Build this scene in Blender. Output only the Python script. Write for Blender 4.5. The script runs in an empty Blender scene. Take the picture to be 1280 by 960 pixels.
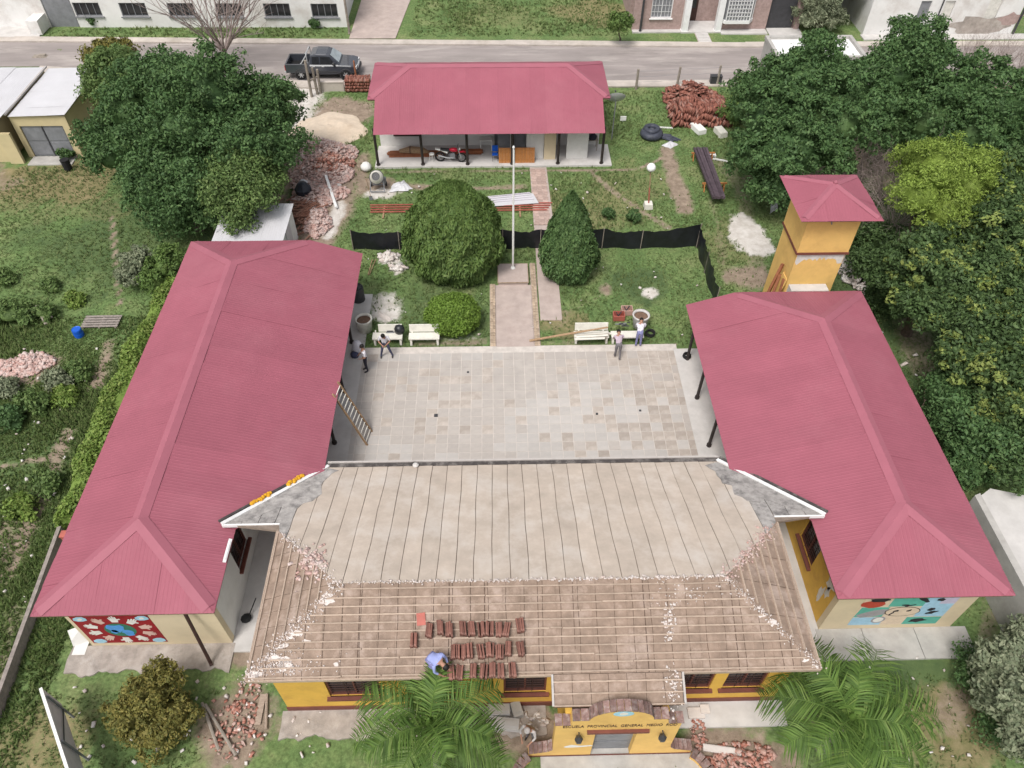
import bpy, bmesh, math, random
import numpy as np
from mathutils import Vector, Matrix

SC = bpy.context.scene
COL = SC.collection
R = math.radians
rnd = random.Random(7)

# ------------------------------------------------------------------ camera
FPX, YAW, PITCH, ROLL, HCAM = 940.0, R(1.6), R(47.8), R(0.4), 26.0
_f = Vector((math.sin(YAW)*math.cos(PITCH), math.cos(YAW)*math.cos(PITCH), -math.sin(PITCH)))
_r = Vector((math.cos(YAW), -math.sin(YAW), 0)); _u = _r.cross(_f)
_r, _u = math.cos(ROLL)*_r+math.sin(ROLL)*_u, -math.sin(ROLL)*_r+math.cos(ROLL)*_u
CAM = Vector((0, 0, HCAM))
cd = bpy.data.cameras.new('camera'); cam = bpy.data.objects.new('camera', cd); COL.objects.link(cam)
cd.sensor_width = 36; cd.lens = FPX/1280*36; cd.clip_end = 2000; cd.clip_start = 0.1
m3 = Matrix((_r, _u, -_f)).transposed()
cam.matrix_world = Matrix.Translation(CAM) @ m3.to_4x4()
SC.camera = cam

# ------------------------------------------------------------------ sky, sun, exposure
SUN_EL, SUN_AZ = R(60), R(210)          # azimuth clockwise from +Y: the sun stands behind the camera, to the left
w = bpy.data.worlds.new('World'); SC.world = w; w.use_nodes = True
nt = w.node_tree; nt.nodes.clear()
sky = nt.nodes.new('ShaderNodeTexSky'); sky.sky_type = 'NISHITA'; sky.sun_disc = False
sky.sun_elevation = SUN_EL; sky.sun_rotation = SUN_AZ; sky.dust_density = 4.0; sky.air_density = 1.0; sky.ozone_density = 1.0
hs = nt.nodes.new('ShaderNodeHueSaturation'); hs.inputs['Saturation'].default_value = 0.22
bg = nt.nodes.new('ShaderNodeBackground'); bg.inputs[1].default_value = 0.115
wo = nt.nodes.new('ShaderNodeOutputWorld')
nt.links.new(sky.outputs[0], hs.inputs['Color']); nt.links.new(hs.outputs[0], bg.inputs[0]); nt.links.new(bg.outputs[0], wo.inputs[0])
sl = bpy.data.lights.new('sun', 'SUN'); sl.energy = 1.5; sl.angle = R(18); sl.color = (1.0, 0.95, 0.88)
so = bpy.data.objects.new('sun', sl); COL.objects.link(so)
sd = Vector((math.sin(SUN_AZ)*math.cos(SUN_EL), math.cos(SUN_AZ)*math.cos(SUN_EL), math.sin(SUN_EL)))
so.rotation_euler = sd.to_track_quat('Z', 'Y').to_euler(); so.location = sd*80
SC.view_settings.view_transform = 'Standard'; SC.view_settings.look = 'None'
SC.view_settings.exposure = 0.62; SC.view_settings.gamma = 1.0; SC.view_settings.use_curve_mapping = False

# ------------------------------------------------------------------ pixel -> place
def ray(x, y): return _f*FPX + _r*(x-640) - _u*(y-480)
def P(x, y, z=0.0):
    d = ray(x, y); return CAM + d*((z-HCAM)/d.z)
def PY(x, y, Y):
    d = ray(x, y); return CAM + d*(Y/d.y)
def PX(x, y, X):
    d = ray(x, y); return CAM + d*(X/d.x)
def PP(x, y, o, n):
    d = ray(x, y); return CAM + d*((Vector(o)-CAM).dot(n)/d.dot(n))

# ------------------------------------------------------------------ materials
def mat(name, col, rough=0.85, var=0.18, scale=3.0, detail=6, col2=None, bump=0.0, bscale=25.0, spec=0.3,
        metal=0.0, rnd_obj=0.0, isl=None, trans=0.0, stain=None, stain_scale=1.2, stain_amt=0.5, coat=0.0, stretch=None, alpha=None):
    m = bpy.data.materials.new(name); m.use_nodes = True; t = m.node_tree; n = t.nodes; L = t.links
    b = n['Principled BSDF']; b.inputs['Roughness'].default_value = rough
    b.inputs['Specular IOR Level'].default_value = spec; b.inputs['Metallic'].default_value = metal
    if coat: b.inputs['Coat Weight'].default_value = coat
    tc = n.new('ShaderNodeTexCoord'); src = tc.outputs['Object']
    if stretch:
        mp = n.new('ShaderNodeMapping'); mp.inputs['Scale'].default_value = stretch; L.new(src, mp.inputs[0]); src = mp.outputs[0]
    nz = n.new('ShaderNodeTexNoise'); nz.inputs['Scale'].default_value = scale; nz.inputs['Detail'].default_value = detail
    nz.inputs['Roughness'].default_value = 0.65
    L.new(src, nz.inputs['Vector'])
    c1 = tuple(c*(1-var) for c in col)+(1,); c2 = tuple(min(1, c*(1+var)) for c in (col2 or col))+(1,)
    rp = n.new('ShaderNodeValToRGB'); rp.color_ramp.elements[0].position = 0.32; rp.color_ramp.elements[1].position = 0.68
    rp.color_ramp.elements[0].color = c1; rp.color_ramp.elements[1].color = c2
    L.new(nz.outputs['Fac'], rp.inputs['Fac']); out = rp.outputs['Color']
    if isl:
        ge = n.new('ShaderNodeNewGeometry'); r2 = n.new('ShaderNodeValToRGB'); cr = r2.color_ramp
        while len(cr.elements) < len(isl): cr.elements.new(0.5)
        for i, c in enumerate(isl):
            cr.elements[i].position = i/(len(isl)-1); cr.elements[i].color = tuple(c)+(1,)
        L.new(ge.outputs['Random Per Island'], r2.inputs['Fac'])
        mx = n.new('ShaderNodeMix'); mx.data_type = 'RGBA'; mx.inputs[0].default_value = 0.55
        L.new(out, mx.inputs[6]); L.new(r2.outputs[0], mx.inputs[7]); out = mx.outputs[2]
    if stain:
        z2 = n.new('ShaderNodeTexNoise'); z2.inputs['Scale'].default_value = stain_scale; z2.inputs['Detail'].default_value = 8
        z2.inputs['Roughness'].default_value = 0.7; L.new(src, z2.inputs['Vector'])
        r3 = n.new('ShaderNodeMapRange'); r3.inputs[1].default_value = 0.50; r3.inputs[2].default_value = 0.72; r3.inputs[4].default_value = stain_amt
        L.new(z2.outputs['Fac'], r3.inputs[0])
        mx = n.new('ShaderNodeMix'); mx.data_type = 'RGBA'; L.new(r3.outputs[0], mx.inputs[0])
        L.new(out, mx.inputs[6]); mx.inputs[7].default_value = tuple(stain)+(1,); out = mx.outputs[2]
    if rnd_obj:
        oi = n.new('ShaderNodeObjectInfo'); mr = n.new('ShaderNodeMapRange')
        mr.inputs[3].default_value = 1-rnd_obj; mr.inputs[4].default_value = 1+rnd_obj; L.new(oi.outputs['Random'], mr.inputs[0])
        hv = n.new('ShaderNodeHueSaturation'); L.new(mr.outputs[0], hv.inputs['Value']); L.new(out, hv.inputs['Color']); out = hv.outputs[0]
    L.new(out, b.inputs['Base Color'])
    if bump:
        z3 = n.new('ShaderNodeTexNoise'); z3.inputs['Scale'].default_value = bscale; z3.inputs['Detail'].default_value = 5; L.new(src, z3.inputs['Vector'])
        bp = n.new('ShaderNodeBump'); bp.inputs['Strength'].default_value = bump; bp.inputs['Distance'].default_value = 0.03
        L.new(z3.outputs['Fac'], bp.inputs['Height']); L.new(bp.outputs[0], b.inputs['Normal'])
    if trans:
        tr = n.new('ShaderNodeBsdfTranslucent'); L.new(out, tr.inputs[0]); ms = n.new('ShaderNodeMixShader'); ms.inputs[0].default_value = trans
        L.new(b.outputs[0], ms.inputs[1]); L.new(tr.outputs[0], ms.inputs[2]); L.new(ms.outputs[0], n['Material Output'].inputs[0])
    return m

MT = {}
def mk(name, *a, **k): MT[name] = mat(name, *a, **k)
mk('roof_red', (0.298, 0.090, 0.123), rough=0.62, var=0.06, scale=0.6, spec=0.25, rnd_obj=0.035, stain=(0.345, 0.125, 0.158), stain_scale=0.22, stain_amt=0.6, bump=0.06, bscale=3)
mk('roof_cap', (0.325, 0.108, 0.143), rough=0.6, var=0.06, scale=0.9, spec=0.25, rnd_obj=0.03)
mk('deck_wood', (0.16, 0.10, 0.07), var=0.3)
mk('post_dark', (0.035, 0.028, 0.026), rough=0.6, var=0.3)
mk('wall_white', (0.66, 0.65, 0.63), var=0.06, scale=1.2, stain=(0.42, 0.40, 0.37), stain_scale=0.9, stain_amt=0.35, bump=0.08)
mk('wall_cream', (0.62, 0.52, 0.36), var=0.06, scale=1.0, stain=(0.45, 0.37, 0.26), stain_scale=0.8, stain_amt=0.35, bump=0.08)
mk('wall_yellow', (0.70, 0.45, 0.15), var=0.08, scale=1.3, stain=(0.50, 0.29, 0.10), stain_scale=1.1, stain_amt=0.5, bump=0.1)
mk('wall_ochre', (0.64, 0.39, 0.075), var=0.08, scale=1.3, stain=(0.40, 0.22, 0.06), stain_scale=1.4, stain_amt=0.5, bump=0.1)
mk('wall_peeled', (0.60, 0.58, 0.54), var=0.15, scale=4, bump=0.15)
mk('wall_oldwhite', (0.70, 0.69, 0.68), var=0.08, scale=0.6, stain=(0.40, 0.34, 0.30), stain_scale=0.35, stain_amt=0.7, bump=0.1)
mk('wall_shed', (0.56, 0.47, 0.28), var=0.08, scale=0.8, stain=(0.42, 0.34, 0.22), stain_scale=0.7, stain_amt=0.4)
mk('concrete', (0.40, 0.385, 0.365), var=0.14, scale=1.6, stain=(0.26, 0.24, 0.22), stain_scale=0.9, stain_amt=0.6, bump=0.12)
mk('concrete_pale', (0.52, 0.50, 0.485), var=0.10, scale=1.4, stain=(0.36, 0.34, 0.32), stain_scale=0.6, stain_amt=0.5, bump=0.08)
mk('concrete_dirty', (0.33, 0.29, 0.26), var=0.25, scale=2.2, stain=(0.50, 0.46, 0.43), stain_scale=1.5, stain_amt=0.7, bump=0.3)
mk('joint_white', (0.52, 0.475, 0.44), var=0.15, scale=3)
mk('slab_a', (0.42, 0.383, 0.355), var=0.10, scale=1.8, rnd_obj=0.05, stain=(0.30, 0.26, 0.235), stain_scale=0.45, stain_amt=0.5, bump=0.08)
mk('slab_b', (0.385, 0.338, 0.30), var=0.14, scale=1.8, rnd_obj=0.10, stain=(0.50, 0.45, 0.42), stain_scale=0.9, stain_amt=0.6, bump=0.08)
mk('slab_c', (0.44, 0.413, 0.392), var=0.08, scale=1.4, rnd_obj=0.05, stain=(0.41, 0.37, 0.34), stain_scale=0.8, stain_amt=0.4, bump=0.06)
mk('felt_pale', (0.50, 0.425, 0.36), var=0.12, scale=1.4, rnd_obj=0.05, stain=(0.55, 0.515, 0.48), stain_scale=0.7, stain_amt=0.75, bump=0.25, bscale=5)
mk('felt_old', (0.36, 0.34, 0.325), var=0.3, scale=3.5, rnd_obj=0.08, stain=(0.10, 0.095, 0.095), stain_scale=2.2, stain_amt=0.9, bump=0.3)
mk('felt_brown', (0.265, 0.195, 0.152), var=0.22, scale=2.6, rnd_obj=0.04, stain=(0.42, 0.34, 0.30), stain_scale=1.3, stain_amt=0.75, bump=0.2)
mk('seam_dark', (0.24, 0.19, 0.155), var=0.3)
mk('batten', (0.38, 0.295, 0.235), var=0.25, scale=5, rnd_obj=0.15, stretch=(1, 6, 6))
mk('batten_dark', (0.10, 0.065, 0.05), var=0.3, scale=5, rnd_obj=0.2)
mk('mortar', (0.60, 0.54, 0.51), var=0.2, scale=5, isl=[(0.70, 0.66, 0.64), (0.55, 0.47, 0.44), (0.66, 0.60, 0.57), (0.40, 0.26, 0.21)])
mk('tile_red', (0.19, 0.085, 0.065), var=0.25, scale=8, rnd_obj=0.3, stain=(0.42, 0.30, 0.26), stain_scale=7, stain_amt=0.6)
mk('tile_heap', (0.27, 0.10, 0.07), var=0.3, scale=4, isl=[(0.12, 0.055, 0.045), (0.24, 0.10, 0.075), (0.17, 0.08, 0.065), (0.34, 0.15, 0.11), (0.36, 0.26, 0.225)])
mk('rubble_red', (0.34, 0.15, 0.11), var=0.3, scale=4, isl=[(0.30, 0.10, 0.07), (0.42, 0.20, 0.155), (0.50, 0.34, 0.29), (0.58, 0.49, 0.45), (0.36, 0.15, 0.11)])
mk('rubble_pink', (0.48, 0.33, 0.29), var=0.2, scale=4, isl=[(0.42, 0.22, 0.19), (0.58, 0.45, 0.42), (0.66, 0.60, 0.58), (0.44, 0.25, 0.22), (0.60, 0.52, 0.49)])
mk('rubble_white', (0.62, 0.58, 0.55), var=0.15, scale=4, isl=[(0.70, 0.67, 0.64), (0.55, 0.50, 0.47), (0.45, 0.34, 0.30)])
mk('gutter_dark', (0.07, 0.062, 0.06), var=0.4, scale=3, stain=(0.3, 0.28, 0.26), stain_scale=3, stain_amt=0.6)
mk('gutter_pale', (0.44, 0.41, 0.39), var=0.2, scale=3, stain=(0.22, 0.2, 0.19), stain_scale=3, stain_amt=0.6)
mk('trim_white', (0.74, 0.74, 0.74), var=0.05, rough=0.6, stain=(0.5, 0.48, 0.46), stain_scale=2.5, stain_amt=0.4)
mk('foam_yellow', (0.62, 0.32, 0.02), var=0.2, scale=6, bump=0.5)
mk('frame_brown', (0.16, 0.055, 0.040), var=0.15, rough=0.6)
mk('frame_dark', (0.055, 0.028, 0.024), var=0.2, rough=0.6)
mk('glass_dark', (0.02, 0.021, 0.024), rough=0.12, var=0.3, spec=0.5)
mk('dark_room', (0.02, 0.02, 0.02), var=0.2)
mk('metal_grey', (0.20, 0.205, 0.22), rough=0.5, var=0.15, stain=(0.30, 0.30, 0.31), stain_amt=0.4)
mk('metal_dark', (0.05, 0.05, 0.055), rough=0.45, var=0.2)
mk('metal_bright', (0.55, 0.56, 0.58), rough=0.35, var=0.1, metal=0.4)
mk('asphalt', (0.275, 0.242, 0.232), var=0.16, scale=0.5, stain=(0.47, 0.425, 0.395), stain_scale=0.30, stain_amt=0.9, bump=0.15, bscale=12, stretch=(0.35, 1.6, 1))
mk('kerb', (0.47, 0.42, 0.38), var=0.15, scale=0.9, stain=(0.30, 0.26, 0.21), stain_scale=0.7, stain_amt=0.7)
mk('path_pink', (0.42, 0.345, 0.315), var=0.12, scale=1.5, stain=(0.33, 0.26, 0.235), stain_scale=1.2, stain_amt=0.6, bump=0.1)
mk('brick_path', (0.42, 0.31, 0.27), var=0.15, scale=5, rnd_obj=0.18)
mk('brick_edge', (0.40, 0.31, 0.23), var=0.2, scale=5, rnd_obj=0.2)
mk('bark', (0.09, 0.066, 0.05), var=0.35, scale=6, bump=0.4)
mk('bark_grey', (0.26, 0.225, 0.205), var=0.25, scale=6, bump=0.3)
mk('twig', (0.27, 0.215, 0.20), var=0.25, scale=1)
mk('tarp_black', (0.012, 0.013, 0.017), rough=0.42, var=0.4, scale=2, spec=0.5, bump=0.5, bscale=3)
mk('plastic_blue', (0.012, 0.10, 0.52), rough=0.4, var=0.1)
mk('white_paint', (0.74, 0.74, 0.72), rough=0.6, var=0.05, stain=(0.5, 0.48, 0.44), stain_scale=2, stain_amt=0.35)
mk('bench_white', (0.66, 0.64, 0.58), rough=0.7, var=0.08, stain=(0.42, 0.38, 0.32), stain_scale=4, stain_amt=0.4)
mk('sheet_white', (0.54, 0.535, 0.56), rough=0.45, var=0.05, scale=0.7, stain=(0.5, 0.49, 0.5), stain_scale=0.5, stain_amt=0.4)
mk('sheet_lilac', (0.56, 0.53, 0.58), rough=0.5, var=0.08)
mk('bar_red', (0.38, 0.11, 0.085), rough=0.55, var=0.15, rnd_obj=0.1)
mk('wood', (0.30, 0.20, 0.12), var=0.25, scale=4, rnd_obj=0.15, stretch=(6, 6, 1))
mk('wood_grey', (0.27, 0.235, 0.20), var=0.25, scale=4, rnd_obj=0.12)
mk('wood_orange', (0.40, 0.17, 0.055), var=0.15, scale=5, rnd_obj=0.1)
mk('wood_red', (0.26, 0.10, 0.05), var=0.2, scale=4, rnd_obj=0.15)
mk('beam_dark', (0.085, 0.062, 0.075), var=0.25, scale=3, rough=0.6, rnd_obj=0.25)
mk('sand', (0.60, 0.50, 0.40), var=0.10, scale=2.5, stain=(0.48, 0.36, 0.25), stain_scale=1.1, stain_amt=0.5, bump=0.5, bscale=10)
mk('truck_grey', (0.045, 0.049, 0.062), rough=0.25, var=0.06, scale=1, coat=0.6, spec=0.5)
mk('rubber', (0.015, 0.015, 0.016), rough=0.8, var=0.2)
mk('bike_red', (0.50, 0.02, 0.045), rough=0.3, var=0.05)
mk('lamp_red', (0.4, 0.02, 0.02), rough=0.3, var=0.05)
mk('lamp_clear', (0.7, 0.7, 0.7), rough=0.15, var=0.05)
mk('globe', (0.82, 0.82, 0.82), rough=0.35, var=0.02)
mk('skin', (0.35, 0.19, 0.13), rough=0.6, var=0.06)
mk('hair', (0.012, 0.01, 0.009), rough=0.6, var=0.2)
mk('shirt_white', (0.62, 0.61, 0.66), var=0.1, scale=9)
mk('shirt_blue', (0.29, 0.33, 0.60), var=0.1, scale=9)
mk('shirt_mauve', (0.42, 0.34, 0.40), var=0.12, scale=9)
mk('shirt_grey', (0.42, 0.39, 0.385), var=0.12, scale=9)
mk('shirt_check', (0.52, 0.50, 0.56), var=0.35, scale=22, col2=(0.62, 0.6, 0.66))
mk('jeans_dark', (0.022, 0.022, 0.035), var=0.2, scale=9)
mk('jeans_blue', (0.06, 0.065, 0.12), var=0.2, scale=9)
mk('jeans_pale', (0.20, 0.20, 0.37), var=0.2, scale=9)
mk('trousers_grey', (0.16, 0.15, 0.16), var=0.3, scale=9)
mk('shoe', (0.03, 0.028, 0.028), var=0.2)
for nm, c in dict(mural_red=(0.26, 0.012, 0.016), mural_blue=(0.08, 0.28, 0.62), mural_light=(0.33, 0.56, 0.68), mural_green=(0.035, 0.16, 0.10),
                  mural_white=(0.68, 0.66, 0.62), mural_pink=(0.62, 0.42, 0.36), mural_teal=(0.10, 0.38, 0.30), mural_peach=(0.62, 0.50, 0.38),
                  mural_sky=(0.32, 0.52, 0.66), mural_black=(0.02, 0.018, 0.022), mural_tomato=(0.42, 0.06, 0.035), mural_grey=(0.30, 0.29, 0.30), mural_lilac=(0.50, 0.46, 0.58)).items():
    mk(nm, c, var=0.12, scale=5, stain=tuple(v*0.75+0.06 for v in c), stain_amt=0.4)

# ------------------------------------------------------------------ mesh builder
class MB:
    def __init__(s): s.v = []; s.f = []
    def add(s, vs, fs):
        o = len(s.v); s.v.extend(tuple(v) for v in vs); s.f.extend(tuple(i+o for i in f) for f in fs); return s
    def box(s, x0, x1, y0, y1, z0, z1):
        return s.add([(x0,y0,z0),(x1,y0,z0),(x1,y1,z0),(x0,y1,z0),(x0,y0,z1),(x1,y0,z1),(x1,y1,z1),(x0,y1,z1)],
                     [(0,3,2,1),(4,5,6,7),(0,1,5,4),(1,2,6,5),(2,3,7,6),(3,0,4,7)])
    def cbox(s, c, sx, sy, sz, rz=0.0, bev=0.0):
        c = Vector(c); ca, sa = math.cos(rz), math.sin(rz); o = []
        for z in (-sz/2, sz/2):
            for x, y in ((-sx/2,-sy/2),(sx/2,-sy/2),(sx/2,sy/2),(-sx/2,sy/2)):
                k = 1-bev if z > 0 else 1
                o.append((c.x+(x*ca-y*sa)*k, c.y+(x*sa+y*ca)*k, c.z+z))
        return s.add(o, [(0,3,2,1),(4,5,6,7),(0,1,5,4),(1,2,6,5),(2,3,7,6),(3,0,4,7)])
    def bar(s, a, b, w, h, up=(0,0,1)):
        a, b = Vector(a), Vector(b); d = (b-a).normalized(); u = Vector(up)
        if abs(d.dot(u)) > 0.98: u = Vector((0,1,0))
        sx = d.cross(u).normalized()*(w/2); sz = sx.normalized().cross(d).normalized()*(h/2)
        o = [a-sx-sz, a+sx-sz, a+sx+sz, a-sx+sz, b-sx-sz, b+sx-sz, b+sx+sz, b-sx+sz]
        return s.add(o, [(0,1,2,3),(4,7,6,5),(0,4,5,1),(1,5,6,2),(2,6,7,3),(3,7,4,0)])
    def tube(s, pts, rad, n=8, cap=True):
        pts = [Vector(p) for p in pts]; rs = rad if isinstance(rad, (list, tuple)) else [rad]*len(pts)
        vs = []; fs = []; prev = None
        for i, p in enumerate(pts):
            d = (pts[min(i+1, len(pts)-1)]-pts[max(i-1, 0)]).normalized()
            a = prev if prev is not None else (Vector((0,0,1)) if abs(d.z) < .9 else Vector((1,0,0)))
            x = (a-d*a.dot(d))
            if x.length < 1e-5: x = d.orthogonal()
            x.normalize(); prev = x; y = d.cross(x)
            for k in range(n):
                t = 2*math.pi*k/n; vs.append(p+x*(rs[i]*math.cos(t))+y*(rs[i]*math.sin(t)))
        for i in range(len(pts)-1):
            for k in range(n):
                k2 = (k+1) % n; fs.append((i*n+k, i*n+k2, (i+1)*n+k2, (i+1)*n+k))
        if cap: fs.append(tuple(range(n-1, -1, -1))); fs.append(tuple((len(pts)-1)*n+k for k in range(n)))
        return s.add(vs, fs)
    def lathe(s, prof, c=(0,0,0), n=16, axis='z', closed=True):
        vs = []; fs = []; c = Vector(c)
        for r_, z in prof:
            for k in range(n):
                t = 2*math.pi*k/n; x, y = r_*math.cos(t), r_*math.sin(t)
                vs.append(c+(Vector((x,y,z)) if axis == 'z' else Vector((x,z,y)) if axis == 'y' else Vector((z,x,y))))
        m = len(prof)
        for i in range(m-1):
            for k in range(n):
                k2 = (k+1) % n; fs.append((i*n+k, i*n+k2, (i+1)*n+k2, (i+1)*n+k))
        if closed: fs.append(tuple(range(n-1,-1,-1))); fs.append(tuple((m-1)*n+k for k in range(n)))
        return s.add(vs, fs)
    def torus(s, c, r1, r2, n=20, k=8, axis='y'):
        vs = []; fs = []; c = Vector(c)
        for i in range(n):
            a = 2*math.pi*i/n
            for j in range(k):
                b = 2*math.pi*j/k; q = r1+r2*math.cos(b); x, y, z = q*math.cos(a), r2*math.sin(b), q*math.sin(a)
                vs.append(c+(Vector((x,y,z)) if axis == 'y' else Vector((x,z,y))))
        for i in range(n):
            for j in range(k):
                i2, j2 = (i+1) % n, (j+1) % k; fs.append((i*k+j, i*k+j2, i2*k+j2, i2*k+j))
        return s.add(vs, fs)
    def prism(s, poly, d):
        d = Vector(d); n = len(poly); poly = [Vector(p) for p in poly]
        return s.add(poly+[p+d for p in poly], [tuple(range(n-1,-1,-1)), tuple(range(n, 2*n))]+[(i, (i+1) % n, (i+1) % n+n, i+n) for i in range(n)])
    def poly(s, pts): return s.add(pts, [tuple(range(len(pts)))])
    def build(s, name, material, parent=None, smooth=False, world=False):
        off = parent_loc(parent) if (world and parent) else Vector((0,0,0))
        me = bpy.data.meshes.new(name); me.from_pydata([(v[0]-off.x, v[1]-off.y, v[2]-off.z) for v in s.v], [], s.f)
        return link(name, me, material, parent, smooth)

def parent_loc(p):
    l = Vector((0,0,0))
    while p: l += p.location; p = p.parent
    return l
def link(name, me, material, parent=None, smooth=False):
    me.materials.append(MT[material] if isinstance(material, str) else material)
    if smooth: me.shade_smooth()
    o = bpy.data.objects.new(name, me); COL.objects.link(o)
    if parent: o.parent = parent
    return o
def tag(o, label, cat, group=None):
    o['label'] = label; o['category'] = cat
    if group: o['group'] = group
    return o
def struct(o): o['kind'] = 'structure'; return o
def stuff(o): o['kind'] = 'stuff'; return o
def thing(name, label, cat, loc=(0,0,0), rz=0.0, group=None):
    o = bpy.data.objects.new(name, None); COL.objects.link(o); o.location = loc; o.rotation_euler = (0,0,rz); o.empty_display_size = .2
    return tag(o, label, cat, group)
def piece(me_obj, loc, parent, rot=(0,0,0), name=None):
    c = me_obj.copy(); COL.objects.link(c); c.parent = parent; c.location = loc; c.rotation_euler = rot
    if name: c.name = name
    return c
def copy_tree(o, parent=None):
    c = o.copy(); COL.objects.link(c); c.parent = parent
    for ch in list(o.children): copy_tree(ch, c)
    return c

def np_mesh(name, V, F, material, parent=None, smooth=False):
    V = np.asarray(V, np.float32); F = np.asarray(F, np.int32); k = F.shape[1]
    me = bpy.data.meshes.new(name); me.vertices.add(len(V)); me.vertices.foreach_set('co', V.ravel())
    me.loops.add(F.size); me.loops.foreach_set('vertex_index', F.ravel()); me.polygons.add(len(F))
    me.polygons.foreach_set('loop_start', np.arange(0, F.size, k, dtype=np.int32)); me.polygons.foreach_set('loop_total', np.full(len(F), k, np.int32))
    me.update(calc_edges=True); return link(name, me, material, parent, smooth)

def chunks(V0, size, seed, flat=0.6, jit=0.4):
    """uneven broken pieces at points V0 (N,3) -> verts, quads"""
    g = np.random.default_rng(seed); N = len(V0); s_ = np.asarray(size)*np.ones(N) if np.ndim(size) == 0 else np.asarray(size)
    base = np.array([(-1,-1,-1),(1,-1,-1),(1,1,-1),(-1,1,-1),(-1,-1,1),(1,-1,1),(1,1,1),(-1,1,1)], float)
    dims = s_[:,None]*np.stack([g.uniform(.6,1.4,N), g.uniform(.4,1.,N), flat*g.uniform(.4,1,N)], 1)/2
    loc = base[None]*dims[:,None,:]*(1+g.uniform(-jit,jit,(N,8,3))*.6)
    a = g.uniform(0, 2*np.pi, N); b = g.normal(0, .35, N); c = g.normal(0, .35, N)
    ca, sa, cb, sb, cc, sc_ = np.cos(a), np.sin(a), np.cos(b), np.sin(b), np.cos(c), np.sin(c)
    x, y, z = loc[...,0], loc[...,1], loc[...,2]
    y, z = y*cb[:,None]-z*sb[:,None], y*sb[:,None]+z*cb[:,None]
    x, z = x*cc[:,None]-z*sc_[:,None], x*sc_[:,None]+z*cc[:,None]
    x, y = x*ca[:,None]-y*sa[:,None], x*sa[:,None]+y*ca[:,None]
    V = (np.stack([x,y,z], -1)+V0[:,None,:]).reshape(-1,3)
    q = np.array([(0,3,2,1),(4,5,6,7),(0,1,5,4),(1,2,6,5),(2,3,7,6),(3,0,4,7)])
    F = (q[None]+8*np.arange(N)[:,None,None]).reshape(-1,4)
    return V, F
# ================================================================== GROUND
def wnoise(x, y, s, seed=0):
    """cheap smooth noise from summed sines, about -1..1"""
    g = np.random.default_rng(seed); o = np.zeros_like(x)
    for k in range(7):
        a = g.uniform(0, 2*np.pi); f_ = s*g.uniform(.5, 2.2); o += np.sin((x*np.cos(a)+y*np.sin(a))*f_+g.uniform(0, 6.28))
    return o/3.2

STROKES = [  # channel, pixels, width (m), strength
    ('dirt', [(700,212),(760,213),(800,210),(830,196)], .30, .75), ('dirt', [(832,186),(842,215),(856,262)], 1.0, .85),
    ('dirt', [(738,214),(765,238),(800,262),(835,284)], .45, .7), ('dirt', [(470,213),(620,213),(765,212)], .35, .6),
    ('dirt', [(500,231),(560,236),(655,233)], .55, .7), ('pale', [(385,112),(380,140),(372,155)], 2.2, .95), ('dirt', [(400,135),(392,160)], 1.5, .8),
    ('dirt', [(395,175),(432,230),(415,275),(405,300)], 1.9, .85), ('pale', [(425,255),(412,296)], .7, .8), ('dirt', [(455,195),(450,240)], 1.2, .7),
    ('dirt', [(140,272),(143,310),(150,380)], .28, .75), ('dirt', [(0,582),(50,575),(85,562)], .30, .8), ('dirt', [(135,430),(130,455),(118,480)], .9, .8),
    ('dirt', [(85,540),(60,600),(35,660),(10,720)], .7, .7), ('dirt', [(0,660),(15,690)], 1.2, .6), ('dirt', [(20,760),(0,850)], .8, .5),
    ('dirt', [(690,395),(720,385),(760,365)], .22, .45), ('dirt', [(700,375),(705,400),(690,415)], .5, .35),
    ('pale', [(512,420),(560,424),(600,420)], .5, .35), ('dirt', [(520,428),(608,426)], .35, .7), ('dirt', [(680,430),(845,430)], .3, .6),
    ('dirt', [(345,905),(420,905),(620,900)], .7, .6), ('dirt', [(860,905),(960,905)], .6, .6), ('dirt', [(1180,905),(1195,870)], 1.0, .55),
    ('dirt', [(95,825),(330,822)], .5, .8), ('dirt', [(0,150),(0,235),(25,225)], 1.0, .5), ('pale', [(390,104),(390,112)], 2.4, .8),
    ('dirt', [(900,200),(930,250),(950,345)], 1.2, .45), ('dirt', [(890,250),(900,300),(905,345)], .8, .4), ('dirt', [(262,800),(262,960)], .5, .35),
    ('dirt', [(1190,60),(1280,70)], 3.0, .9), ('dirt', [(1210,95),(1280,110)], 3.5, .8), ('dirt', [(340,240),(350,300)], 2.0, .9),
    ('dirt', [(300,700),(290,800)], .8, .7), ('dirt', [(1010,660),(1040,790)], .7, .7), ('dirt', [(1240,770),(1225,830)], .6, .5),
]
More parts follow.
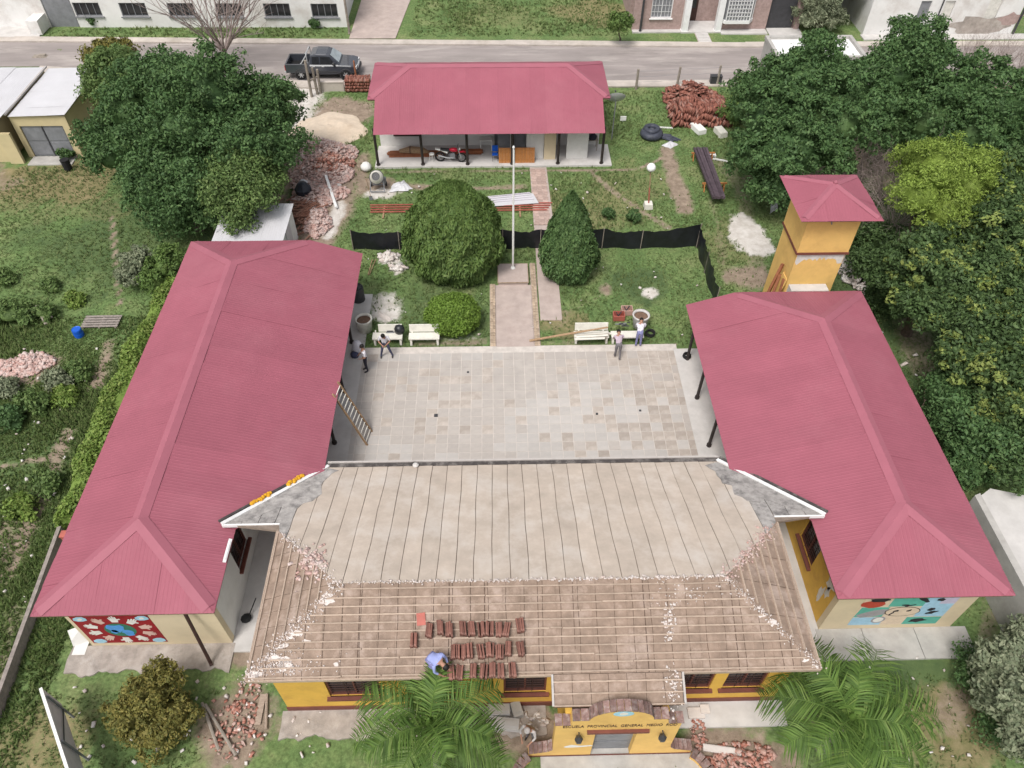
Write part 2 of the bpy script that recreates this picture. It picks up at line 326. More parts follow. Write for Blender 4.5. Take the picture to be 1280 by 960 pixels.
BLOBS = [  # channel, pixel, radii (m), strength
    ('pale', (935,292), 1.1, 1.7, 1.0), ('pale', (950,310), .9, .7, .8), ('dirt', (930,345), 1.6, 1.0, .7), ('pale', (487,380), 1.0, 1.3, .62), ('pale', (482,395), .6, .45, .95), ('pale', (488,325), .55, .3, .95), ('pale', (497,337), .35, .25, .9),
    ('pale', (475,242), 1.15, .8, 1.0), ('dirt', (470,232), 1.8, 1.2, .8), ('pale', (812,365), .5, .45, .8), ('dirt', (758,363), .4, .6, .75), ('dirt', (690,320), .8, 1.4, .9), ('dirt', (680,345), .5, 1.2, .9),
    ('dry', (70,225), 5, 2.6, .9), ('dry', (20,250), 3, 2, .5), ('dry', (100,265), 4, 1.2, .4), ('dry', (740,260), 4, 3, .5), ('dry', (790,230), 3, 3, .4), ('dry', (700,405), 1.8, 1.0, .6), ('dry', (740,15), 5, 3, .6), ('dry', (620,20), 5, 3, .4),
    ('dry', (905,300), 2, 3, .45), ('dry', (1180,910), 2, 1.6, .7), ('dry', (40,930), 2.2, 1.5, .6), ('dry', (1150,940), 1.4, .8, .5), ('dirt', (20,470), 1.8, 1.1, .7), ('dirt', (60,450), .9, .5, .6), ('dirt', (110,800), .6, .5, .6),
    ('dirt', (300,905), 1.2, 1.6, .75), ('dirt', (395,215), 2.4, 2.6, .95), ('dirt', (380,275), 2.0, 2.2, .95), ('dirt', (930,945), 2.0, .8, .9), ('dirt', (650,910), 1.4, .8, .95), ('dirt', (415,140), 3.2, 2.0, .8),
    ('lush', (150,300), 6, 5, .6), ('lush', (60,560), 4, 4, .5), ('lush', (700,345), 2, 2, .5), ('lush', (795,355), 1.6, 1.6, .8), ('lush', (1120,850), 4, 1.4, .7), ('lush', (510,400), 3, 4, .5), ('lush', (600,400), 1.2, 2, .5), ('lush', (560,250), 6, 1.0, .4),
    ('lush', (1130,350), 6, 12, .9), ('dirt', (1150,430), 1.2, 3, .5), ('dirt', (1030,190), 5, 5, .7), ('dirt', (1240,700), 1.5, 2.5, .4), ('dirt', (420,130), 1.2, .5, .3),
]
def masks(x, y):
    M_ = {k: np.zeros_like(x) for k in ('dirt', 'pale', 'dry', 'lush')}
    wob = wnoise(x, y, 1.6, 3)*.28+wnoise(x, y, 5.0, 4)*.16
    for ch, px, wd, st in STROKES:
        pts = [P(*q) for q in px]; d = np.full_like(x, 1e9)
        for a, b in zip(pts[:-1], pts[1:]):
            ax, ay, bx, by = a.x, a.y, b.x, b.y; l2 = (bx-ax)**2+(by-ay)**2+1e-9
            t = np.clip(((x-ax)*(bx-ax)+(y-ay)*(by-ay))/l2, 0, 1)
            d = np.minimum(d, np.hypot(x-ax-t*(bx-ax), y-ay-t*(by-ay)))
        M_[ch] = np.maximum(M_[ch], st*np.clip(1.25-(d/(wd*.5)+wob)*.75, 0, 1))
    for ch, px, rx, ry, st in BLOBS:
        c = P(*px); d = np.hypot((x-c.x)/rx, (y-c.y)/ry)
        M_[ch] = np.maximum(M_[ch], st*np.clip((1.25-d-wob)*1.6, 0, 1))
    return M_

def axis(lo, hi, step, far):
    fine = np.arange(lo, hi+1e-6, step); out = []
    g = step; p = hi
    while p < far: g *= 1.5; p += g; out.append(p)
    g = step; q = lo; inn = []
    while q > -far: g *= 1.5; q -= g; inn.append(q)
    return np.array(inn[::-1]+list(fine)+out)
gx, gy = axis(-46, 50, .32, 900), axis(2, 72, .32, 900)
GX, GY = np.meshgrid(gx, gy); fx, fy = GX.ravel(), GY.ravel()
MK = masks(fx, fy)
gz = (wnoise(fx, fy, .5, 1)*.02+wnoise(fx, fy, 2.5, 2)*.012-.03)*(np.abs(fx) < 60)
nx, ny = len(gx), len(gy)
idx = np.arange(nx*ny).reshape(ny, nx)
F = np.stack([idx[:-1,:-1].ravel(), idx[:-1,1:].ravel(), idx[1:,1:].ravel(), idx[1:,:-1].ravel()], 1)

def ground_material():
    m = bpy.data.materials.new('ground_grass'); m.use_nodes = True; t = m.node_tree; n = t.nodes; L = t.links; b = n['Principled BSDF']
    b.inputs['Roughness'].default_value = .95; b.inputs['Specular IOR Level'].default_value = .1
    tc = n.new('ShaderNodeTexCoord')
    def noise(s, d=8, r=.65):
        z = n.new('ShaderNodeTexNoise'); z.inputs['Scale'].default_value = s; z.inputs['Detail'].default_value = d; z.inputs['Roughness'].default_value = r
        L.new(tc.outputs['Object'], z.inputs['Vector']); return z.outputs['Fac']
    def ramp(f, cs):
        r_ = n.new('ShaderNodeValToRGB'); e = r_.color_ramp.elements
        while len(e) < len(cs): e.new(.5)
        for i, (p, c) in enumerate(cs): e[i].position = p; e[i].color = tuple(c)+(1,)
        L.new(f, r_.inputs[0]); return r_.outputs[0]
    def mix(f, a, b_):
        x = n.new('ShaderNodeMix'); x.data_type = 'RGBA'; L.new(f, x.inputs[0]); L.new(a, x.inputs[6]); L.new(b_, x.inputs[7]); return x.outputs[2]
    grass = ramp(noise(.45, 10, .7), [(.30, (.092,.150,.055)), (.45, (.122,.186,.068)), (.55, (.155,.212,.082)), (.70, (.225,.242,.115))])
    fine = ramp(noise(7, 6), [(.3, (.55,.55,.55)), (.7, (1.3,1.3,1.3))])
    mm = n.new('ShaderNodeMix'); mm.data_type = 'RGBA'; mm.blend_type = 'MULTIPLY'; mm.inputs[0].default_value = 1; L.new(grass, mm.inputs[6]); L.new(fine, mm.inputs[7]); col = mm.outputs[2]
    at = n.new('ShaderNodeAttribute'); at.attribute_name = 'wear'; sp = n.new('ShaderNodeSeparateColor'); L.new(at.outputs['Color'], sp.inputs[0])
    def edge(o):
        a = n.new('ShaderNodeMath'); a.operation = 'MULTIPLY_ADD'; L.new(noise(6, 8, .75), a.inputs[0]); a.inputs[1].default_value = .9; a.inputs[2].default_value = -.45
        s_ = n.new('ShaderNodeMath'); L.new(o, s_.inputs[0]); L.new(a.outputs[0], s_.inputs[1])
        mr = n.new('ShaderNodeMapRange'); mr.inputs[1].default_value = .28; mr.inputs[2].default_value = .66; L.new(s_.outputs[0], mr.inputs[0]); return mr.outputs[0]
    lush = ramp(noise(1.2, 8), [(.35, (.062,.098,.042)), (.65, (.105,.150,.060))])
    dry = ramp(noise(1.5, 8), [(.35, (.15,.145,.065)), (.65, (.26,.215,.12))])
    dirt = ramp(noise(2.2, 10, .7), [(.35, (.19,.145,.11)), (.6, (.31,.245,.19)), (.75, (.40,.33,.27))])
    pale = ramp(noise(2.0, 8), [(.35, (.46,.42,.38)), (.65, (.62,.59,.56))])
    al = at.outputs['Alpha']
    col = mix(edge(al), col, lush); col = mix(edge(sp.outputs[2]), col, dry); col = mix(edge(sp.outputs[0]), col, dirt); col = mix(edge(sp.outputs[1]), col, pale)
    L.new(col, b.inputs['Base Color'])
    bp = n.new('ShaderNodeBump'); bp.inputs['Strength'].default_value = .5; bp.inputs['Distance'].default_value = .05; L.new(noise(14, 6), bp.inputs['Height']); L.new(bp.outputs[0], b.inputs['Normal'])
    return m
ground = np_mesh('ground', np.stack([fx, fy, gz], 1), F, ground_material(), smooth=True); struct(ground)
ca = ground.data.color_attributes.new('wear', 'FLOAT_COLOR', 'POINT')
ca.data.foreach_set('color', np.stack([MK['dirt'], MK['pale'], MK['dry'], MK['lush']], 1).astype(np.float32).ravel())

# ------------------------------------------------------------------ street
def strip(name, m, pl, z0, z1):
    b = MB(); n = len(pl)//2; b.prism([Vector((x, y, z0)) for x, y in pl], (0, 0, z1-z0)); return struct(b.build(name, m))
struct(MB().prism([(-120,57.2,-.05),(-34,56.4,-.05),(-12,53.5,-.05),(140,53.6,-.05),(140,58.7,-.05),(20,58.9,-.05),(1,59.5,-.05),(-38,60.6,-.05),(-120,62.4,-.05)], (0,0,.07)).build('road', 'asphalt'))
kn = [(-120,62.4),(-38,60.62),(1,59.52),(20,58.92),(140,58.72)]
b = MB()
for (a, c) in zip(kn[:-1], kn[1:]): b.prism([(a[0],a[1],-.02),(c[0],c[1],-.02),(c[0],c[1]+.75,-.02),(a[0],a[1]+.85,-.02)], (0,0,.14))
struct(b.build('kerb', 'kerb'))
b = MB(); ks = [(-34,56.38),(-12,53.48),(140,53.58)]
for (a, c) in zip(ks[:-1], ks[1:]): b.prism([(a[0],a[1]-.9,-.02),(c[0],c[1]-1.0,-.02),(c[0],c[1],-.02),(a[0],a[1],-.02)], (0,0,.10))
struct(b.build('kerb_south', 'kerb')).name = 'verge'
a, c = P(440,36), P(497,34)
struct(MB().prism([(a.x,61.0,-.02),(c.x,61.0,-.02),(c.x+1.2,75,-.02),(a.x+.2,75,-.02)], (0,0,.05)).build('driveway', 'path_pink'))
a, c = P(0,48), P(45,44)
struct(MB().prism([(-46,61.4,-.02),(c.x+.4,61.2,-.02),(c.x+.2,64,-.02),(-46,64,-.02)], (0,0,.06)).build('forecourt', 'concrete_pale'))

# ------------------------------------------------------------------ paved court: slabs
CX0, CX1, CY0, CY1 = -6.75, 8.75, 16.6, 26.05
court = struct(MB().box(CX0, CX1, CY0, CY1, -.06, .028).build('court_paving', 'joint_white'))
S = .5; proto = {}
for k in 'abc':
    me = MB(); s2 = S/2-.014; me.box(-s2, s2, -s2, s2, 0, .03)
    o = me.build('slab', 'slab_'+k, court); proto[k] = o
slab_spots = []
nxs, nys = int((CX1-CX0)/S), int((CY1-CY0)/S)
for j in range(nys):
    for i in range(nxs):
        x, y = CX0+.02+S*(i+.5), CY0+S*(j+.5)
        nx_ = (x-CX0)/(CX1-CX0); v = float(wnoise(np.array([x]), np.array([y]), .55, 11)[0])
        pb = .04+max(0, (nx_-.55))*1.5+.25*(v > .5)
        k = 'b' if rnd.random() < pb else ('c' if (v < -.05 and rnd.random() < .85) else 'a')
        slab_spots.append((x, y, k))
vis = sorted([s_ for s_ in slab_spots if s_[1] > 18.2], key=lambda s_: s_[1]-.02*abs(s_[0]-1))
used = {k: False for k in 'abc'}; rest = {k: MB() for k in 'abc'}
slabset = vis[:300]
for x, y, k in slabset:
    z = .006+rnd.uniform(0, .006); rt = (rnd.gauss(0, .004), rnd.gauss(0, .004), rnd.gauss(0, .006))
    if not used[k]: o = proto[k]; used[k] = True; o.location = (x, y, z); o.rotation_euler = rt
    else: piece(proto[k], (x, y, z), court, rt)
for x, y, k in vis[300:]: rest[k].cbox((x, y, .021+rnd.uniform(0, .006)), S-.028, S-.028, .03)
for k in 'abc': stuff(rest[k].build('slabs_beyond', 'slab_'+k, court))
stuff(MB().add([(0,0,0)], []).build('slabs_beyond', 'slab_a', court)) if False else None
# drains set in the paving
for px in ((545,520),(585,466),(800,514),(746,518)):
    p = P(*px); tag(MB().cbox((p.x, p.y, .046), .16 if px[0] == 545 else .1, .16 if px[0] == 545 else .1, .03).lathe([(.02,.055),(.03,.062),(.02,.068)], (p.x,p.y,0), 8).build('drain_cover', 'metal_dark'),
        {(545,520): 'square dark drain cover in the middle of the paved court', (585,466): 'small dark drain cover in the court behind the larger one, near the path',
         (800,514): 'small dark drain cover on the brownish right side of the court', (746,518): 'small dark drain cover right of the court middle'}[px], 'drain cover', 'drain covers in the court')

# ------------------------------------------------------------------ axial path, flagpole plinth, brick edging
struct(MB().box(-.05, 1.80, 26.0, 30.6, -.05, .035).build('path', 'path_pink'))
edge = struct(MB().box(-.36, -.06, 26.05, 30.7, -.05, .02).box(1.81, 2.12, 26.05, 32.4, -.05, .02).build('path_edging', 'path_pink'))
pb_ = None
for sx, y1 in ((-.21, 30.6), (1.965, 32.3)):
    y = 26.15
    while y < y1:
        for dx in (-.065, .065):
            if pb_ is None: pb_ = MB().cbox((0,0,0), .12, .22, .06).build('brick', 'brick_edge', edge); pb_.location = (sx+dx, y, .035)
            else: piece(pb_, (sx+dx, y, .035+rnd.uniform(-.008,.012)), edge, (rnd.gauss(0,.03), rnd.gauss(0,.03), rnd.gauss(0,.05)))
        y += .245
wp = struct(MB().prism([(2.2,36.0,-.05),(3.35,36.0,-.05),(3.25,42.0,-.05),(2.2,42.0,-.05)], (0,0,.06)).box(2.2,3.3,27.9,35.9,-.05,.008).build('brick_walk', 'path_pink'))
k = 0; pb2 = None
y = 36.05
while y < 41.9:
    x = 2.27+(.05 if k % 2 else 0)
    while x < 3.02:
        if pb2 is None: pb2 = MB().cbox((0,0,0), .29, .26, .03).build('brick', 'brick_path', wp); pb2.location = (x+.1, y, .02)
        else: piece(pb2, (x+.1, y, .02+rnd.uniform(-.004,.006)), wp, (0,0,rnd.gauss(0,.02)))
        x += .31
    y += .28; k += 1

# ------------------------------------------------------------------ grass and weeds (nobody could count them)
BLOCKED = [(-15.2,-6.5,10.6,30.4),(8.3,17,10.6,26),(-9.6,11.3,6.9,17.3),(CX0,CX1,CY0,CY1),(-.4,2.2,26,32.6),(-8,7.6,42,49.5),(2.2,3.4,27.9,42),(-15.3,-9,9.7,11),(11,17.5,9.7,11),(13.2,16.2,26.5,29.4),(-12,-6.6,60.9,75),(-47,-35.5,60.9,64),(11,45,61.3,75),(-47,-11.5,63.2,75),(15.2,17.6,59,63),(20.5,25,59,63),(-30.2,-26,42.6,50)]
def road_at(y, x): return (y > 52.4) & (y < 61.3)
def scatter_grass(name, n, reg, hmin, hmax, wd, m, seed, dens=None):
    g = np.random.default_rng(seed); x = g.uniform(reg[0], reg[1], n); y = g.uniform(reg[2], reg[3], n)
    # keep only the wedge the picture can see, with a margin
    d = np.stack([x, y, np.full(n, -HCAM)], 1); cz = d@np.array(_f); cu = np.abs(d@np.array(_r)/cz*FPX); cv = d@np.array(_u)/cz*FPX
    ok = (cu < 760) & (cv > -640) & (cv < 560) & ~road_at(y, x)
    for a, b_, c, e in BLOCKED: ok &= ~((x > a) & (x < b_) & (y > c) & (y < e))
    x, y = x[ok], y[ok]; M_ = masks(x, y); pr = (1-np.clip(M_['dirt']*1.15, 0, 1))*(1-np.clip(M_['pale']*1.2, 0, 1))*(.45+.75*np.clip(wnoise(x, y, .9, 21)*.5+.5, 0, 1))
    keep = g.uniform(0, 1, len(x)) < pr; x, y = x[keep], y[keep]; N = len(x)
    B = 3; a = g.uniform(0, 2*np.pi, (N, B)); h = g.uniform(hmin, hmax, (N, B))*(1+.5*wnoise(x, y, .7, 8))[:,None]; lean = g.uniform(.3, 1.3, (N, B))
    bx = x[:,None]+g.normal(0, wd, (N, B)); by = y[:,None]+g.normal(0, wd, (N, B)); ww = wd*g.uniform(.5, 1.1, (N, B))
    px_, py_ = -np.sin(a)*ww, np.cos(a)*ww; z0 = np.full((N, B), -.02)
    v = np.stack([np.stack([bx-px_, by-py_, z0], -1), np.stack([bx+px_, by+py_, z0], -1), np.stack([bx+np.cos(a)*h*lean, by+np.sin(a)*h*lean, h], -1)], 2)
    V = v.reshape(-1, 3); Fq = np.arange(len(V)).reshape(-1, 3)
    return stuff(np_mesh(name, V, Fq, m))
mk('grass_blade', (0.10, 0.135, 0.04), var=.25, scale=.5, isl=[(.088,.148,.05), (.13,.20,.068), (.17,.23,.09), (.24,.26,.13), (.108,.172,.06)], trans=.25, rough=.8, spec=.15)
mk('weed_blade', (0.07, 0.12, 0.03), var=.25, scale=.5, isl=[(.075,.115,.04), (.12,.17,.055), (.17,.22,.075), (.26,.26,.13)], trans=.25, rough=.8, spec=.15)
tag(scatter_grass('grass', 150000, (-30, 32, 3, 52), .05, .12, .03, 'grass_blade', 5), 'short patchy grass of the lawns', 'grass')
tag(scatter_grass('verge_grass', 26000, (-45, 48, 59.5, 74), .08, .18, .06, 'grass_blade', 6), 'short grass along the far side of the street', 'grass')
tag(scatter_grass('weeds', 60000, (-30, -15.5, 5, 28.5), .05, .16, .045, 'weed_blade', 9), 'rank weeds in the plot left of the hedge', 'weeds')
# ================================================================== BUILDING HELPERS
def sheets(root, name, m, pos, nrm, a0, a1, tlo, thi, width=1.0, prof='rib', gap=0.0, lift=0.0, rows=4, thick=0.0, seed=0, matf=None):
    """roof sheets side by side along a; pos(a,t) -> point on the slope, t measured from the ridge side down"""
    g = random.Random(seed); n = max(1, round((a1-a0)/width)); w_ = (a1-a0)/n; out = []
    for i in range(n):
        s0, s1 = a0+i*w_+gap/2, a0+(i+1)*w_-gap/2+(0.03 if prof == 'rib' and i < n-1 else 0)
        if prof == 'rib':
            cols = []; x = s0
            while x < s1-1e-6:
                for dx, h in ((0,0),(.065,0),(.078,.0045),(.098,.0045),(.111,0)):
                    if x+dx < s1: cols.append((x+dx, h))
                x += .13
            cols.append((s1, 0))
        else: cols = [(s0+(s1-s0)*k/4, 0) for k in range(5)]; rows = max(rows, 8)
        vs = []; fs = []; up = (i % 2)*.007+g.uniform(0, .003)+lift; ph = g.uniform(0, 6.28); tilt = g.gauss(0, .004)
        keep = []
        for a, h in cols:
            l, u = tlo(a), thi(a)
            if u-l < .004: u = l+.004
            for k in range(rows):
                t = l+(u-l)*k/(rows-1); wb_ = 0 if prof == 'rib' else .012*math.sin(t*2.1+a*9)+.008*math.sin(t*5.3+a*17); p = pos(a+wb_, t)
                vs.append(p+nrm*(h+up+.006*math.sin(t*1.7+ph)+tilt*math.sin(a*2.3)))
        if all(thi(a)-tlo(a) < .02 for a, h in cols): continue
        nc = len(cols)
        for c in range(nc-1):
            for k in range(rows-1): fs.append((c*rows+k, (c+1)*rows+k, (c+1)*rows+k+1, c*rows+k+1))
        b = MB()
        if thick:
            o = len(vs); vs2 = vs+[v-nrm*thick for v in vs]; fs2 = list(fs)
            rim = [(c*rows, (c+1)*rows) for c in range(nc-1)]+[((c+1)*rows+rows-1, c*rows+rows-1) for c in range(nc-1)]+[(k+1, k) for k in range(rows-1)]+[((nc-1)*rows+k, (nc-1)*rows+k+1) for k in range(rows-1)]
            fs2 += [(q, p_, p_+o, q+o) for p_, q in rim]; b.add(vs2, fs2)
        else: b.add(vs, fs)
        mm = matf((s0+s1)/2) if matf else m
        out.append(b.build(name, mm, root, world=True))
    return out

def cap(root, A, B, n1, n2, w_=.27, m='roof_cap', name='ridge_cap'):
    A, B = Vector(A), Vector(B); d = (B-A).normalized(); A = A+d*.26 if abs(A.z-B.z) > .1 else A; mid = ((n1+n2)/2).normalized()
    def side(n, o):
        s_ = n.cross(d).normalized()
        if s_.dot(o) > 0: s_ = -s_
        return s_
    s1, s2 = side(n1, n2), side(n2, n1)
    if s1.dot(n1-n2) < 0: s1 = -s1
    if s2.dot(n2-n1) < 0: s2 = -s2
    vs = []; fs = []
    for p in (A, B):
        vs += [p+s1*w_+n1*.014, p+s1*w_*.985+n1*.026, p+mid*.05, p+s2*w_*.985+n2*.026, p+s2*w_+n2*.014]
    for k in range(4): fs.append((k, k+1, 5+k+1, 5+k))
    return MB().add(vs, fs).build(name, m, root, world=True)

def hip_roof(root, W, u0, u1, v0, v1, ze, zr, vg=None, glow=None, gu=None, seed=1):
    """W(u,v,z) -> world. ridge along u; v1 side may run on down to a gallery eave vg, lower limit glow(u)"""
    half = (v1-v0)/2; vm = (v0+v1)/2; k = (zr-ze)/half; ins = lambda u: max(0, min(half, u-u0, u1-u))
    def N(du, dv): 
        e1 = W(1,0,0)-W(0,0,0); e2 = W(0,1,0)-W(0,0,0); return (Vector((0,0,1))-e1*du-e2*dv).normalized()
    nA, nB, nC, nD = N(0, k), N(0, -k), N(k, 0), N(-k, 0)
    sheets(root, 'roof_sheet', 'roof_red', lambda a, t: W(a, v0+t, ze+k*t), nA, u0, u1, lambda a: 0, ins, seed=seed)
    lowB = glow if glow else (lambda u: 0.0)
    sheets(root, 'roof_sheet', 'roof_red', lambda a, t: W(a, v1-t, ze+k*t), nB, u0 if gu is None else min(u0, gu[0]), u1 if gu is None else max(u1, gu[1]),
           lambda a: -lowB(a), lambda a: ins(a) if u0 < a < u1 else 0, seed=seed+1)
    insv = lambda v: max(0, min(v-v0, v1-v))
    sheets(root, 'roof_sheet', 'roof_red', lambda a, t: W(u0+t, a, ze+k*t), nC, v0, v1, lambda a: 0, insv, seed=seed+2)
    sheets(root, 'roof_sheet', 'roof_red', lambda a, t: W(u1-t, a, ze+k*t), nD, v0, v1, lambda a: 0, insv, seed=seed+3)
    r0, r1 = W(u0+half, vm, zr), W(u1-half, vm, zr)
    cap(root, r0, r1, nA, nB)
    cap(root, W(u0, v0, ze), r0, nA, nC); cap(root, W(u0, v1, ze), r0, nB, nC)
    cap(root, W(u1, v0, ze), r1, nA, nD); cap(root, W(u1, v1, ze), r1, nB, nD)
    # timber deck under the sheets
    dz = Vector((0,0,-.05)); c = [W(u0+.03,v0+.03,ze)+dz, W(u1-.03,v0+.03,ze)+dz, W(u1-.03,v1-.03,ze)+dz, W(u0+.03,v1-.03,ze)+dz, r0+dz, r1+dz]
    MB().add(c+[p+Vector((0,0,-.06)) for p in c], [(0,1,5,4),(1,2,5),(2,3,4,5),(3,0,4),(6,10,11,7),(7,11,8),(8,11,10,9),(9,10,6),(0,6,7,1),(1,7,8,2),(2,8,9,3),(3,9,6,0)]).build('roof_deck', 'deck_wood', root, world=True)
    return k

def wall(root, name, m, a, b, z0, z1, th=.25, ops=()):
    """wall from a to b (plan), thickness to the left of a->b, with rectangular openings (u0,u1,z0,z1)"""
    a, b = Vector((a[0],a[1],0)), Vector((b[0],b[1],0)); d = (b-a); L = d.length; d.normalize(); n = Vector((-d.y, d.x, 0))
    us = sorted({0, L, *[q for o in ops for q in o[:2]]}); zs = sorted({z0, z1, *[q for o in ops for q in o[2:]]})
    def solid(i, j):
        if i < 0 or j < 0 or i >= len(us)-1 or j >= len(zs)-1: return False
        uc, zc = (us[i]+us[i+1])/2, (zs[j]+zs[j+1])/2
        return not any(o[0] < uc < o[1] and o[2] < zc < o[3] for o in ops)
    mb = MB(); pt = lambda u, z, t: a+d*u+n*t+Vector((0,0,z))
    for i in range(len(us)-1):
        for j in range(len(zs)-1):
            if not solid(i, j): continue
            u_0, u_1, q0, q1 = us[i], us[i+1], zs[j], zs[j+1]
            mb.poly([pt(u_0,q0,0), pt(u_1,q0,0), pt(u_1,q1,0), pt(u_0,q1,0)]); mb.poly([pt(u_1,q0,th), pt(u_0,q0,th), pt(u_0,q1,th), pt(u_1,q1,th)])
            if not solid(i-1, j): mb.poly([pt(u_0,q0,th), pt(u_0,q0,0), pt(u_0,q1,0), pt(u_0,q1,th)])
            if not solid(i+1, j): mb.poly([pt(u_1,q0,0), pt(u_1,q0,th), pt(u_1,q1,th), pt(u_1,q1,0)])
            if not solid(i, j-1): mb.poly([pt(u_0,q0,th), pt(u_1,q0,th), pt(u_1,q0,0), pt(u_0,q0,0)])
            if not solid(i, j+1): mb.poly([pt(u_0,q1,0), pt(u_1,q1,0), pt(u_1,q1,th), pt(u_0,q1,th)])
    return mb.build(name, m, root, world=True)

def window(root, a, b, o, th=.25, fm='frame_brown', bars='grid', sill=True, glass='glass_dark', depth=.10):
    """a window in an opening of wall a->b: frame > pane, bars, sill"""
    a, b = Vector((a[0],a[1],0)), Vector((b[0],b[1],0)); d = (b-a).normalized(); n = Vector((-d.y, d.x, 0)); u0, u1, z0, z1 = o
    pt = lambda u, z, t: a+d*u+n*t+Vector((0,0,z)); fr = MB(); f = .06
    for p, q in ((pt(u0+f/2,z0,depth), pt(u0+f/2,z1,depth)), (pt(u1-f/2,z0,depth), pt(u1-f/2,z1,depth)), (pt(u0+f,z1-f/2,depth), pt(u1-f,z1-f/2,depth)), (pt(u0+f,z0+f/2,depth), pt(u1-f,z0+f/2,depth))):
        fr.bar(p, q, f, .09, up=n)
    um = (u0+u1)/2; fr.bar(pt(um,z0+f,depth), pt(um,z1-f,depth), .05, .07, up=n)
    W_ = fr.build('window', fm, root, world=True)
    MB().bar(pt(u0+f, (z0+z1)/2, depth+.035), pt(u1-f, (z0+z1)/2, depth+.035), z1-z0-2*f, .01, up=n).build('pane', glass, W_, world=True)
    if bars:
        bb = MB(); nb = 9 if bars == 'grid' else 4
        for i in range(1, nb): bb.bar(pt(u0+f, z0+(z1-z0)*i/nb, depth-.06), pt(u1-f, z0+(z1-z0)*i/nb, depth-.06), .018, .018, up=n)
        nv = 3 if bars == 'grid' else 6
        for i in range(1, nv): bb.bar(pt(u0+(u1-u0)*i/nv, z0+.02, depth-.06), pt(u0+(u1-u0)*i/nv, z1-.02, depth-.06), .022, .018, up=n)
        bb.build('bars', 'frame_dark' if bars == 'grid' else 'trim_white', W_, world=True)
    if sill: MB().bar(pt(u0-.1, z0-.04, -.05), pt(u1+.1, z0-.04, -.05), .16, .08, up=(0,0,1)).build('sill', fm, W_, world=True)
    return W_

def posts(root, pts, top, m='post_dark', r_=.075):
    for x, y in pts: MB().tube([(x,y,-.05),(x,y,top(x,y) if callable(top) else top)], r_, 8).tube([(x,y,.02),(x,y,.16)], r_*1.5, 8).build('post', m, root, world=True)

def jag(x0, x1, y0, y1, z, seed, amp=.10):
    g = random.Random(seed); n = int((x1-x0)/.13); o = [(x0, y1, -.05), (x0+g.uniform(-amp, amp), (y0+y1)/2, -.05)]
    o += [(x0+(x1-x0)*i/n, y0+amp*(.6*math.sin(i*.31+seed)+.5*math.sin(i*.83)+g.uniform(-.45, .45)), -.05) for i in range(n+1)]+[(x1, y1, -.05)]
    return MB().prism(o, (0, 0, z+.05))

# ================================================================== LEFT WING
LX0, LX1, LY0, LY1 = -14.82, -9.06, 10.80, 30.04
KZ = 1.0/2.88; LG = -6.62
lw = thing('school_wing', 'long left school wing, red metal hip roof, red hand mural on its front wall', 'building', (-12, 20, 0), group='school wings around the court')
def lglow(y):
    if y < 13.85: return 0.0
    return min(LX1*-1+LG, (y-13.85)*(2.9/3.28)+.02) if y < 17.2 else LG-LX1
hip_roof(lw, lambda u, v, z: Vector((v, u, z)), LY0, LY1, LX0, LX1, 3.5, 4.5, glow=lglow, seed=3)
LF = -9.52
win_o = (2.05, 3.35, 1.0, 2.45)
wall(lw, 'wall', 'wall_cream', (-14.44, 11.33), (LF, 11.33), -.05, 3.45)
wi = wall(lw, 'wall', 'wall_white', (LF, 11.585), (LF, 29.6), -.05, 3.45, ops=[win_o])
window(lw, (LF, 11.585), (LF, 29.6), win_o)
wall(lw, 'wall', 'wall_white', (LF-.255, 29.6), (-14.44, 29.6), -.05, 3.45, th=-.25) if False else wall(lw, 'wall', 'wall_white', (LF-.26, 29.3), (-14.44, 29.3), -.05, 3.45)
wall(lw, 'wall', 'wall_white', (-14.44, 29.295), (-14.44, 11.585), -.05, 3.45)
MB().box(-14.0, -9.8, 11.7, 29.0, 3.1, 3.3).build('ceiling', 'deck_wood', lw, world=True)
MB().box(LF+.004, LG+.15, 11.0, 30.0, -.06, .045).build('gallery_floor', 'concrete_pale', lw, world=True)
jag(-15.1, LF+.1, 10.35, 11.325, .05, 3).build('footing', 'concrete_dirty', lw, world=True)
posts(lw, [(-7.12, y) for y in (17.6, 20.2, 23.2, 26.4, 29.4)], 2.68)
MB().bar((-7.12, 17.3, 2.70), (-7.12, 29.95, 2.70), .1, .14).build('gallery_beam', 'post_dark', lw, world=True)
MB().tube([(-10.35, 11.24, 3.4), (-10.3, 11.2, 3.1), (-10.1, 10.6, .15), (-10.05, 10.5, .1)], .06, 8).build('downpipe', 'frame_dark', lw, world=True)
MB().box(-15.05, -14.6, 11.0, 11.5, -.02, .06).prism([(-15.1,11.3,.06),(-14.6,11.5,.06),(-14.62,11.7,.5),(-15.2,11.55,.35)], (0,.1,.25)).build('broken_slab', 'wall_white', lw, world=True)

def disc(cx, cz, rx, rz_, y, n=20, rot=0.0, wob=0.0, seed=0, d=.003):
    g = random.Random(seed); o = []
    for i in range(n):
        t = 2*math.pi*i/n; s_ = 1+g.uniform(-wob, wob); x, z = rx*s_*math.cos(t), rz_*s_*math.sin(t)
        o.append((cx+x*math.cos(rot)-z*math.sin(rot), y, cz+x*math.sin(rot)+z*math.cos(rot)))
    return MB().prism(o[::-1], (0, -d, 0))
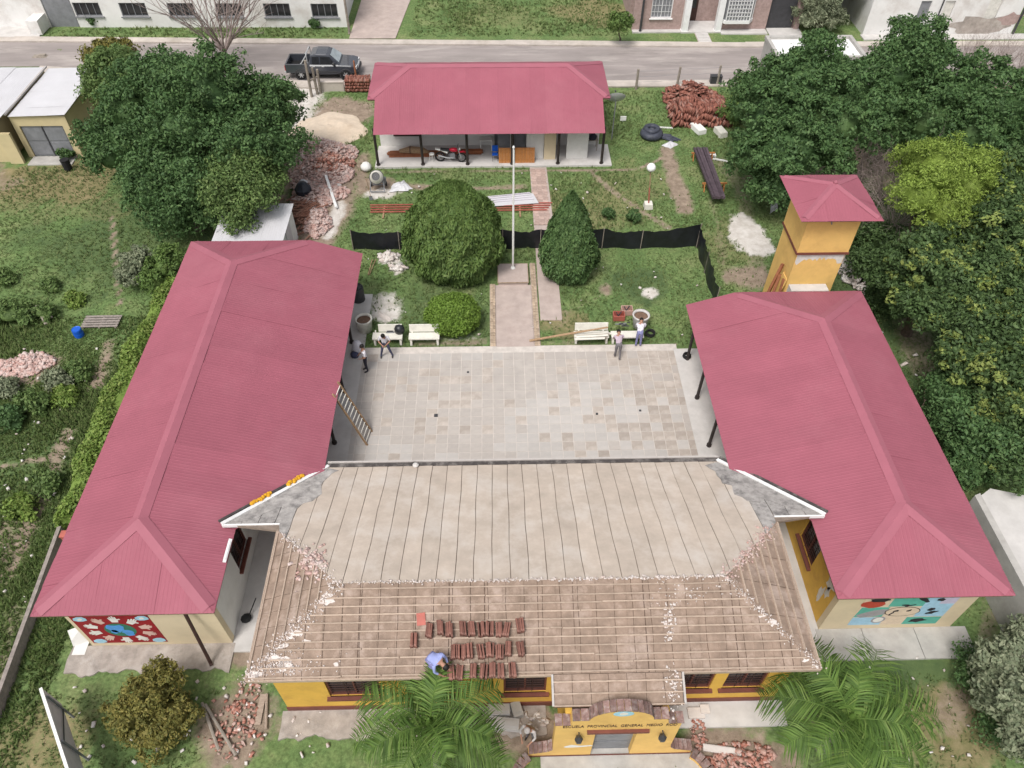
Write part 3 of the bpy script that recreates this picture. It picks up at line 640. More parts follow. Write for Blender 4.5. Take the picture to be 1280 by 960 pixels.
# the hand mural, painted layers on the front wall (wall face at y = 11.33)
mx0, mx1, mz0, mz1 = -14.30, -11.72, .26, 2.42
mu = MB().box(mx0, mx1, 11.322, 11.329, mz0, mz1).build('mural', 'mural_red', lw, world=True)
cx_, cz_ = (mx0+mx1)/2+.02, (mz0+mz1)/2-.05
disc(cx_, cz_, .52, .50, 11.320, 24).build('mural_globe', 'mural_green', mu, world=True)
disc(cx_-.12, cz_+.12, .28, .30, 11.316, 14, .4, .25, 2).build('mural_sea', 'mural_blue', mu, world=True); disc(cx_+.2, cz_-.24, .19, .20, 11.316, 12, .2, .25, 5).build('mural_sea', 'mural_blue', mu, world=True)
disc(cx_-.25, cz_-.12, .12, .15, 11.316, 10, .2, .25, 6).build('mural_sea', 'mural_blue', mu, world=True)
def hand(parent, cx, cz, ang, s_, m, y=11.318):
    h = MB(); c, sn = math.cos(ang), math.sin(ang)
    q = [(-.10,-.14),(.10,-.14),(.13,.02),(.22,.06),(.20,.12),(.11,.10),(.10,.24),(.055,.25),(.05,.12),(.03,.29),(-.02,.29),(-.02,.12),(-.055,.26),(-.095,.25),(-.08,.10),(-.12,.18),(-.16,.16),(-.12,.0)]
    h.prism([(cx+(x*c-z*sn)*s_, y, cz+(x*sn+z*c)*s_) for x, z in q][::-1], (0,-.003,0)); return h.build('mural_hand', m, parent, world=True)
for i in range(10):
    t = 2*math.pi*i/10+.25; hand(mu, cx_+.88*math.cos(t), cz_+.74*math.sin(t), t-math.pi/2, 1.05, 'mural_white' if i % 3 else 'mural_pink')
for sx, sz in ((-1,1),(1,1),(-1,-1),(1,-1)):
    disc(cx_+sx*1.02, cz_+sz*.86, .24, .18, 11.316, 8, .3, .12, 3).build('mural_patch', 'mural_light', mu, world=True)
    disc(cx_+sx*1.02, cz_+sz*.86, .11, .08, 11.312, 6, .6, .2, 4).build('mural_patch', 'mural_white' if sz > 0 else 'mural_sky', mu, world=True)

# ================================================================== RIGHT WING
RX0, RX1, RY0, RY1 = 10.83, 16.63, 10.87, 25.83; RG = 8.72
rw = thing('school_wing', 'shorter school wing with red metal hip roof at right, yellow side wall and pale mural', 'building', (13.7, 18, 0), group='school wings around the court')
def rglow(y):
    if y < 13.82: return 0.0
    return min(RX0-RG, (y-13.82)*(2.75/3.3)+.02) if y < 17.2 else RX0-RG
hip_roof(rw, lambda u, v, z: Vector((27.46-v, u, z)), RY0, RY1, RX0, RX1, 3.5, 4.5, glow=rglow, seed=23)
RF = 11.42
ro = (1.4, 2.75, .95, 2.5)    # measured from the far end
wall(rw, 'wall', 'wall_cream', (RF, 11.40), (16.2, 11.40), -.05, 3.45)
wall(rw, 'wall', 'wall_ochre', (RF, 25.4), (RF, 11.655), -.05, 3.45, ops=[(13.745-2.75-.3, 13.745-1.4-.3, .95, 2.5)])
window(rw, (RF, 25.4), (RF, 11.655), (13.745-3.05, 13.745-1.7, .95, 2.5))
wall(rw, 'wall', 'wall_white', (16.2, 11.655), (16.2, 25.4), -.05, 3.45); wall(rw, 'wall', 'wall_white', (16.2-.26, 25.4), (RF+.26, 25.4), -.05, 3.45, th=.25)
for (y, z, sy, sz, sd_) in ((12.1, 2.2, .28, .4, 1), (12.25, 1.1, .12, .5, 2), (12.0, 1.7, .14, .3, 3), (14.9, 2.6, .5, .35, 4), (15.5, 2.2, .4, .6, 5)):
    o_ = []; gg = random.Random(sd_)
    for i in range(14):
        t = 2*math.pi*i/14; q = 1+gg.uniform(-.35, .35); o_.append((RF-.004, y+sy*q*math.cos(t), z+sz*q*math.sin(t)))
    MB().prism(o_, (-.003,0,0)).build('bare_plaster', 'wall_peeled', rw, world=True)
MB().box(RG-.15, RF-.004, 11.1, 25.7, -.06, .045).build('gallery_floor', 'concrete_pale', rw, world=True)
for i, (xa, xb) in enumerate(((11.3, 12.95), (12.97, 14.85), (14.87, 16.75))): MB().box(xa, xb, 10.25, 11.395, -.06, .06+.003*i).build('apron_slab', 'concrete', rw, world=True)
posts(rw, [(9.12, y) for y in (17.4, 19.75, 22.5, 25.0)], 2.68)
MB().bar((9.12, 17.3, 2.70), (9.12, 25.75, 2.70), .1, .14).build('gallery_beam', 'post_dark', rw, world=True)
# its mural: colour fields and simple shapes
ym = 11.392
mu2 = MB().box(12.35, 15.55, ym, 11.399, .35, 2.43).build('mural', 'mural_peach', rw, world=True)
vz = lambda z: .35+(z-.35)*.815
def disc2(x, z, rx, rz_, *a): return disc(x, vz(z), rx, rz_*.85, *a)
def fld(x0, x1, z0, z1, m, y, sk=0.0):
    z0, z1 = vz(z0), vz(z1); return MB().prism([(x0,y,z0),(x1,y,z0),(x1+sk,y,z1),(x0+sk,y,z1)], (0,-.003,0)).build('mural_field', m, mu2, world=True)
fld(12.36, 13.5, .36, 1.1, 'mural_sky', ym-.001); fld(14.5, 15.54, 1.1, 2.88, 'mural_sky', ym-.001); fld(13.3, 14.5, 2.1, 2.88, 'mural_teal', ym-.001); fld(14.3, 15.54, .36, 1.05, 'mural_teal', ym-.001); fld(15.0, 15.54, 2.3, 2.88, 'mural_lilac', ym-.005)
fld(12.36, 13.35, 1.15, 2.05, 'mural_teal', ym-.001, .05)
disc2(13.0, 1.5, .62, .28, ym-.005, 16, .35, .1, 3).build('mural_field', 'mural_grey', mu2, world=True)
disc2(12.75, 2.35, .42, .34, ym-.005, 14, 0, .15, 4).build('mural_flower', 'mural_tomato', mu2, world=True); disc2(12.85, 2.72, .35, .14, ym-.008, 12, 0, .2, 5).build('mural_field', 'mural_black', mu2, world=True)
disc2(13.95, 1.62, .62, .42, ym-.005, 24).build('mural_disc', 'mural_black', mu2, world=True); disc2(13.95, 1.62, .585, .385, ym-.009, 24).build('mural_disc', 'mural_peach', mu2, world=True)
for x, z, a_, c_, s_ in ((13.7,1.7,.10,.08,1),(14.15,1.72,.09,.07,2),(13.6,1.45,.16,.05,3),(13.85,2.25,.05,.18,4),(14.05,2.2,.04,.2,5),(14.35,2.72,.30,.12,6),(14.95,2.7,.16,.14,7),(14.75,.75,.28,.18,8),(15.0,1.5,.22,.12,9),(14.9,1.8,.12,.14,10)):
    disc2(x, z, a_, c_, ym-.013, 12, s_*.4, .25, s_).build('mural_stroke', 'mural_black', mu2, world=True)
disc2(13.32, .86, .24, .30, ym-.009, 18, -.5).build('mural_loop', 'mural_grey', mu2, world=True); disc2(13.32, .86, .17, .22, ym-.013, 18, -.5).build('mural_loop', 'mural_white', mu2, world=True)

# ================================================================== MAIN BUILDING (roof being stripped)
AX0, AX1, AY0, AY1, AZE, AZR = -7.45, 9.40, 8.46, 13.46, 4.0, 5.0
AYR = 10.96; AK = .4; RXL, RXR = -4.95, 6.90
mn = thing('school_main_building', 'yellow main school building whose roof is stripped down to battens and felt', 'building', (1, 11, 0))
nF, nB_, nL, nR = Vector((0,-AK,1)).normalized(), Vector((0,AK,1)).normalized(), Vector((-AK,0,1)).normalized(), Vector((AK,0,1)).normalized()
zf = lambda y: AZE+AK*(y-AY0); zb = lambda y: AZR-AK*(y-AYR)
GYE = 17.12
def rearlim(x):   # how far back the rear slope runs: gallery eave, cut by the valleys
    if x < -6.5: return 17.12-(-6.5-x)*(3.28/2.9)
    if x > 8.4: return 17.12-(x-8.4)*(3.32/2.75)
    return GYE
def rearstart(x):
    if x < RXL: return AYR+(RXL-x) if x > AX0 else 13.84
    if x > RXR: return AYR+(x-RXR) if x < AX1 else 13.80
    return AYR
# deck below: dark seams show between the strips
c = [(-9.35,13.86),(-7.47,13.5),(RXL,AYR),(RXR,AYR),(9.42,13.5),(11.1,13.82),(8.38,17.1),(-6.48,17.1)]
mb = MB(); pts = [Vector((x, y, zb(y)-.04)) for x, y in c]; mb.prism(pts, (0,0,-.12)); mb.build('roof_deck', 'seam_dark', mn, world=True)
mb = MB(); pts = [Vector(p) for p in ((AX0+.02,AY0+.02,AZE-.05),(AX1-.02,AY0+.02,AZE-.05),(RXR,AYR,AZR-.05),(RXL,AYR,AZR-.05))]; mb.prism(pts, (0,0,-.12))
pts = [Vector(p) for p in ((AX0+.02,AY0+.02,AZE-.05),(RXL,AYR,AZR-.05),(AX0+.02,AY1,AZE-.05))]; mb.prism(pts, (0,0,-.12))
pts = [Vector(p) for p in ((AX1-.02,AY0+.02,AZE-.05),(AX1-.02,AY1,AZE-.05),(RXR,AYR,AZR-.05))]; mb.prism(pts, (0,0,-.12)); mb.build('roof_boards', 'deck_wood', mn, world=True)
def pick(x): return 'felt_old' if (x < -6.9 or x > 8.75) else 'felt_pale'
sheets(mn, 'roof_panel', 'felt_pale', lambda a, t: Vector((a, t, zb(t))), nB_, -9.35, 11.1, rearstart, lambda a: max(rearstart(a), rearlim(a)-.04), width=.57, prof='flat', gap=.020, thick=.03, seed=5, matf=pick, rows=5)
# grey cracked felt along the valley corners
for v0_, v1_, sg, sd_ in (((-9.25,13.95),(-6.5,17.02),1,4), ((11.0,13.95),(8.4,17.02),-1,5)):
    g = random.Random(sd_); n = 16; o_ = [Vector((v0_[0]+(v1_[0]-v0_[0])*t, v0_[1]+(v1_[1]-v0_[1])*t, 0)) for t in (0,.25,.5,.75,1)]
    for k in range(n+1):
        t = 1-k/n; w_ = (.55+.75*math.sin(math.pi*min(1, t*1.15))+g.uniform(-.16,.16)); x = v0_[0]+(v1_[0]-v0_[0])*t+sg*w_*.9; y = v0_[1]+(v1_[1]-v0_[1])*t-w_*.35*(t > .3); y = max(y, rearstart(x)+.06); o_.append(Vector((x, min(y, 17.02), 0)))
    MB().prism([Vector((p.x, p.y, zb(p.y)+.014)) for p in o_], nB_*.008).build('felt_patch', 'felt_old', mn, world=True)
# front slope: brown felt strips, laths and battens
def frontlo(x):   # hips
    if x < RXL: return AYR-(RXL-x)
    if x > RXR: return AYR-(x-RXR)
    return AYR
PXA, PXB = 1.50, 5.27; PYF = 7.66
def frontend(x): return PYF if PXA+.02 < x < PXB-.02 else AY0
sheets(mn, 'roof_panel', 'felt_brown', lambda a, t: Vector((a, -t, zf(-t))), nF, AX0, AX1, lambda a: -frontlo(a), lambda a: max(-frontlo(a), -AY0), width=.535, prof='flat', gap=.014, thick=.02, seed=8)
sheets(mn, 'porch_panel', 'felt_brown', lambda a, t: Vector((a, -t, zf(-t))), nF, PXA, PXB, lambda a: -AY0+.012, lambda a: -PYF, width=.535, prof='flat', gap=.014, thick=.02, seed=9)
MB().prism([Vector((PXA,AY0,zf(AY0)-.05)), Vector((PXB,AY0,zf(AY0)-.05)), Vector((PXB,PYF,zf(PYF)-.05)), Vector((PXA,PYF,zf(PYF)-.05))], (0,0,-.1)).build('porch_deck', 'deck_wood', mn, world=True)
sheets(mn, 'roof_panel', 'felt_brown', lambda a, t: Vector((AX0+t, a, AZE+AK*t)), nL, AY0, AY1+.02, lambda a: 0, lambda a: max(0, min(a-AY0, AY1-a)), width=.5, prof='flat', gap=.014, thick=.02, seed=10)
sheets(mn, 'roof_panel', 'felt_brown', lambda a, t: Vector((AX1-t, a, AZE+AK*t)), nR, AY0, AY1+.02, lambda a: 0, lambda a: max(0, min(a-AY0, AY1-a)), width=.5, prof='flat', gap=.014, thick=.02, seed=11)
g = random.Random(31)
def batten(p, q, w_=.04, h=.06, n=nF, m='batten', segs=1):
    p, q = Vector(p)+n*.028, Vector(q)+n*.028
    if segs == 1: MB().bar(p, q, w_, h, up=n).build('batten', m, mn, world=True); return
    cut = [0]+sorted(g.uniform(.15, .85) for _ in range(segs-1))+[1]
    for a_, b_ in zip(cut[:-1], cut[1:]):
        o = n.cross(q-p).normalized()*g.gauss(0, .012)
        MB().bar(p.lerp(q, a_+.001)+o, p.lerp(q, b_-.001)+o*.4, w_, h, up=n).build('batten', m, mn, world=True)
for i in range(11):
    y = AY0+.06+i*(AYR-AY0-.1)/10.6; d_ = y-AY0; xa, xb = AX0+d_+.1, AX1-d_-.1
    batten((xa, y, zf(y)), (xb, y, zf(y)), m='batten' if i % 3 else 'batten', segs=3)
    # battens of the porch roof follow
for i in range(3):
    y = AY0-.2-i*.3; batten((PXA, y, zf(y)), (PXB, y, zf(y)))
for side, X, n_, sg in ((0, AX0, nL, 1), (1, AX1, nR, -1)):
    for i in range(7):
        t = .08+i*.31; 
        if t > 2.3: break
        batten((X+sg*t, AY0+t+.12, AZE+AK*t), (X+sg*t, AY1-t-.06, AZE+AK*t), n=n_)
x = AX0+.535
while x < AX1-.3:
    y1_ = frontlo(x)-.04
    if y1_-AY0 > .3:
        MB().bar(Vector((x, AY0, zf(AY0)))+nF*.012, Vector((x, y1_, zf(y1_)))+nF*.012, .018, .016, up=nF).build('lath', 'felt_brown' if g.random() < .75 else 'batten_dark', mn, world=True)
    x += .535
# mortar left along the ridge and hips
def crust(pts_, nrm_, n, wd, sz, seed, m='mortar', name='mortar_crumbs'):
    gg = np.random.default_rng(seed); out = []
    for a_, b_ in pts_:
        a_, b_ = np.array(a_), np.array(b_); t = gg.uniform(0, 1, n); p = a_+(b_-a_)*t[:,None]
        out.append(p+gg.normal(0, 1, (n, 3))*np.array(wd))
    p = np.concatenate(out); V, Fq = chunks(p, gg.uniform(sz*.4, sz*1.3, len(p)), seed, flat=.5)
    off = np.array(parent_loc(mn)); o = stuff(np_mesh(name, V-off, Fq, m, mn)); return o
crust([((RXL,AYR,AZR+.03),(RXR,AYR,AZR+.03))], nF, 420, (.02,.03,.008), .055, 41)
def slope_crust(fn, n, seed, sz=.07, m='mortar'):
    gg = np.random.default_rng(seed); pp = np.array([fn(gg) for _ in range(n)]); V, Fq = chunks(pp, gg.uniform(sz*.35, sz*1.4, n), seed, flat=.45)
    stuff(np_mesh('mortar_crumbs', V-np.array(parent_loc(mn)), Fq, m, mn))
def roofz(x, y): return min(zf(y), zb(y), AZE+AK*(x-AX0) if x < RXL and y < AY1 else 9, AZE+AK*(AX1-x) if x > RXR and y < AY1 else 9)
def on(x, y): return (x, y, roofz(x, y)+.02)
def hipline(gg, X, sg, sp, t0=0, t1=2.5):
    t = gg.uniform(t0, t1); return on(X+sg*t+gg.normal(0, sp), AY0+t+gg.normal(0, sp*.8))
slope_crust(lambda q: hipline(q, AX0, 1, .17), 420, 51, .045)
slope_crust(lambda q: on(AX0+.35+abs(q.normal(0, .9)), AY0+.12+abs(q.normal(0, .35))), 260, 52, .04)
slope_crust(lambda q: hipline(q, AX1, -1, .10), 230, 53, .042)
slope_crust(lambda q: (lambda t: on(AX1-t+q.normal(0, .12), AY1-t+q.normal(0, .12)))(q.uniform(.3, 2.5)), 260, 54, .065, 'rubble_pink')
slope_crust(lambda q: (lambda t: on(AX0+t+q.normal(0, .11), AY1-t+q.normal(0, .11)))(q.uniform(.2, 2.5)), 200, 55, .05, 'mortar')
slope_crust(lambda q: on(-6.0+q.normal(0, .25), 11.9+q.normal(0, .35)), 110, 56, .12, 'rubble_pink')
slope_crust(lambda q: on(5.05+q.normal(0, .12), 9.75+q.normal(0, .35)), 70, 57, .07)
slope_crust(lambda q: on(5.6+q.normal(0, .5), 10.6+q.normal(0, .25)), 80, 58, .045)
slope_crust(lambda q: on(4.98+q.normal(0, .12), 8.1+q.normal(0, .3)), 90, 59, .06)
gsm = random.Random(66)
def smear(x, y, r_, flat_=.5):
    o = []; n_ = nF if zf(y) <= min(zb(y), 9) else nB_
    if x < RXL and AZE+AK*(x-AX0) < zf(y) and y < AY1: n_ = nL
    if x > RXR and AZE+AK*(AX1-x) < zf(y) and y < AY1: n_ = nR
    for k in range(9):
        t = 2*math.pi*k/9; q = gsm.uniform(.35, 1.15); xx, yy = x+r_*q*math.cos(t), max(AY0+.03, y+r_*flat_*q*math.sin(t)); o.append(Vector((xx, yy, roofz(xx, yy)+.012)))
    MB().prism(o, n_*.006).build('plaster_smear', 'mortar', mn, world=True)
for i in range(9): t = gsm.uniform(.1, 2.3); smear(AX0+t+gsm.gauss(0,.1), AY0+t-.12+gsm.gauss(0,.06), gsm.uniform(.12,.3), .45)
for i in range(7): smear(AX0+.7+abs(gsm.gauss(0,.8)), AY0+.2+abs(gsm.gauss(0,.3)), gsm.uniform(.1,.26), .5)
for i in range(6): t = gsm.uniform(.1, 2.3); smear(AX1-t+gsm.gauss(0,.06), AY0+t-.1, gsm.uniform(.08,.2), .5)
for i in range(5): smear(5.0+gsm.gauss(0,.1), 9.7+gsm.gauss(0,.35), gsm.uniform(.06,.14), .6)
# rear box gutter, white valley gutters, fascias
MB().bar((-6.55, GYE+.04, zb(GYE)+.02), (8.45, GYE+.04, zb(GYE)+.02), .16, .05).build('gutter', 'gutter_dark', mn, world=True)
MB().bar((-6.55, GYE+.16, zb(GYE)+.035), (8.45, GYE+.16, zb(GYE)+.035), .07, .12).build('gutter_lip', 'gutter_pale', mn, world=True)
for a_, b_ in (((-9.42,13.82),(-6.52,17.16)), ((11.17,13.78),(8.42,17.16))):
    A_, B_ = Vector((a_[0],a_[1],zb(a_[1])+.04)), Vector((b_[0],b_[1],zb(b_[1])+.04)); MB().bar(A_, B_, .13, .06).build('valley_trim', 'trim_white', mn, world=True)
    s_ = -1 if a_[0] < 0 else 1
    MB().bar(A_+Vector((s_*.12,.1,0)), B_+Vector((s_*.12,.1,0)), .10, .05).build('valley_gutter', 'gutter_dark', mn, world=True)
A_, B_ = Vector((-9.42,13.82,zb(13.82)+.08)), Vector((-6.52,17.16,zb(17.16)+.08))
for t0_, t1_ in ((.28,.45),(.62,.76)):
    q = MB(); gg = random.Random(int(t0_*100))
    for i in range(12):
        t = t0_+(t1_-t0_)*i/11; p = A_.lerp(B_, t)+Vector((-.1+gg.gauss(0,.03), .07+gg.gauss(0,.03), .01)); q.lathe([(.02,-.03),(.085*gg.uniform(.6,1.2),0),(.06,.05),(.01,.07)], p, 8)
    q.build('foam_patch', 'foam_yellow', mn, True and mn) if False else q.build('foam_patch', 'foam_yellow', mn, world=True)
MB().bar((-9.42,13.80,zb(13.82)-.05), (AX0-.02,13.80,zb(13.82)-.05), .05, .14).build('fascia', 'trim_white', mn, world=True); MB().bar((AX1+.02,13.76,zb(13.8)-.05), (11.17,13.76,zb(13.8)-.05), .05, .14).build('fascia', 'trim_white', mn, world=True)
p = P(519, 588, 2.65); MB().lathe([(.02,0),(.10,.03),(.12,.10),(.05,.16)], (p.x, GYE-.06, zb(GYE)+.03), 10).build('gutter_outlet', 'concrete_pale', mn, world=True)
MB().bar((AX0,AY0-.02,AZE-.06), (PXA,AY0-.02,AZE-.06), .04, .12).build('eave_board', 'batten', mn, world=True); MB().bar((PXB,AY0-.02,AZE-.06), (AX1,AY0-.02,AZE-.06), .04, .12).build('eave_board', 'batten', mn, world=True)
MB().bar((AX0-.02,AY0,AZE-.06), (AX0-.02,AY1,AZE-.06), .04, .12).build('eave_board', 'batten', mn, world=True); MB().bar((AX1+.02,AY0,AZE-.06), (AX1+.02,AY1,AZE-.06), .04, .12).build('eave_board', 'batten', mn, world=True)
MB().bar((PXA-.03,PYF,zf(PYF)-.02), (PXA-.03,AY0,zf(AY0)-.02), .06, .16).build('verge_board', 'gutter_pale', mn, world=True); MB().bar((PXB+.03,PYF,zf(PYF)-.02), (PXB+.03,AY0,zf(AY0)-.02), .06, .16).build('verge_board', 'gutter_pale', mn, world=True)
# walls with windows
FY = 8.98; WX0, WX1 = -7.12, 9.12
def wx(px, py, z): q = PY(px, py, FY); return q.x
wins = [(-5.55, -3.85, 1.15, 2.85), (-3.05, -1.35, 1.15, 2.85), (.05, 1.42, 1.15, 2.85), (5.45, 6.75, 1.15, 2.85), (7.15, 8.45, 1.15, 2.85)]
ops = [(a_-WX0, b_-WX0, c_, d_) for a_, b_, c_, d_ in wins]
wall(mn, 'wall', 'wall_ochre', (WX0, FY), (WX1, FY), -.05, 3.9, ops=ops)
for o in ops: window(mn, (WX0, FY), (WX1, FY), o)
wall(mn, 'wall', 'wall_white', (WX0, 13.2), (WX0, FY+.255), -.05, 3.9); wall(mn, 'wall', 'wall_ochre', (WX1, FY+.255), (WX1, 13.2), -.05, 3.9); wall(mn, 'wall', 'wall_ochre', (WX1-.26, 13.2), (WX0+.26, 13.2), -.05, 3.9)
MB().box(WX0+.3, WX1-.3, FY+.9, 13.0, -.04, 3.4).build('dark_room', 'dark_room', mn, world=True)
MB().box(WX0-.03, WX1+.03, FY-.035, FY-.004, -.02, .32).build('plinth', 'frame_brown', mn, world=True)
jag(WX0-.2, 1.45, 8.05, FY-.04, .05, 5).build('footing', 'concrete_dirty', mn, world=True); MB().box(5.6, WX1+.3, 8.12, FY-.04, -.05, .06).build('footing', 'concrete_pale', mn, world=True)
MB().box(WX0-.9, WX0-.02, 8.4, 16.9, -.05, .04).build('passage_floor', 'concrete', mn, world=True) if False else None
MB().box(-9.5, -6.0, 11.05, 17.0, -.055, .042).build('passage_floor', 'concrete', mn, world=True); MB().box(9.13, 11.4, 10.2, 17.0, -.055, .042).build('passage_floor', 'concrete', mn, world=True)
MB().box(-6.0, 9.1, 13.46, 17.0, -.055, .040).build('gallery_floor', 'concrete', mn, world=True)
posts(mn, [(x, GYE-.1) for x in (-6.4, -3.4, -.4, 2.6, 5.6, 8.3)], zb(GYE)-.16)
# porch: front gable wall with curved parapet
PYW = 7.61; PF = PYW-.25
def pz(px, py): return PY(px, py, PF).z
zs0 = pz(720, 905); ztop = pz(776, 888)
pr = []
xl, xr = 1.56, 5.28; xc = (xl+xr)/2+.02
zsh = 3.08; zst = 3.46
pr = [(xl-.75,-.05),(xr+.75,-.05),(xr+.75,.42),(xr+.45,.55),(xr+.12,.62),(xr,.80),(xr,zsh),(xr-.45,zsh),(xr-.45,zst),(xr-.95,zst)]
for i in range(13):
    t = math.pi*i/12; pr.append((xc+.93*math.cos(t), zst+.02+.72*math.sin(t)))
pr += [(xl+.95,zst),(xl+.45,zst),(xl+.45,zsh),(xl,zsh),(xl,.80),(xl-.12,.62),(xl-.45,.55),(xl-.75,.42)]
dx0, dx1, dz = 2.80, 4.06, 2.30
# wall in two halves round the doorway: outer outline minus door
left = [p for p in pr if p[0] <= xc]; right = [p for p in pr if p[0] > xc]
arc = [p for p in pr if p[1] > zst+.03]
mb = MB()
def face(poly): mb.prism([(x, PF, z) for x, z in poly], (0, .25, 0))
face([(xl-.75,-.05),(dx0,-.05),(dx0,.42),(xl-.75,.42)]); face([(xl-.45,.42),(dx0,.42),(dx0,.62),(xl-.12,.62)]); face([(xl,.62),(dx0,.62),(dx0,dz),(xl,dz)])
face([(dx1,-.05),(xr+.75,-.05),(xr+.75,.42),(dx1,.42)]); face([(dx1,.42),(xr+.45,.42),(xr+.12,.62),(dx1,.62)]); face([(dx1,.62),(xr,.62),(xr,dz),(dx1,dz)])
face([(xl,dz),(xr,dz),(xr,zsh),(xl,zsh)]); face([(xl+.45,zsh),(xr-.45,zsh),(xr-.45,zst),(xl+.45,zst)])
face([(xc+.93*math.cos(math.pi*i/16), zst+.72*math.sin(math.pi*i/16)) for i in range(17)])
bm_ = mb.build('porch_wall', 'wall_yellow', mn, world=True)
# coping of old roof tiles along the parapet
def coping(p, q, n, tilt=.12):
    for i in range(n):
        a_ = Vector((p[0]+(q[0]-p[0])*(i+.04)/n, 0, p[1]+(q[1]-p[1])*(i+.04)/n)); b_ = Vector((p[0]+(q[0]-p[0])*(i+.96)/n, 0, p[1]+(q[1]-p[1])*(i+.96)/n))
        c0 = a_+Vector((0,PF-.06,.0)); c1 = b_+Vector((0,PF-.06,.0)); d0 = a_+Vector((0,PF+.27,.02)); d1 = b_+Vector((0,PF+.27,.02)); u_ = Vector((0,0,.045))
        MB().add([c0,c1,d1,d0,c0+u_,c1+u_,d1+u_,d0+u_], [(0,3,2,1),(4,5,6,7),(0,1,5,4),(1,2,6,5),(2,3,7,6),(3,0,4,7)]).build('coping_tile', 'coping_tile', mn, world=True)
mk('coping_tile', (0.20, 0.125, 0.11), var=.35, scale=7, rnd_obj=.3, stain=(.42,.38,.36), stain_scale=6, stain_amt=.7)
coping((xl-.04,zsh), (xl+.43,zsh), 2); coping((xl+.45,zst), (xc-.93,zst), 2); coping((xc+.93,zst), (xr-.45,zst), 2); coping((xr-.43,zsh), (xr+.04,zsh), 2)
for i in range(14):
    t0_, t1_ = math.pi*(14-i)/14, math.pi*(13-i)/14; coping((xc+.93*math.cos(t0_), zst+.72*math.sin(t0_)), (xc+.93*math.cos(t1_), zst+.72*math.sin(t1_)), 1)
for sg, X in ((-1, xl), (1, xr)):
    coping((X, .82), (X+sg*.15, .64), 1); coping((X+sg*.15, .64), (X+sg*.75, .44), 4)
    # low curved garden wall running forward
    for i in range(7):
        t = i/6; a_ = Vector((X+sg*(.75+.75*math.sin(t*1.2)), PF-.1-1.2*t**1.4, 0)); t2 = (i+.9)/6; b_ = Vector((X+sg*(.75+.75*math.sin(t2*1.2)), PF-.1-1.2*t2**1.4, 0))
        MB().bar(a_+Vector((0,0,.40-.08*t)), b_+Vector((0,0,.40-.08*t2)), .30, .06).build('coping_tile', 'coping_tile', mn, world=True)
        MB().bar(a_+Vector((0,0,.16)), b_+Vector((0,0,.16)), .18, .40).build('low_wall', 'wall_yellow', mn, world=True)
MB().box(xl-.75, xr+.75, PF-.012, PF-.003, -.02, .10).build('plinth', 'frame_brown', mn, world=True)
MB().box(dx0+.003, dx1-.003, PF+.004, PYW-.065, -.04, .05).build('threshold', 'concrete', mn, world=True)
dr = MB().box(dx0, dx1, PYW-.06, PYW+.0, -.02, dz).build('door', 'metal_grey', mn, world=True)
for zz in (.35, 1.05, 1.7): MB().box(dx0+.1, dx1-.1, PYW-.085, PYW-.064, zz, zz+.4).build('door_panel', 'metal_grey', dr, world=True)
MB().box(dx0-.28, dx1+.32, PF-.10, PF-.004, dz+.06, dz+.18).build('door_canopy', 'frame_brown', mn, world=True)
for X in (2.28, 4.80):
    ln = MB().lathe([(.03,0),(.11,.06),(.13,.22),(.06,.33),(.015,.40)], (X, PF-.16, 1.95), 6).build('wall_lantern', 'metal_dark', mn, world=True)
    MB().bar((X, PF-.004, 2.30), (X, PF-.16, 2.36), .03, .03).build('bracket', 'metal_dark', ln, world=True)
o_ = []
disc(xc+.02, zst+.36, .30, .20, PF-.004, 20).build('plaque', 'mural_light', mn, world=True); disc(xc+.02, zst+.37, .13, .12, PF-.009, 8, .4).build('plaque_crest', 'mural_white', mn, world=True)
o_ = [(1.95,1.0),(2.15,1.12),(2.4,1.02),(2.75,1.06),(2.82,.98),(2.4,.88),(1.98,.86),(1.9,.92)]
MB().prism([(x, PF-.004, z) for x, z in o_], (0,-.003,0)).build('whitewash', 'white_paint', mn, world=True)
# lettering across the porch
def lettering(txt, x0, x1, z, y, parent, m, h):
    cu = bpy.data.curves.new('letters', 'FONT'); cu.body = txt; cu.size = 1; cu.extrude = .004
    tmp = bpy.data.objects.new('letters', cu); COL.objects.link(tmp); bpy.context.view_layer.update()
    dg = bpy.context.evaluated_depsgraph_get(); me = bpy.data.meshes.new_from_object(tmp.evaluated_get(dg)); bpy.data.objects.remove(tmp)
    co = np.zeros(len(me.vertices)*3, np.float32); me.vertices.foreach_get('co', co); co = co.reshape(-1, 3)
    lo, hi = co.min(0), co.max(0); sx = (x1-x0)/(hi[0]-lo[0]); sz = h/(hi[1]-lo[1]); off = parent_loc(parent)
    new = np.stack([x0+(co[:,0]-lo[0])*sx-off.x, y-co[:,2]-off.y, z+(co[:,1]-lo[1])*sz-off.z], 1).astype(np.float32); me.vertices.foreach_set('co', new.ravel()); me.materials.clear(); me.update()
    return link('lettering', me, m, parent)
lettering('ESCUELA  PROVINCIAL  GENERAL  MEDIO  ROD', xl+.22, xr-.12, 2.72, PF-.008, mn, 'frame_dark', .20)
MB().box(1.2, 6.3, 4.6, PF-.02, -.05, .03).build('forecourt_slab', 'concrete', mn, world=True)
for X in (PXA+.35, PXB-.35): wall(mn, 'porch_side', 'wall_ochre', (X, FY-.005), (X, PYW+.005), -.05, 3.2, th=.2) if X < 3 else wall(mn, 'porch_side', 'wall_ochre', (X, PYW+.005), (X, FY-.005), -.05, 3.2, th=.2)

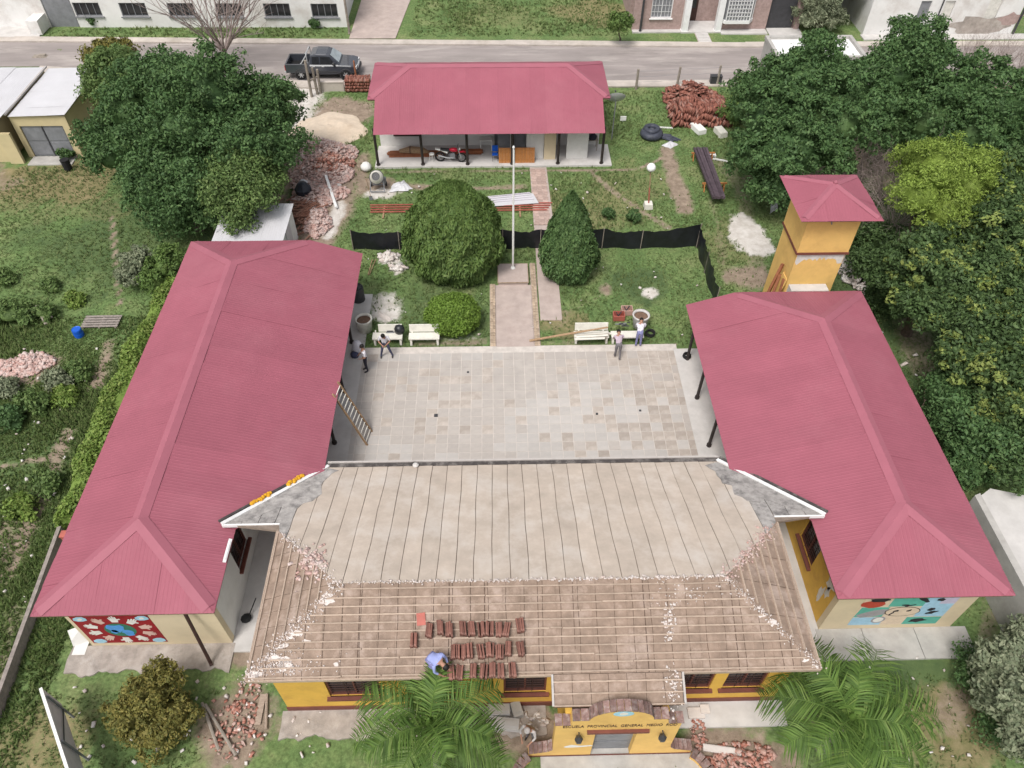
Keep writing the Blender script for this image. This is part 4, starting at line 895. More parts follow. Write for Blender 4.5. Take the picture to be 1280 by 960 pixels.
# ================================================================== BACK BUILDING
bb = thing('school_annex', 'long white annex with red hip roof and open gallery, beyond the lawn by the street', 'building', (-.3, 46, 0))
BX0, BX1, BY0, BY1 = -7.8, 7.2, 44.1, 49.1
hip_roof(bb, lambda u, v, z: Vector((u, 93.2-v, z)), BX0, BX1, BY0, BY1, 3.5, 4.5, glow=lambda u: (2.45 if -7.3 < u < 6.72 else 0.0), seed=43)
wall(bb, 'wall', 'wall_white', (BX0+.4, 44.6), (BX1-.4, 44.6), -.05, 3.45, ops=[(1.0,2.5,0.9,2.2),(4.2,5.6,1.0,2.2),(7.4,8.4,-.05,2.1)])
for o in ((1.0,2.5,0.9,2.2),(4.2,5.6,1.0,2.2)): window(bb, (BX0+.4, 44.6), (BX1-.4, 44.6), o, bars=None, fm='frame_dark')
MB().box(-.0, 1.0, 44.68, 44.72, -.02, 2.1).build('door', 'metal_grey', bb, world=True)
wall(bb, 'wall', 'wall_white', (BX1-.4, 44.855), (BX1-.4, 48.7), -.05, 3.45); wall(bb, 'wall', 'wall_white', (BX0+.4, 48.7), (BX0+.4, 44.855), -.05, 3.45); wall(bb, 'wall', 'wall_white', (BX1-.66, 48.7), (BX0+.66, 48.7), -.05, 3.45)
MB().box(-7.55, 7.4, 42.08, 44.595, -.06, .08).build('gallery_floor', 'concrete_pale', bb, world=True)
posts(bb, [(x, 42.3) for x in (-7.35, -4.54, -1.72, 1.09, 3.98, 6.75)], 2.56, r_=.085)
MB().bar((-7.35,42.3,2.52), (6.75,42.3,2.52), .1, .13).build('gallery_beam', 'post_dark', bb, world=True)
MB().box(1.0, 1.15, 42.6, 44.59, .08, 2.6).build('partition', 'wall_white', bb, world=True); MB().box(4.55, 5.9, 42.9, 43.0, .08, 2.62).build('partition', 'wall_white', bb, world=True)
MB().box(2.0, 3.1, 42.95, 43.05, .08, 2.6).build('partition', 'wall_white', bb, world=True); MB().box(3.12, 3.85, 42.8, 42.9, .08, 2.6).build('panel', 'wall_cream', bb, world=True)
MB().box(.2, 1.0, 43.6, 43.7, .08, 2.5).build('door', 'metal_grey', bb, world=True); MB().box(1.25, 1.98, 43.4, 43.5, .08, 2.6).build('door', 'metal_grey', bb, world=True)

# ================================================================== TOWER
tw = thing('water_tower', 'square yellow tower with a small red pyramid roof behind the right wing', 'tower', (14.75, 28.05, 0))
TX0, TX1, TY0, TY1 = 13.65, 15.85, 26.95, 29.15
TE = 1.78; ZT, ZA = 7.0, 7.72
cx, cy = 14.78, 28.08
kt = (ZA-ZT)/TE; insx = lambda a, c0: max(0, TE-abs(a-c0))
for dx, dy in ((0,-1),(0,1),(-1,0),(1,0)):
    nn = Vector((dx*kt, dy*kt, 1)).normalized()
    if dx == 0: sheets(tw, 'roof_sheet', 'roof_red', lambda a, t, dy=dy: Vector((a, cy+dy*(TE-t), ZT+kt*t)), nn, cx-TE, cx+TE, lambda a: 0, lambda a: insx(a, cx), width=1.2, seed=71+dy)
    else: sheets(tw, 'roof_sheet', 'roof_red', lambda a, t, dx=dx: Vector((cx+dx*(TE-t), a, ZT+kt*t)), nn, cy-TE, cy+TE, lambda a: 0, lambda a: insx(a, cy), width=1.2, seed=75+dx)
ap = Vector((cx, cy, ZA)); NN = {(0,-1): 0, (0,1): 0, (-1,0): 0, (1,0): 0}
for q in NN: NN[q] = Vector((q[0]*kt, q[1]*kt, 1)).normalized()
for sx in (-1,1):
    for sy in (-1,1): cap(tw, (cx+sx*TE, cy+sy*TE, ZT), ap, NN[(sx,0)], NN[(0,sy)], .17)
MB().lathe([(.10,.02),(.10,.08),(.03,.14)], ap, 8).build('finial', 'roof_cap', tw, world=True)
MB().add([(cx-TE+.03,cy-TE+.03,ZT-.04),(cx+TE-.03,cy-TE+.03,ZT-.04),(cx+TE-.03,cy+TE-.03,ZT-.04),(cx-TE+.03,cy+TE-.03,ZT-.04),(cx,cy,ZA-.05)], [(0,1,4),(1,2,4),(2,3,4),(3,0,4),(0,3,2,1)]).build('roof_deck', 'deck_wood', tw, world=True)
MB().box(TX0-.06, TX1+.06, TY0-.06, TY1+.06, 4.9, ZT-.02).build('tank_walls', 'wall_yellow', tw, world=True)
MB().box(TX0, TX1, TY0, TY1, -.05, 4.78).build('shaft', 'wall_yellow', tw, world=True)
MB().box(TX0-.10, TX1+.10, TY0-.10, TY1+.10, 4.785, 4.895).build('band', 'frame_brown', tw, world=True)
g = random.Random(5)
q = [(TX0+.02, TY0-.004, 4.77)]+[(TX0+.02+(TX1-TX0-.04)*i/22, TY0-.004, 4.62-.16*abs(math.sin(i*1.7))-(.25 if i in (0,1,2,20,21,22) else 0)-g.uniform(0,.1)) for i in range(23)]+[(TX1-.02, TY0-.004, 4.77)]
MB().prism(q, (0,-.003,0)).build('bare_plaster', 'wall_peeled', tw, world=True)
MB().box(TX0+.1, TX1-.35, TY0-.5, TY0-.006, -.05, 3.0).build('base_block', 'concrete_pale', tw, world=True)
# concrete buttress with timber props at its left side
for a_, b_ in (((13.35,27.3,3.3),(12.9,26.6,.6)), ((13.5,27.7,3.6),(12.75,27.2,.1)), ((13.55,27.2,3.1),(13.2,26.3,.1))): MB().bar(a_, b_, .12, .14).build('prop', 'wood_red', tw, world=True)
MB().prism([(13.6,27.0,3.2),(13.6,27.6,3.2),(13.1,27.6,.0),(13.1,27.0,.0)], (.04,0,0)).build('buttress', 'wall_yellow', tw, world=True)
MB().tube([(14.6,TY0-.065,6.75),(14.6,TY0-.09,6.6),(14.65,TY0-.09,6.45)], .03, 6).build('overflow_pipe', 'metal_grey', tw, world=True)
# ================================================================== BUILDINGS ACROSS THE STREET
wb = thing('street_building', 'long white rendered building with a row of dark steel windows across the street', 'building', (-22.5, 66, 0))
a_, b_ = (-47.0, 63.6), (-11.75, 63.2)
L_ = math.hypot(b_[0]-a_[0], b_[1]-a_[1]); wo_ = []
for px in (109, 167, 227, 287, 347, 406):
    c = PY(px, 12, 63.4); wo_.append((c.x+47-1.05, c.x+47+1.05, PY(px, 20.5, 63.4).z, PY(px, 3.5, 63.4).z))
wall(wb, 'wall', 'wall_oldwhite', a_, b_, -.05, 5.5, th=.3, ops=wo_+[(12.1-1.0, 12.1+1.3, -.05, 2.4)])
for o in wo_:
    W_ = window(wb, a_, b_, o, bars=None, fm='metal_grey', sill=True)
    a3 = Vector((*a_, 0)); d3 = (Vector((*b_, 0))-a3).normalized(); n3 = Vector((-d3.y, d3.x, 0))
    for k in (.25, .75): u = o[0]+(o[1]-o[0])*k; MB().bar(a3+d3*u+n3*.1+Vector((0,0,o[2]+.05)), a3+d3*u+n3*.1+Vector((0,0,o[3]-.05)), .04, .05, up=n3).build('mullion', 'metal_grey', W_, world=True)
MB().box(-35.9, -33.7, 63.55, 63.6, -.02, 2.4).build('door', 'metal_grey', wb, world=True)
MB().box(-47, -12.05, 63.95, 72, -.05, 5.4).build('body', 'wall_oldwhite', wb, world=True)
MB().box(-11.75+.002, -11.45, 63.5, 72, -.05, 5.4).build('side_wall', 'wall_oldwhite', wb, world=True) if False else None
tag(MB().box(-36.9, -36.0, 61.9, 63.5, .03, 1.1).build('gate_pier', 'wall_oldwhite'), 'low white wall stub before the door of the long white building', 'wall')


mk('brick_wall', (0.36, 0.265, 0.245), var=.2, scale=5, stain=(.28,.20,.18), stain_scale=3, stain_amt=.5, bump=.3, bscale=18)
hs_ = thing('brick_house', 'brick house with white porch columns and white barred windows across the street', 'house', (18, 66, 0))
X0_, X1_, X2_, X3_ = 11.3, PY(852,30,62.3).x, PY(900,30,62.3).x, PY(958,30,62.3).x
HY = 62.3
ho = (PY(814,15,HY).x-X0_, PY(840,15,HY).x-X0_, .95, 2.9)
wall(hs_, 'wall', 'brick_wall', (X0_, HY), (X1_, HY), -.05, 4.5, th=.3, ops=[ho]); window(hs_, (X0_, HY), (X1_, HY), ho, fm='trim_white', bars='light', glass='metal_grey')
wall(hs_, 'wall', 'brick_wall', (X1_, HY+1.6), (X2_, HY+1.6), -.05, 4.5, th=.3, ops=[(.6, 1.5, 0, 2.2)])
dd_ = MB().box(X1_+.6, X1_+1.5, HY+1.66, HY+1.72, 0, 2.2).build('door', 'frame_dark', hs_, world=True); MB().box(X1_+.75, X1_+1.35, HY+1.62, HY+1.655, 1.1, 2.0).build('pane', 'glass_dark', dd_, world=True)
wall(hs_, 'wall', 'brick_wall', (X2_, HY), (X3_, HY), -.05, 4.5, th=.3)
for xx in (X1_+.22, X2_-.22): MB().box(xx-.24, xx+.24, HY-.5, HY+.02, -.02, 4.4).box(xx-.28, xx+.28, HY-.54, HY+.05, -.02, .12).build('column', 'trim_white', hs_, world=True)
MB().box(X1_-.1, X2_+.1, HY-.6, HY+1.55, -.04, .10).build('porch_floor', 'concrete_pale', hs_, world=True)
# bay window
bx0, bx1 = PY(904,15,HY-.5).x, PY(944,15,HY-.5).x
bay = MB().prism([(bx0-.1,HY-.004,.7),(bx1+.1,HY-.004,.7),(bx1-.3,HY-.6,.7),(bx0+.3,HY-.6,.7)], (0,0,.25)).build('bay_window', 'trim_white', hs_, world=True)
MB().prism([(bx0-.1,HY-.004,2.75),(bx1+.1,HY-.004,2.75),(bx1-.3,HY-.6,2.75),(bx0+.3,HY-.6,2.75)], (0,0,.25)).build('head', 'trim_white', bay, world=True)
MB().prism([(bx0,HY-.006,.96),(bx1,HY-.006,.96),(bx1-.36,HY-.53,.96),(bx0+.36,HY-.53,.96)], (0,0,1.78)).build('pane', 'metal_grey', bay, world=True)
q = MB()
for i in range(9): x = bx0+.34+(bx1-bx0-.68)*i/8; q.bar((x,HY-.57,.96),(x,HY-.57,2.74), .05, .04, up=(0,1,0))
for i in range(1,6): q.bar((bx0+.34,HY-.57,.96+1.78*i/6),(bx1-.34,HY-.57,.96+1.78*i/6), .04, .04, up=(0,1,0))
for x0_, x1_ in ((bx0+.02,bx0+.34),(bx1-.02,bx1-.34)): q.bar((x0_,HY-.05,.96),(x0_,HY-.05,2.74), .07, .05); q.bar((x1_,HY-.56,.96),(x1_,HY-.56,2.74), .07, .05)
q.build('bars', 'trim_white', bay, world=True)
X4_ = PY(993,25,HY).x
MB().box(X3_+.1, X4_, HY+.3, HY+.36, -.02, 2.7).build('garage_door', 'metal_dark', hs_, world=True)
MB().box(X3_, X4_+.1, HY+.4, HY+.7, -.05, 4.5).box(X4_+.104, X4_+.5, HY, HY+.7, -.05, 4.5).build('garage_wall', 'brick_wall', hs_, world=True)
MB().box(X0_+.02, X4_+.4, HY+1.95, 72, -.05, 4.5).build('body', 'brick_wall', hs_, world=True)
MB().box(X0_, X1_, HY-.5, HY-.01, -.04, .07).box(X2_, X3_-.02, HY-.9, HY-.01, -.04, .07).build('footing', 'concrete_pale', hs_, world=True)
fp = struct(MB().box((X1_+X2_)/2-.55, (X1_+X2_)/2+.55, 59.6, HY-.62, -.04, .012).build('footpath', 'path_pink'))
for i in range(4): MB().box((X1_+X2_)/2-.5, (X1_+X2_)/2+.5, 59.72+i*.52, 60.2+i*.52, .0, .04).build('paving_slab', 'concrete_pale', fp)
struct(MB().box(X3_+.1, X4_+.6, 59.4, HY+.25, -.04, .035).build('garage_apron', 'concrete_pale'))

ob = thing('old_white_house', 'old white rendered house with peeling base at the far right of the street', 'house', (36, 65, 0))
p0, p1 = P(1072, 43), P(1268, 45)
YO = 61.2; xa, xb = PY(1078,43,YO).x, PY(1262,45,YO).x
oo = [(PY(1148,30,YO).x-xa-.42, PY(1148,30,YO).x-xa+.42, 1.0, 2.6), (PY(1178,30,YO).x-xa-.45, PY(1178,30,YO).x-xa+.35, .35, 2.6), (PY(1233,30,YO).x-xa-.5, PY(1233,30,YO).x-xa+.5, .25, 3.0)]
wall(ob, 'wall', 'wall_oldwhite', (xa, YO), (xb, YO), -.05, 3.9, th=.35, ops=oo)
for o in oo: MB().box(xa+o[0]+.02, xa+o[1]-.02, YO+.1, YO+.16, o[2]+.02, o[3]-.02).build('shutter', 'metal_grey' if o[2] > .9 else 'wall_peeled', ob, world=True)
MB().box(xa+.02, xb-.02, YO+.36, 72, -.05, 3.85).build('body', 'wall_oldwhite', ob, world=True)
MB().box(xa-.05, xb+.1, YO-.12, YO+.2, 3.905, 4.05).build('cornice', 'wall_peeled', ob, world=True)
MB().tube([(PY(1160,30,YO).x+.5, YO-.07, 3.9), (PY(1160,30,YO).x+.5, YO-.07, 0)], .06, 6).build('downpipe', 'metal_dark', ob, world=True)
MB().tube([(xb+.1, YO-.1, 4.0), (xb+.1, YO-.1, 0)], .09, 6).build('corner_pipe', 'metal_dark', ob, world=True)
disc(PY(1222,40,YO).x, .65, 2.6, .75, YO-.004, 18, 0, .25, 9).build('bare_plaster', 'concrete_dirty', ob, world=True); disc(PY(1240,40,YO).x+1, 1.2, .9, .5, YO-.008, 12, 0, .3, 8).build('bare_brick', 'brick_wall', ob, world=True)
MB().box(X4_+.9, xa-.6, YO+.5, YO+.8, 2.6, 3.0).build('carport_roof', 'trim_white', ob, world=True); MB().box(X4_+.9, xa-.2, YO+.8, 70, 2.7, 2.9).build('carport_slab', 'concrete_pale', ob, world=True)
MB().box(X4_+1.0, xa-.3, 66, 66.2, -.05, 2.68).build('carport_back', 'metal_dark', ob, world=True)
struct(MB().box(xa-.2, xb+3, YO-1.0, YO-.02, -.04, .06).build('pavement', 'concrete_pale'))

# small flat-roofed building half hidden behind the big round tree
fb = thing('flat_roofed_kiosk', 'small grey building with white flat roof behind the big tree by the street', 'building', (22.5, 53.5, 0))
q0, q1 = P(955,45,3.0), P(1068,58,3.0)
KX0, KX1, KY0, KY1 = 19.45, 25.6, 50.6, 54.0
MB().box(KX0, KX1, KY0, KY1, -.05, 2.8).build('walls', 'concrete', fb, world=True)
MB().box(KX0+.2, KX1-.2, KY0+.2, KY1-.2, 2.805, 2.86).build('roof', 'trim_white', fb, world=True)
MB().box(KX0-.04, KX1+.04, KY1-.19, KY1+.04, 2.81, 3.05).box(KX0-.04, KX1+.04, KY0-.04, KY0+.19, 2.81, 3.05).box(KX0-.04, KX0+.19, KY0+.195, KY1-.195, 2.81, 3.05).box(KX1-.19, KX1+.04, KY0+.195, KY1-.195, 2.81, 3.05).build('parapet', 'concrete', fb, world=True)
MB().box(KX0-.05, KX0-.006, 51.6, 52.3, 1.2, 1.9).build('vent', 'metal_dark', fb, world=True)

# ------------------------------------------------------------------ sheds at the left
sh = thing('garage_shed', 'cream garage with grey double doors and pale metal roof beyond the left lawn', 'shed', (-27.8, 47, 0))
SX0, SX1, SY0, SY1 = -29.75, -26.35, 43.75, 49.9
wall(sh, 'wall', 'wall_shed', (SX0, SY0), (SX1, SY0), -.05, 2.75, ops=[(.35, 3.0, -.05, 2.1)])
wall(sh, 'wall', 'wall_shed', (SX1, SY0+.255), (SX1, SY1), -.05, 2.75); wall(sh, 'wall', 'wall_shed', (SX0, SY1), (SX0, SY0+.255), -.05, 2.75); wall(sh, 'wall', 'wall_shed', (SX1-.26, SY1), (SX0+.26, SY1), -.05, 2.75)
for k, (x0_, x1_) in enumerate(((SX0+.38, SX0+1.66), (SX0+1.69, SX0+2.97))):
    dd_ = MB().box(x0_, x1_, SY0+.08, SY0+.13, 0, 2.08).build('door', 'metal_grey', sh, world=True)
    MB().box(x0_+.06, x1_-.06, SY0+.055, SY0+.076, .15, .95).box(x0_+.06, x1_-.06, SY0+.055, SY0+.076, 1.1, 1.95).build('door_panel', 'metal_grey', dd_, world=True)
MB().box(SX0+1.645, SX0+1.7, SY0+.04, SY0+.078, 0, 2.08).build('door_strip', 'metal_dark', sh, world=True)
MB().box(SX0+.3, SX0+3.05, SY0-1.0, SY0-.01, -.04, .03).build('threshold', 'concrete', sh, world=True)
sheets(sh, 'roof_sheet', 'sheet_white', lambda a, t: Vector((t, a, 2.80+.03*(t-SX0))), Vector((0,0,1)), SY0-.15, SY1+.1, lambda a: SX0+.03, lambda a: SX1+.12, width=1.05, seed=91)
s2_ = thing('long_shed', 'pale metal roofed shed at the left edge next to the garage', 'shed', (-34, 47, 0))
MB().box(-42, SX0-.25, 45.8, 49.9, -.05, 2.8).build('walls', 'wall_shed', s2_, world=True)
sheets(s2_, 'roof_sheet', 'sheet_white', lambda a, t: Vector((a, t, 2.9+.02*(49.9-t))), Vector((0,0,1)), -42, SX0-.05, lambda a: 42.9 if a < -31 else 42.75, lambda a: 50.0, width=1.05, seed=95)
MB().box(-42, -30.6, 43.2, 45.79, -.05, 2.75).build('lean_to', 'wall_shed', s2_, world=True)
MB().box(-30.59, SX0-.02, 43.0, 43.2, -.05, 2.0).build('garden_wall', 'wall_shed', s2_, world=True)
MB().bar((SX0-.06, SY0-.2, 2.95), (SX0-.06, 50.0, 2.95), .12, .1).build('ridge_trim', 'gutter_pale', s2_, world=True)

# white store shed behind the left wing
ws = thing('white_store_shed', 'small white metal store shed at the rear end of the left wing', 'shed', (-12.6, 33, 0))
MB().box(-14.6, -11.2, 31.3, 35.1, -.05, 1.95).build('walls', 'trim_white', ws, world=True)
sheets(ws, 'roof_sheet', 'sheet_white', lambda a, t: Vector((a, t, 2.0+.015*(t-31))), Vector((0,0,1)), -14.75, -11.05, lambda a: 31.2, lambda a: 35.25, width=1.2, seed=99)
MB().box(-11.19, -11.15, 33.0, 34.0, 0, 1.8).build('door', 'sheet_lilac', ws, world=True)

# grey boundary walls at the right edge
tag(MB().prism([(18.0,15.6,-.05),(18.25,15.7,-.05),(18.35,9.4,-.05),(18.1,9.4,-.05)], (0,0,2.2)).build('boundary_wall', 'concrete'), 'stained grey boundary wall running along the right wing', 'wall')
tag(MB().prism([(18.26,15.71,-.05),(19.2,16.3,-.05),(22,15.5,-.05),(22,9,-.05),(18.9,9,-.05)], (0,0,1.6)).build('neighbour_wall', 'concrete_pale'), 'pale roof slab of the neighbour beyond the grey boundary wall at right edge', 'roof')
tag(MB().prism([(-17.2,15.9,-.05),(-17.06,15.95,-.05),(-16.6,8.6,-.05),(-16.74,8.6,-.05)], (0,0,.6)).build('garden_wall', 'bark_grey'), 'low grey-brown garden wall below the left wing eave', 'wall')
# ================================================================== TREES AND PLANTS
def leafmesh(name, pts, nrm, size, m, parent, seed, aspect=.5, up_bias=.0, spread=.7, vertical=False, off=None):
    g = np.random.default_rng(seed); N = len(pts); s_ = size*g.uniform(.6, 1.35, N)
    n_ = nrm+g.normal(0, spread, (N, 3)); n_[:,2] += up_bias; n_ /= np.linalg.norm(n_, axis=1)[:,None]+1e-9
    r_ = g.normal(0, 1, (N, 3)); 
    if vertical: r_ = nrm*.35+np.array([0,0,1.0])+g.normal(0, .28, (N, 3))
    t = r_-n_*np.sum(r_*n_, 1)[:,None]; t /= np.linalg.norm(t, axis=1)[:,None]+1e-9; b = np.cross(n_, t)
    L_ = t*s_[:,None]; W_ = b*(s_*aspect)[:,None]
    V = np.stack([pts-L_, pts+W_-L_*.1+n_*(s_*.12)[:,None], pts+L_-n_*(s_*.18)[:,None], pts-W_-L_*.1+n_*(s_*.12)[:,None]], 1).reshape(-1, 3)
    if off is not None: V = V-np.array(off)
    return np_mesh(name, V, np.arange(len(V)).reshape(-1, 4), m, parent)

def lobes_pts(lobes, n, seed, clump=.42, per=36, inner=.80, lump=.16):
    """points in leaf clumps over the lobes' surfaces, those deep inside another lobe dropped"""
    g = np.random.default_rng(seed); A = np.array([(l[3]*l[4]+l[4]*l[5]+l[3]*l[5]) for l in lobes]); A = A/A.sum()
    K = max(4, n//per); which = g.choice(len(lobes), K, p=A); L_ = np.array(lobes, float)[which]
    d = g.normal(0, 1, (K, 3)); d /= np.linalg.norm(d, axis=1)[:,None]; d[:,2] = np.where(d[:,2] < -.55, -d[:,2], d[:,2])
    rad = g.uniform(inner, 1.04, K)*(1+lump*np.sin(d[:,0]*5+d[:,2]*4+which)*np.cos(d[:,1]*6+which*2))
    C = L_[:,:3]+d*L_[:,3:6]*rad[:,None]
    ok = np.ones(K, bool)
    for i, l in enumerate(lobes):
        q = np.linalg.norm((C-np.array(l[:3]))/np.array(l[3:6]), axis=1); ok &= ~((q < .72) & (which != i))
    C, d = C[ok], d[ok]; ok = C[:,2] > .08; C, d = C[ok], d[ok]; K = len(C)
    cs = clump*g.uniform(.6, 1.35, K); k = np.repeat(np.arange(K), per); o = g.normal(0, 1, (len(k), 3)); o /= np.linalg.norm(o, axis=1)[:,None]; o *= (g.uniform(.35, 1, len(k))**.6)[:,None]
    pts = C[k]+o*cs[k][:,None]*np.array([1,1,.72]); nr = o*.75+d[k]*.5+np.array([0,0,.25]); nr /= np.linalg.norm(nr, axis=1)[:,None]
    ok = pts[:,2] > .03; return pts[ok], nr[ok]

def core(lobes, f_, parent, m, off):
    b = MB()
    for l in lobes:
        pr = [(.05,-1)]+[(math.cos(R(a)), math.sin(R(a))) for a in range(-70, 80, 20)]+[(.05,1)]
        q = MB().lathe(pr, (0,0,0), 12)
        b.add([(l[0]+v[0]*l[3]*f_, l[1]+v[1]*l[4]*f_, max(.02, l[2]+v[2]*l[5]*f_)) for v in q.v], q.f)
    return b.build('inner_foliage', m, parent, world=True)

def leafmat(name, cs, trans=.22, spec=.25, rough=.6):
    mk(name, cs[len(cs)//2], var=.45, scale=1.1, isl=cs, trans=trans, spec=spec, rough=rough)
leafmat('leaf_dark', [(0.038, 0.081, 0.031), (0.059, 0.118, 0.043), (0.081, 0.15, 0.052), (0.108, 0.186, 0.064), (0.15, 0.228, 0.085)])
leafmat('leaf_deep', [(0.027, 0.052, 0.021), (0.047, 0.083, 0.03), (0.068, 0.115, 0.039), (0.104, 0.167, 0.057), (0.155, 0.23, 0.086)])
leafmat('leaf_tip', [(.12,.17,.045), (.17,.23,.06), (.24,.30,.08), (.30,.33,.10), (.14,.19,.05)])
leafmat('leaf_bamboo', [(0.117, 0.169, 0.037), (0.182, 0.26, 0.05), (0.26, 0.364, 0.069), (0.351, 0.442, 0.1), (0.143, 0.195, 0.044)])
leafmat('leaf_mid', [(0.057, 0.098, 0.032), (0.088, 0.143, 0.044), (0.12, 0.189, 0.059), (0.167, 0.242, 0.077), (0.235, 0.29, 0.107)])
leafmat('leaf_grey', [(0.088, 0.119, 0.069), (0.145, 0.182, 0.108), (0.216, 0.247, 0.153), (0.301, 0.326, 0.214), (0.372, 0.384, 0.259)])
leafmat('leaf_lime', [(0.069, 0.119, 0.021), (0.113, 0.189, 0.031), (0.151, 0.249, 0.04), (0.2, 0.309, 0.055), (0.25, 0.359, 0.076)])
leafmat('leaf_yellow', [(0.114, 0.151, 0.039), (0.184, 0.234, 0.06), (0.268, 0.305, 0.087), (0.336, 0.349, 0.112), (0.142, 0.18, 0.055)])
leafmat('leaf_thuja', [(0.048, 0.089, 0.024), (0.077, 0.134, 0.035), (0.112, 0.182, 0.047), (0.153, 0.227, 0.063), (0.206, 0.272, 0.085)])
leafmat('leaf_cone', [(0.038, 0.078, 0.026), (0.062, 0.116, 0.039), (0.085, 0.154, 0.051), (0.115, 0.19, 0.063), (0.159, 0.23, 0.082)])
leafmat('leaf_palm', [(.035,.075,.018), (.065,.125,.026), (.11,.19,.04), (.18,.28,.065), (.26,.34,.10)], trans=.3)
leafmat('leaf_autumn', [(0.064, 0.083, 0.026), (0.12, 0.132, 0.038), (0.208, 0.189, 0.052), (0.289, 0.233, 0.065), (0.141, 0.153, 0.047)])
leafmat('leaf_hedge', [(0.074, 0.131, 0.026), (0.121, 0.192, 0.038), (0.176, 0.261, 0.056), (0.238, 0.317, 0.08), (0.3, 0.328, 0.103)])

def fluff(lobes, seed, k=6):
    g = random.Random(seed); out = []
    for l in lobes:
        out.append((l[0], l[1], l[2], l[3]*.86, l[4]*.86, l[5]*.86))
        for i in range(k):
            a = i*2.399+g.uniform(0, 1); e = g.uniform(-.25, 1.25); s_ = g.uniform(.34, .5)
            out.append((l[0]+l[3]*.72*math.cos(a)*math.cos(e), l[1]+l[4]*.72*math.sin(a)*math.cos(e), l[2]+l[5]*.78*math.sin(e), l[3]*s_, l[4]*s_, l[5]*s_))
    return out
def tree(name, label, cat, base, lobes, n, size, m, seed, trunk=.22, group=None, per=36, clump=.42, bark='bark', inner=.80, aspect=.5, corefac=.56, tips=None):
    t = thing(name, label, cat, (base[0], base[1], 0), group=group); off = parent_loc(t)
    p, nr = lobes_pts(fluff(lobes, seed), int(n*1.15), seed, clump, int(per*1.5), inner)
    p2, nr2 = lobes_pts([l[:3]+tuple(v*.74 for v in l[3:]) for l in lobes], int(n*.16), seed+5, clump*1.6, per, .8); p = np.concatenate([p, p2]); nr = np.concatenate([nr, nr2])
    cr = leafmesh('crown', p, nr, size, m, t, seed+1, off=off, aspect=aspect)
    core(lobes, corefac, cr, m, off)
    if tips:
        p, nr = lobes_pts(fluff(lobes, seed), tips[1], seed+9, clump*.8, 40, 1.0); k_ = nr[:,2] > -.1; leafmesh('leaf_tips', p[k_], nr[k_], size*1.05, tips[0], cr, seed+11, off=off, aspect=aspect)
    if trunk:
        zc = np.mean([l[2] for l in lobes]); b = MB(); g = random.Random(seed); top = Vector((base[0]+g.uniform(-.3,.3), base[1]+g.uniform(-.3,.3), zc*.55))
        b.tube([(base[0],base[1],-.1), (base[0],base[1],.25), top*0.5+Vector((base[0],base[1],0))*.5, top], [trunk*1.4, trunk*1.05, trunk*.9, trunk*.75], 8)
        for l in lobes[:7]:
            c = Vector(l[:3]); b.tube([top-Vector((0,0,.2)), top.lerp(c, .5)+Vector((g.uniform(-.3,.3),g.uniform(-.3,.3),-.15)), c], [trunk*.55, trunk*.38, trunk*.15], 6)
        b.build('trunk', bark, t, world=True)
    return t
def lob(px, py, z, r_, rz_=None, ry=None):
    c = P(px, py, z); return (c.x, c.y, z, r_, ry or r_, rz_ or r_*.85)
def ball(c, R_, n, seed, sq=.85, s0=.42, s1=.62):
    """many lobes round a crown centre"""
    g = random.Random(seed); out = [(c[0], c[1], c[2], R_*.72, R_*.72, R_*.72*sq)]
    for i in range(n):
        a = i*2.399+g.uniform(-.3,.3); e = math.asin(max(-.5, min(1, -.35+1.3*(i+.5)/n))); r_ = R_*g.uniform(s0, s1); k = R_-r_*.85
        out.append((c[0]+k*math.cos(a)*math.cos(e), c[1]+k*math.sin(a)*math.cos(e), c[2]+k*math.sin(e)*sq, r_, r_, r_*.85))
    return out

# --- the big evergreen tree group at the left
GL = 'evergreens at upper left'
tree('evergreen_tree', 'huge dark evergreen tree with a wide lumpy crown at upper left', 'tree', (-16.6, 38.6),
     [lob(200,105,5.0,2.3), lob(262,120,5.6,2.6), lob(320,135,4.6,2.3), lob(345,185,3.6,1.9), lob(160,140,4.2,1.9), lob(235,165,4.6,2.4), lob(300,180,4.4,2.1), lob(140,195,2.6,1.4), lob(125,170,3.0,1.3), lob(190,190,3.6,1.9), lob(350,145,3.2,1.7)], 60900, 0.100, 'leaf_dark', 101, .35, group=GL)
tree('evergreen_tree', 'rounded dark green tree crown in front of the huge evergreen, left of the white shed', 'tree', (-16.9, 35.9),
     [lob(205,205,3.4,1.8), lob(190,245,2.6,1.6), lob(240,235,3.0,1.9), lob(222,190,3.9,1.5), lob(215,270,1.8,1.5), lob(255,265,1.8,1.3)], 31900, 0.096, 'leaf_dark', 103, .25, group=GL)
tree('evergreen_tree', 'brighter green tree crown hanging over the white store shed', 'tree', (-14.9, 35.7),
     [lob(300,215,3.6,1.5), lob(285,250,3.0,1.5), lob(315,245,3.0,1.4), lob(298,272,2.5,1.1), lob(330,225,3.0,1.2)], 23200, 0.092, 'leaf_mid', 105, .2, group=GL)
tree('yellow_green_tree', 'lighter yellowish green tree at the left edge of the evergreen group by the garage', 'tree', (-22.3, 44.5),
     [lob(138,95,4.2,1.6), lob(160,120,3.6,1.6), lob(125,115,3.0,1.2), lob(148,78,3.6,1.1)], 13050, 0.104, 'leaf_mid', 107, .2)
tree('dark_shrub', 'small dark purplish tree top against the road above the evergreens', 'tree', (-23.5, 49.8), [lob(135,68,2.2,1.1), lob(118,75,1.8,.8), lob(152,66,2.0,.9)], 3500, .12, 'leaf_autumn', 108, .12)

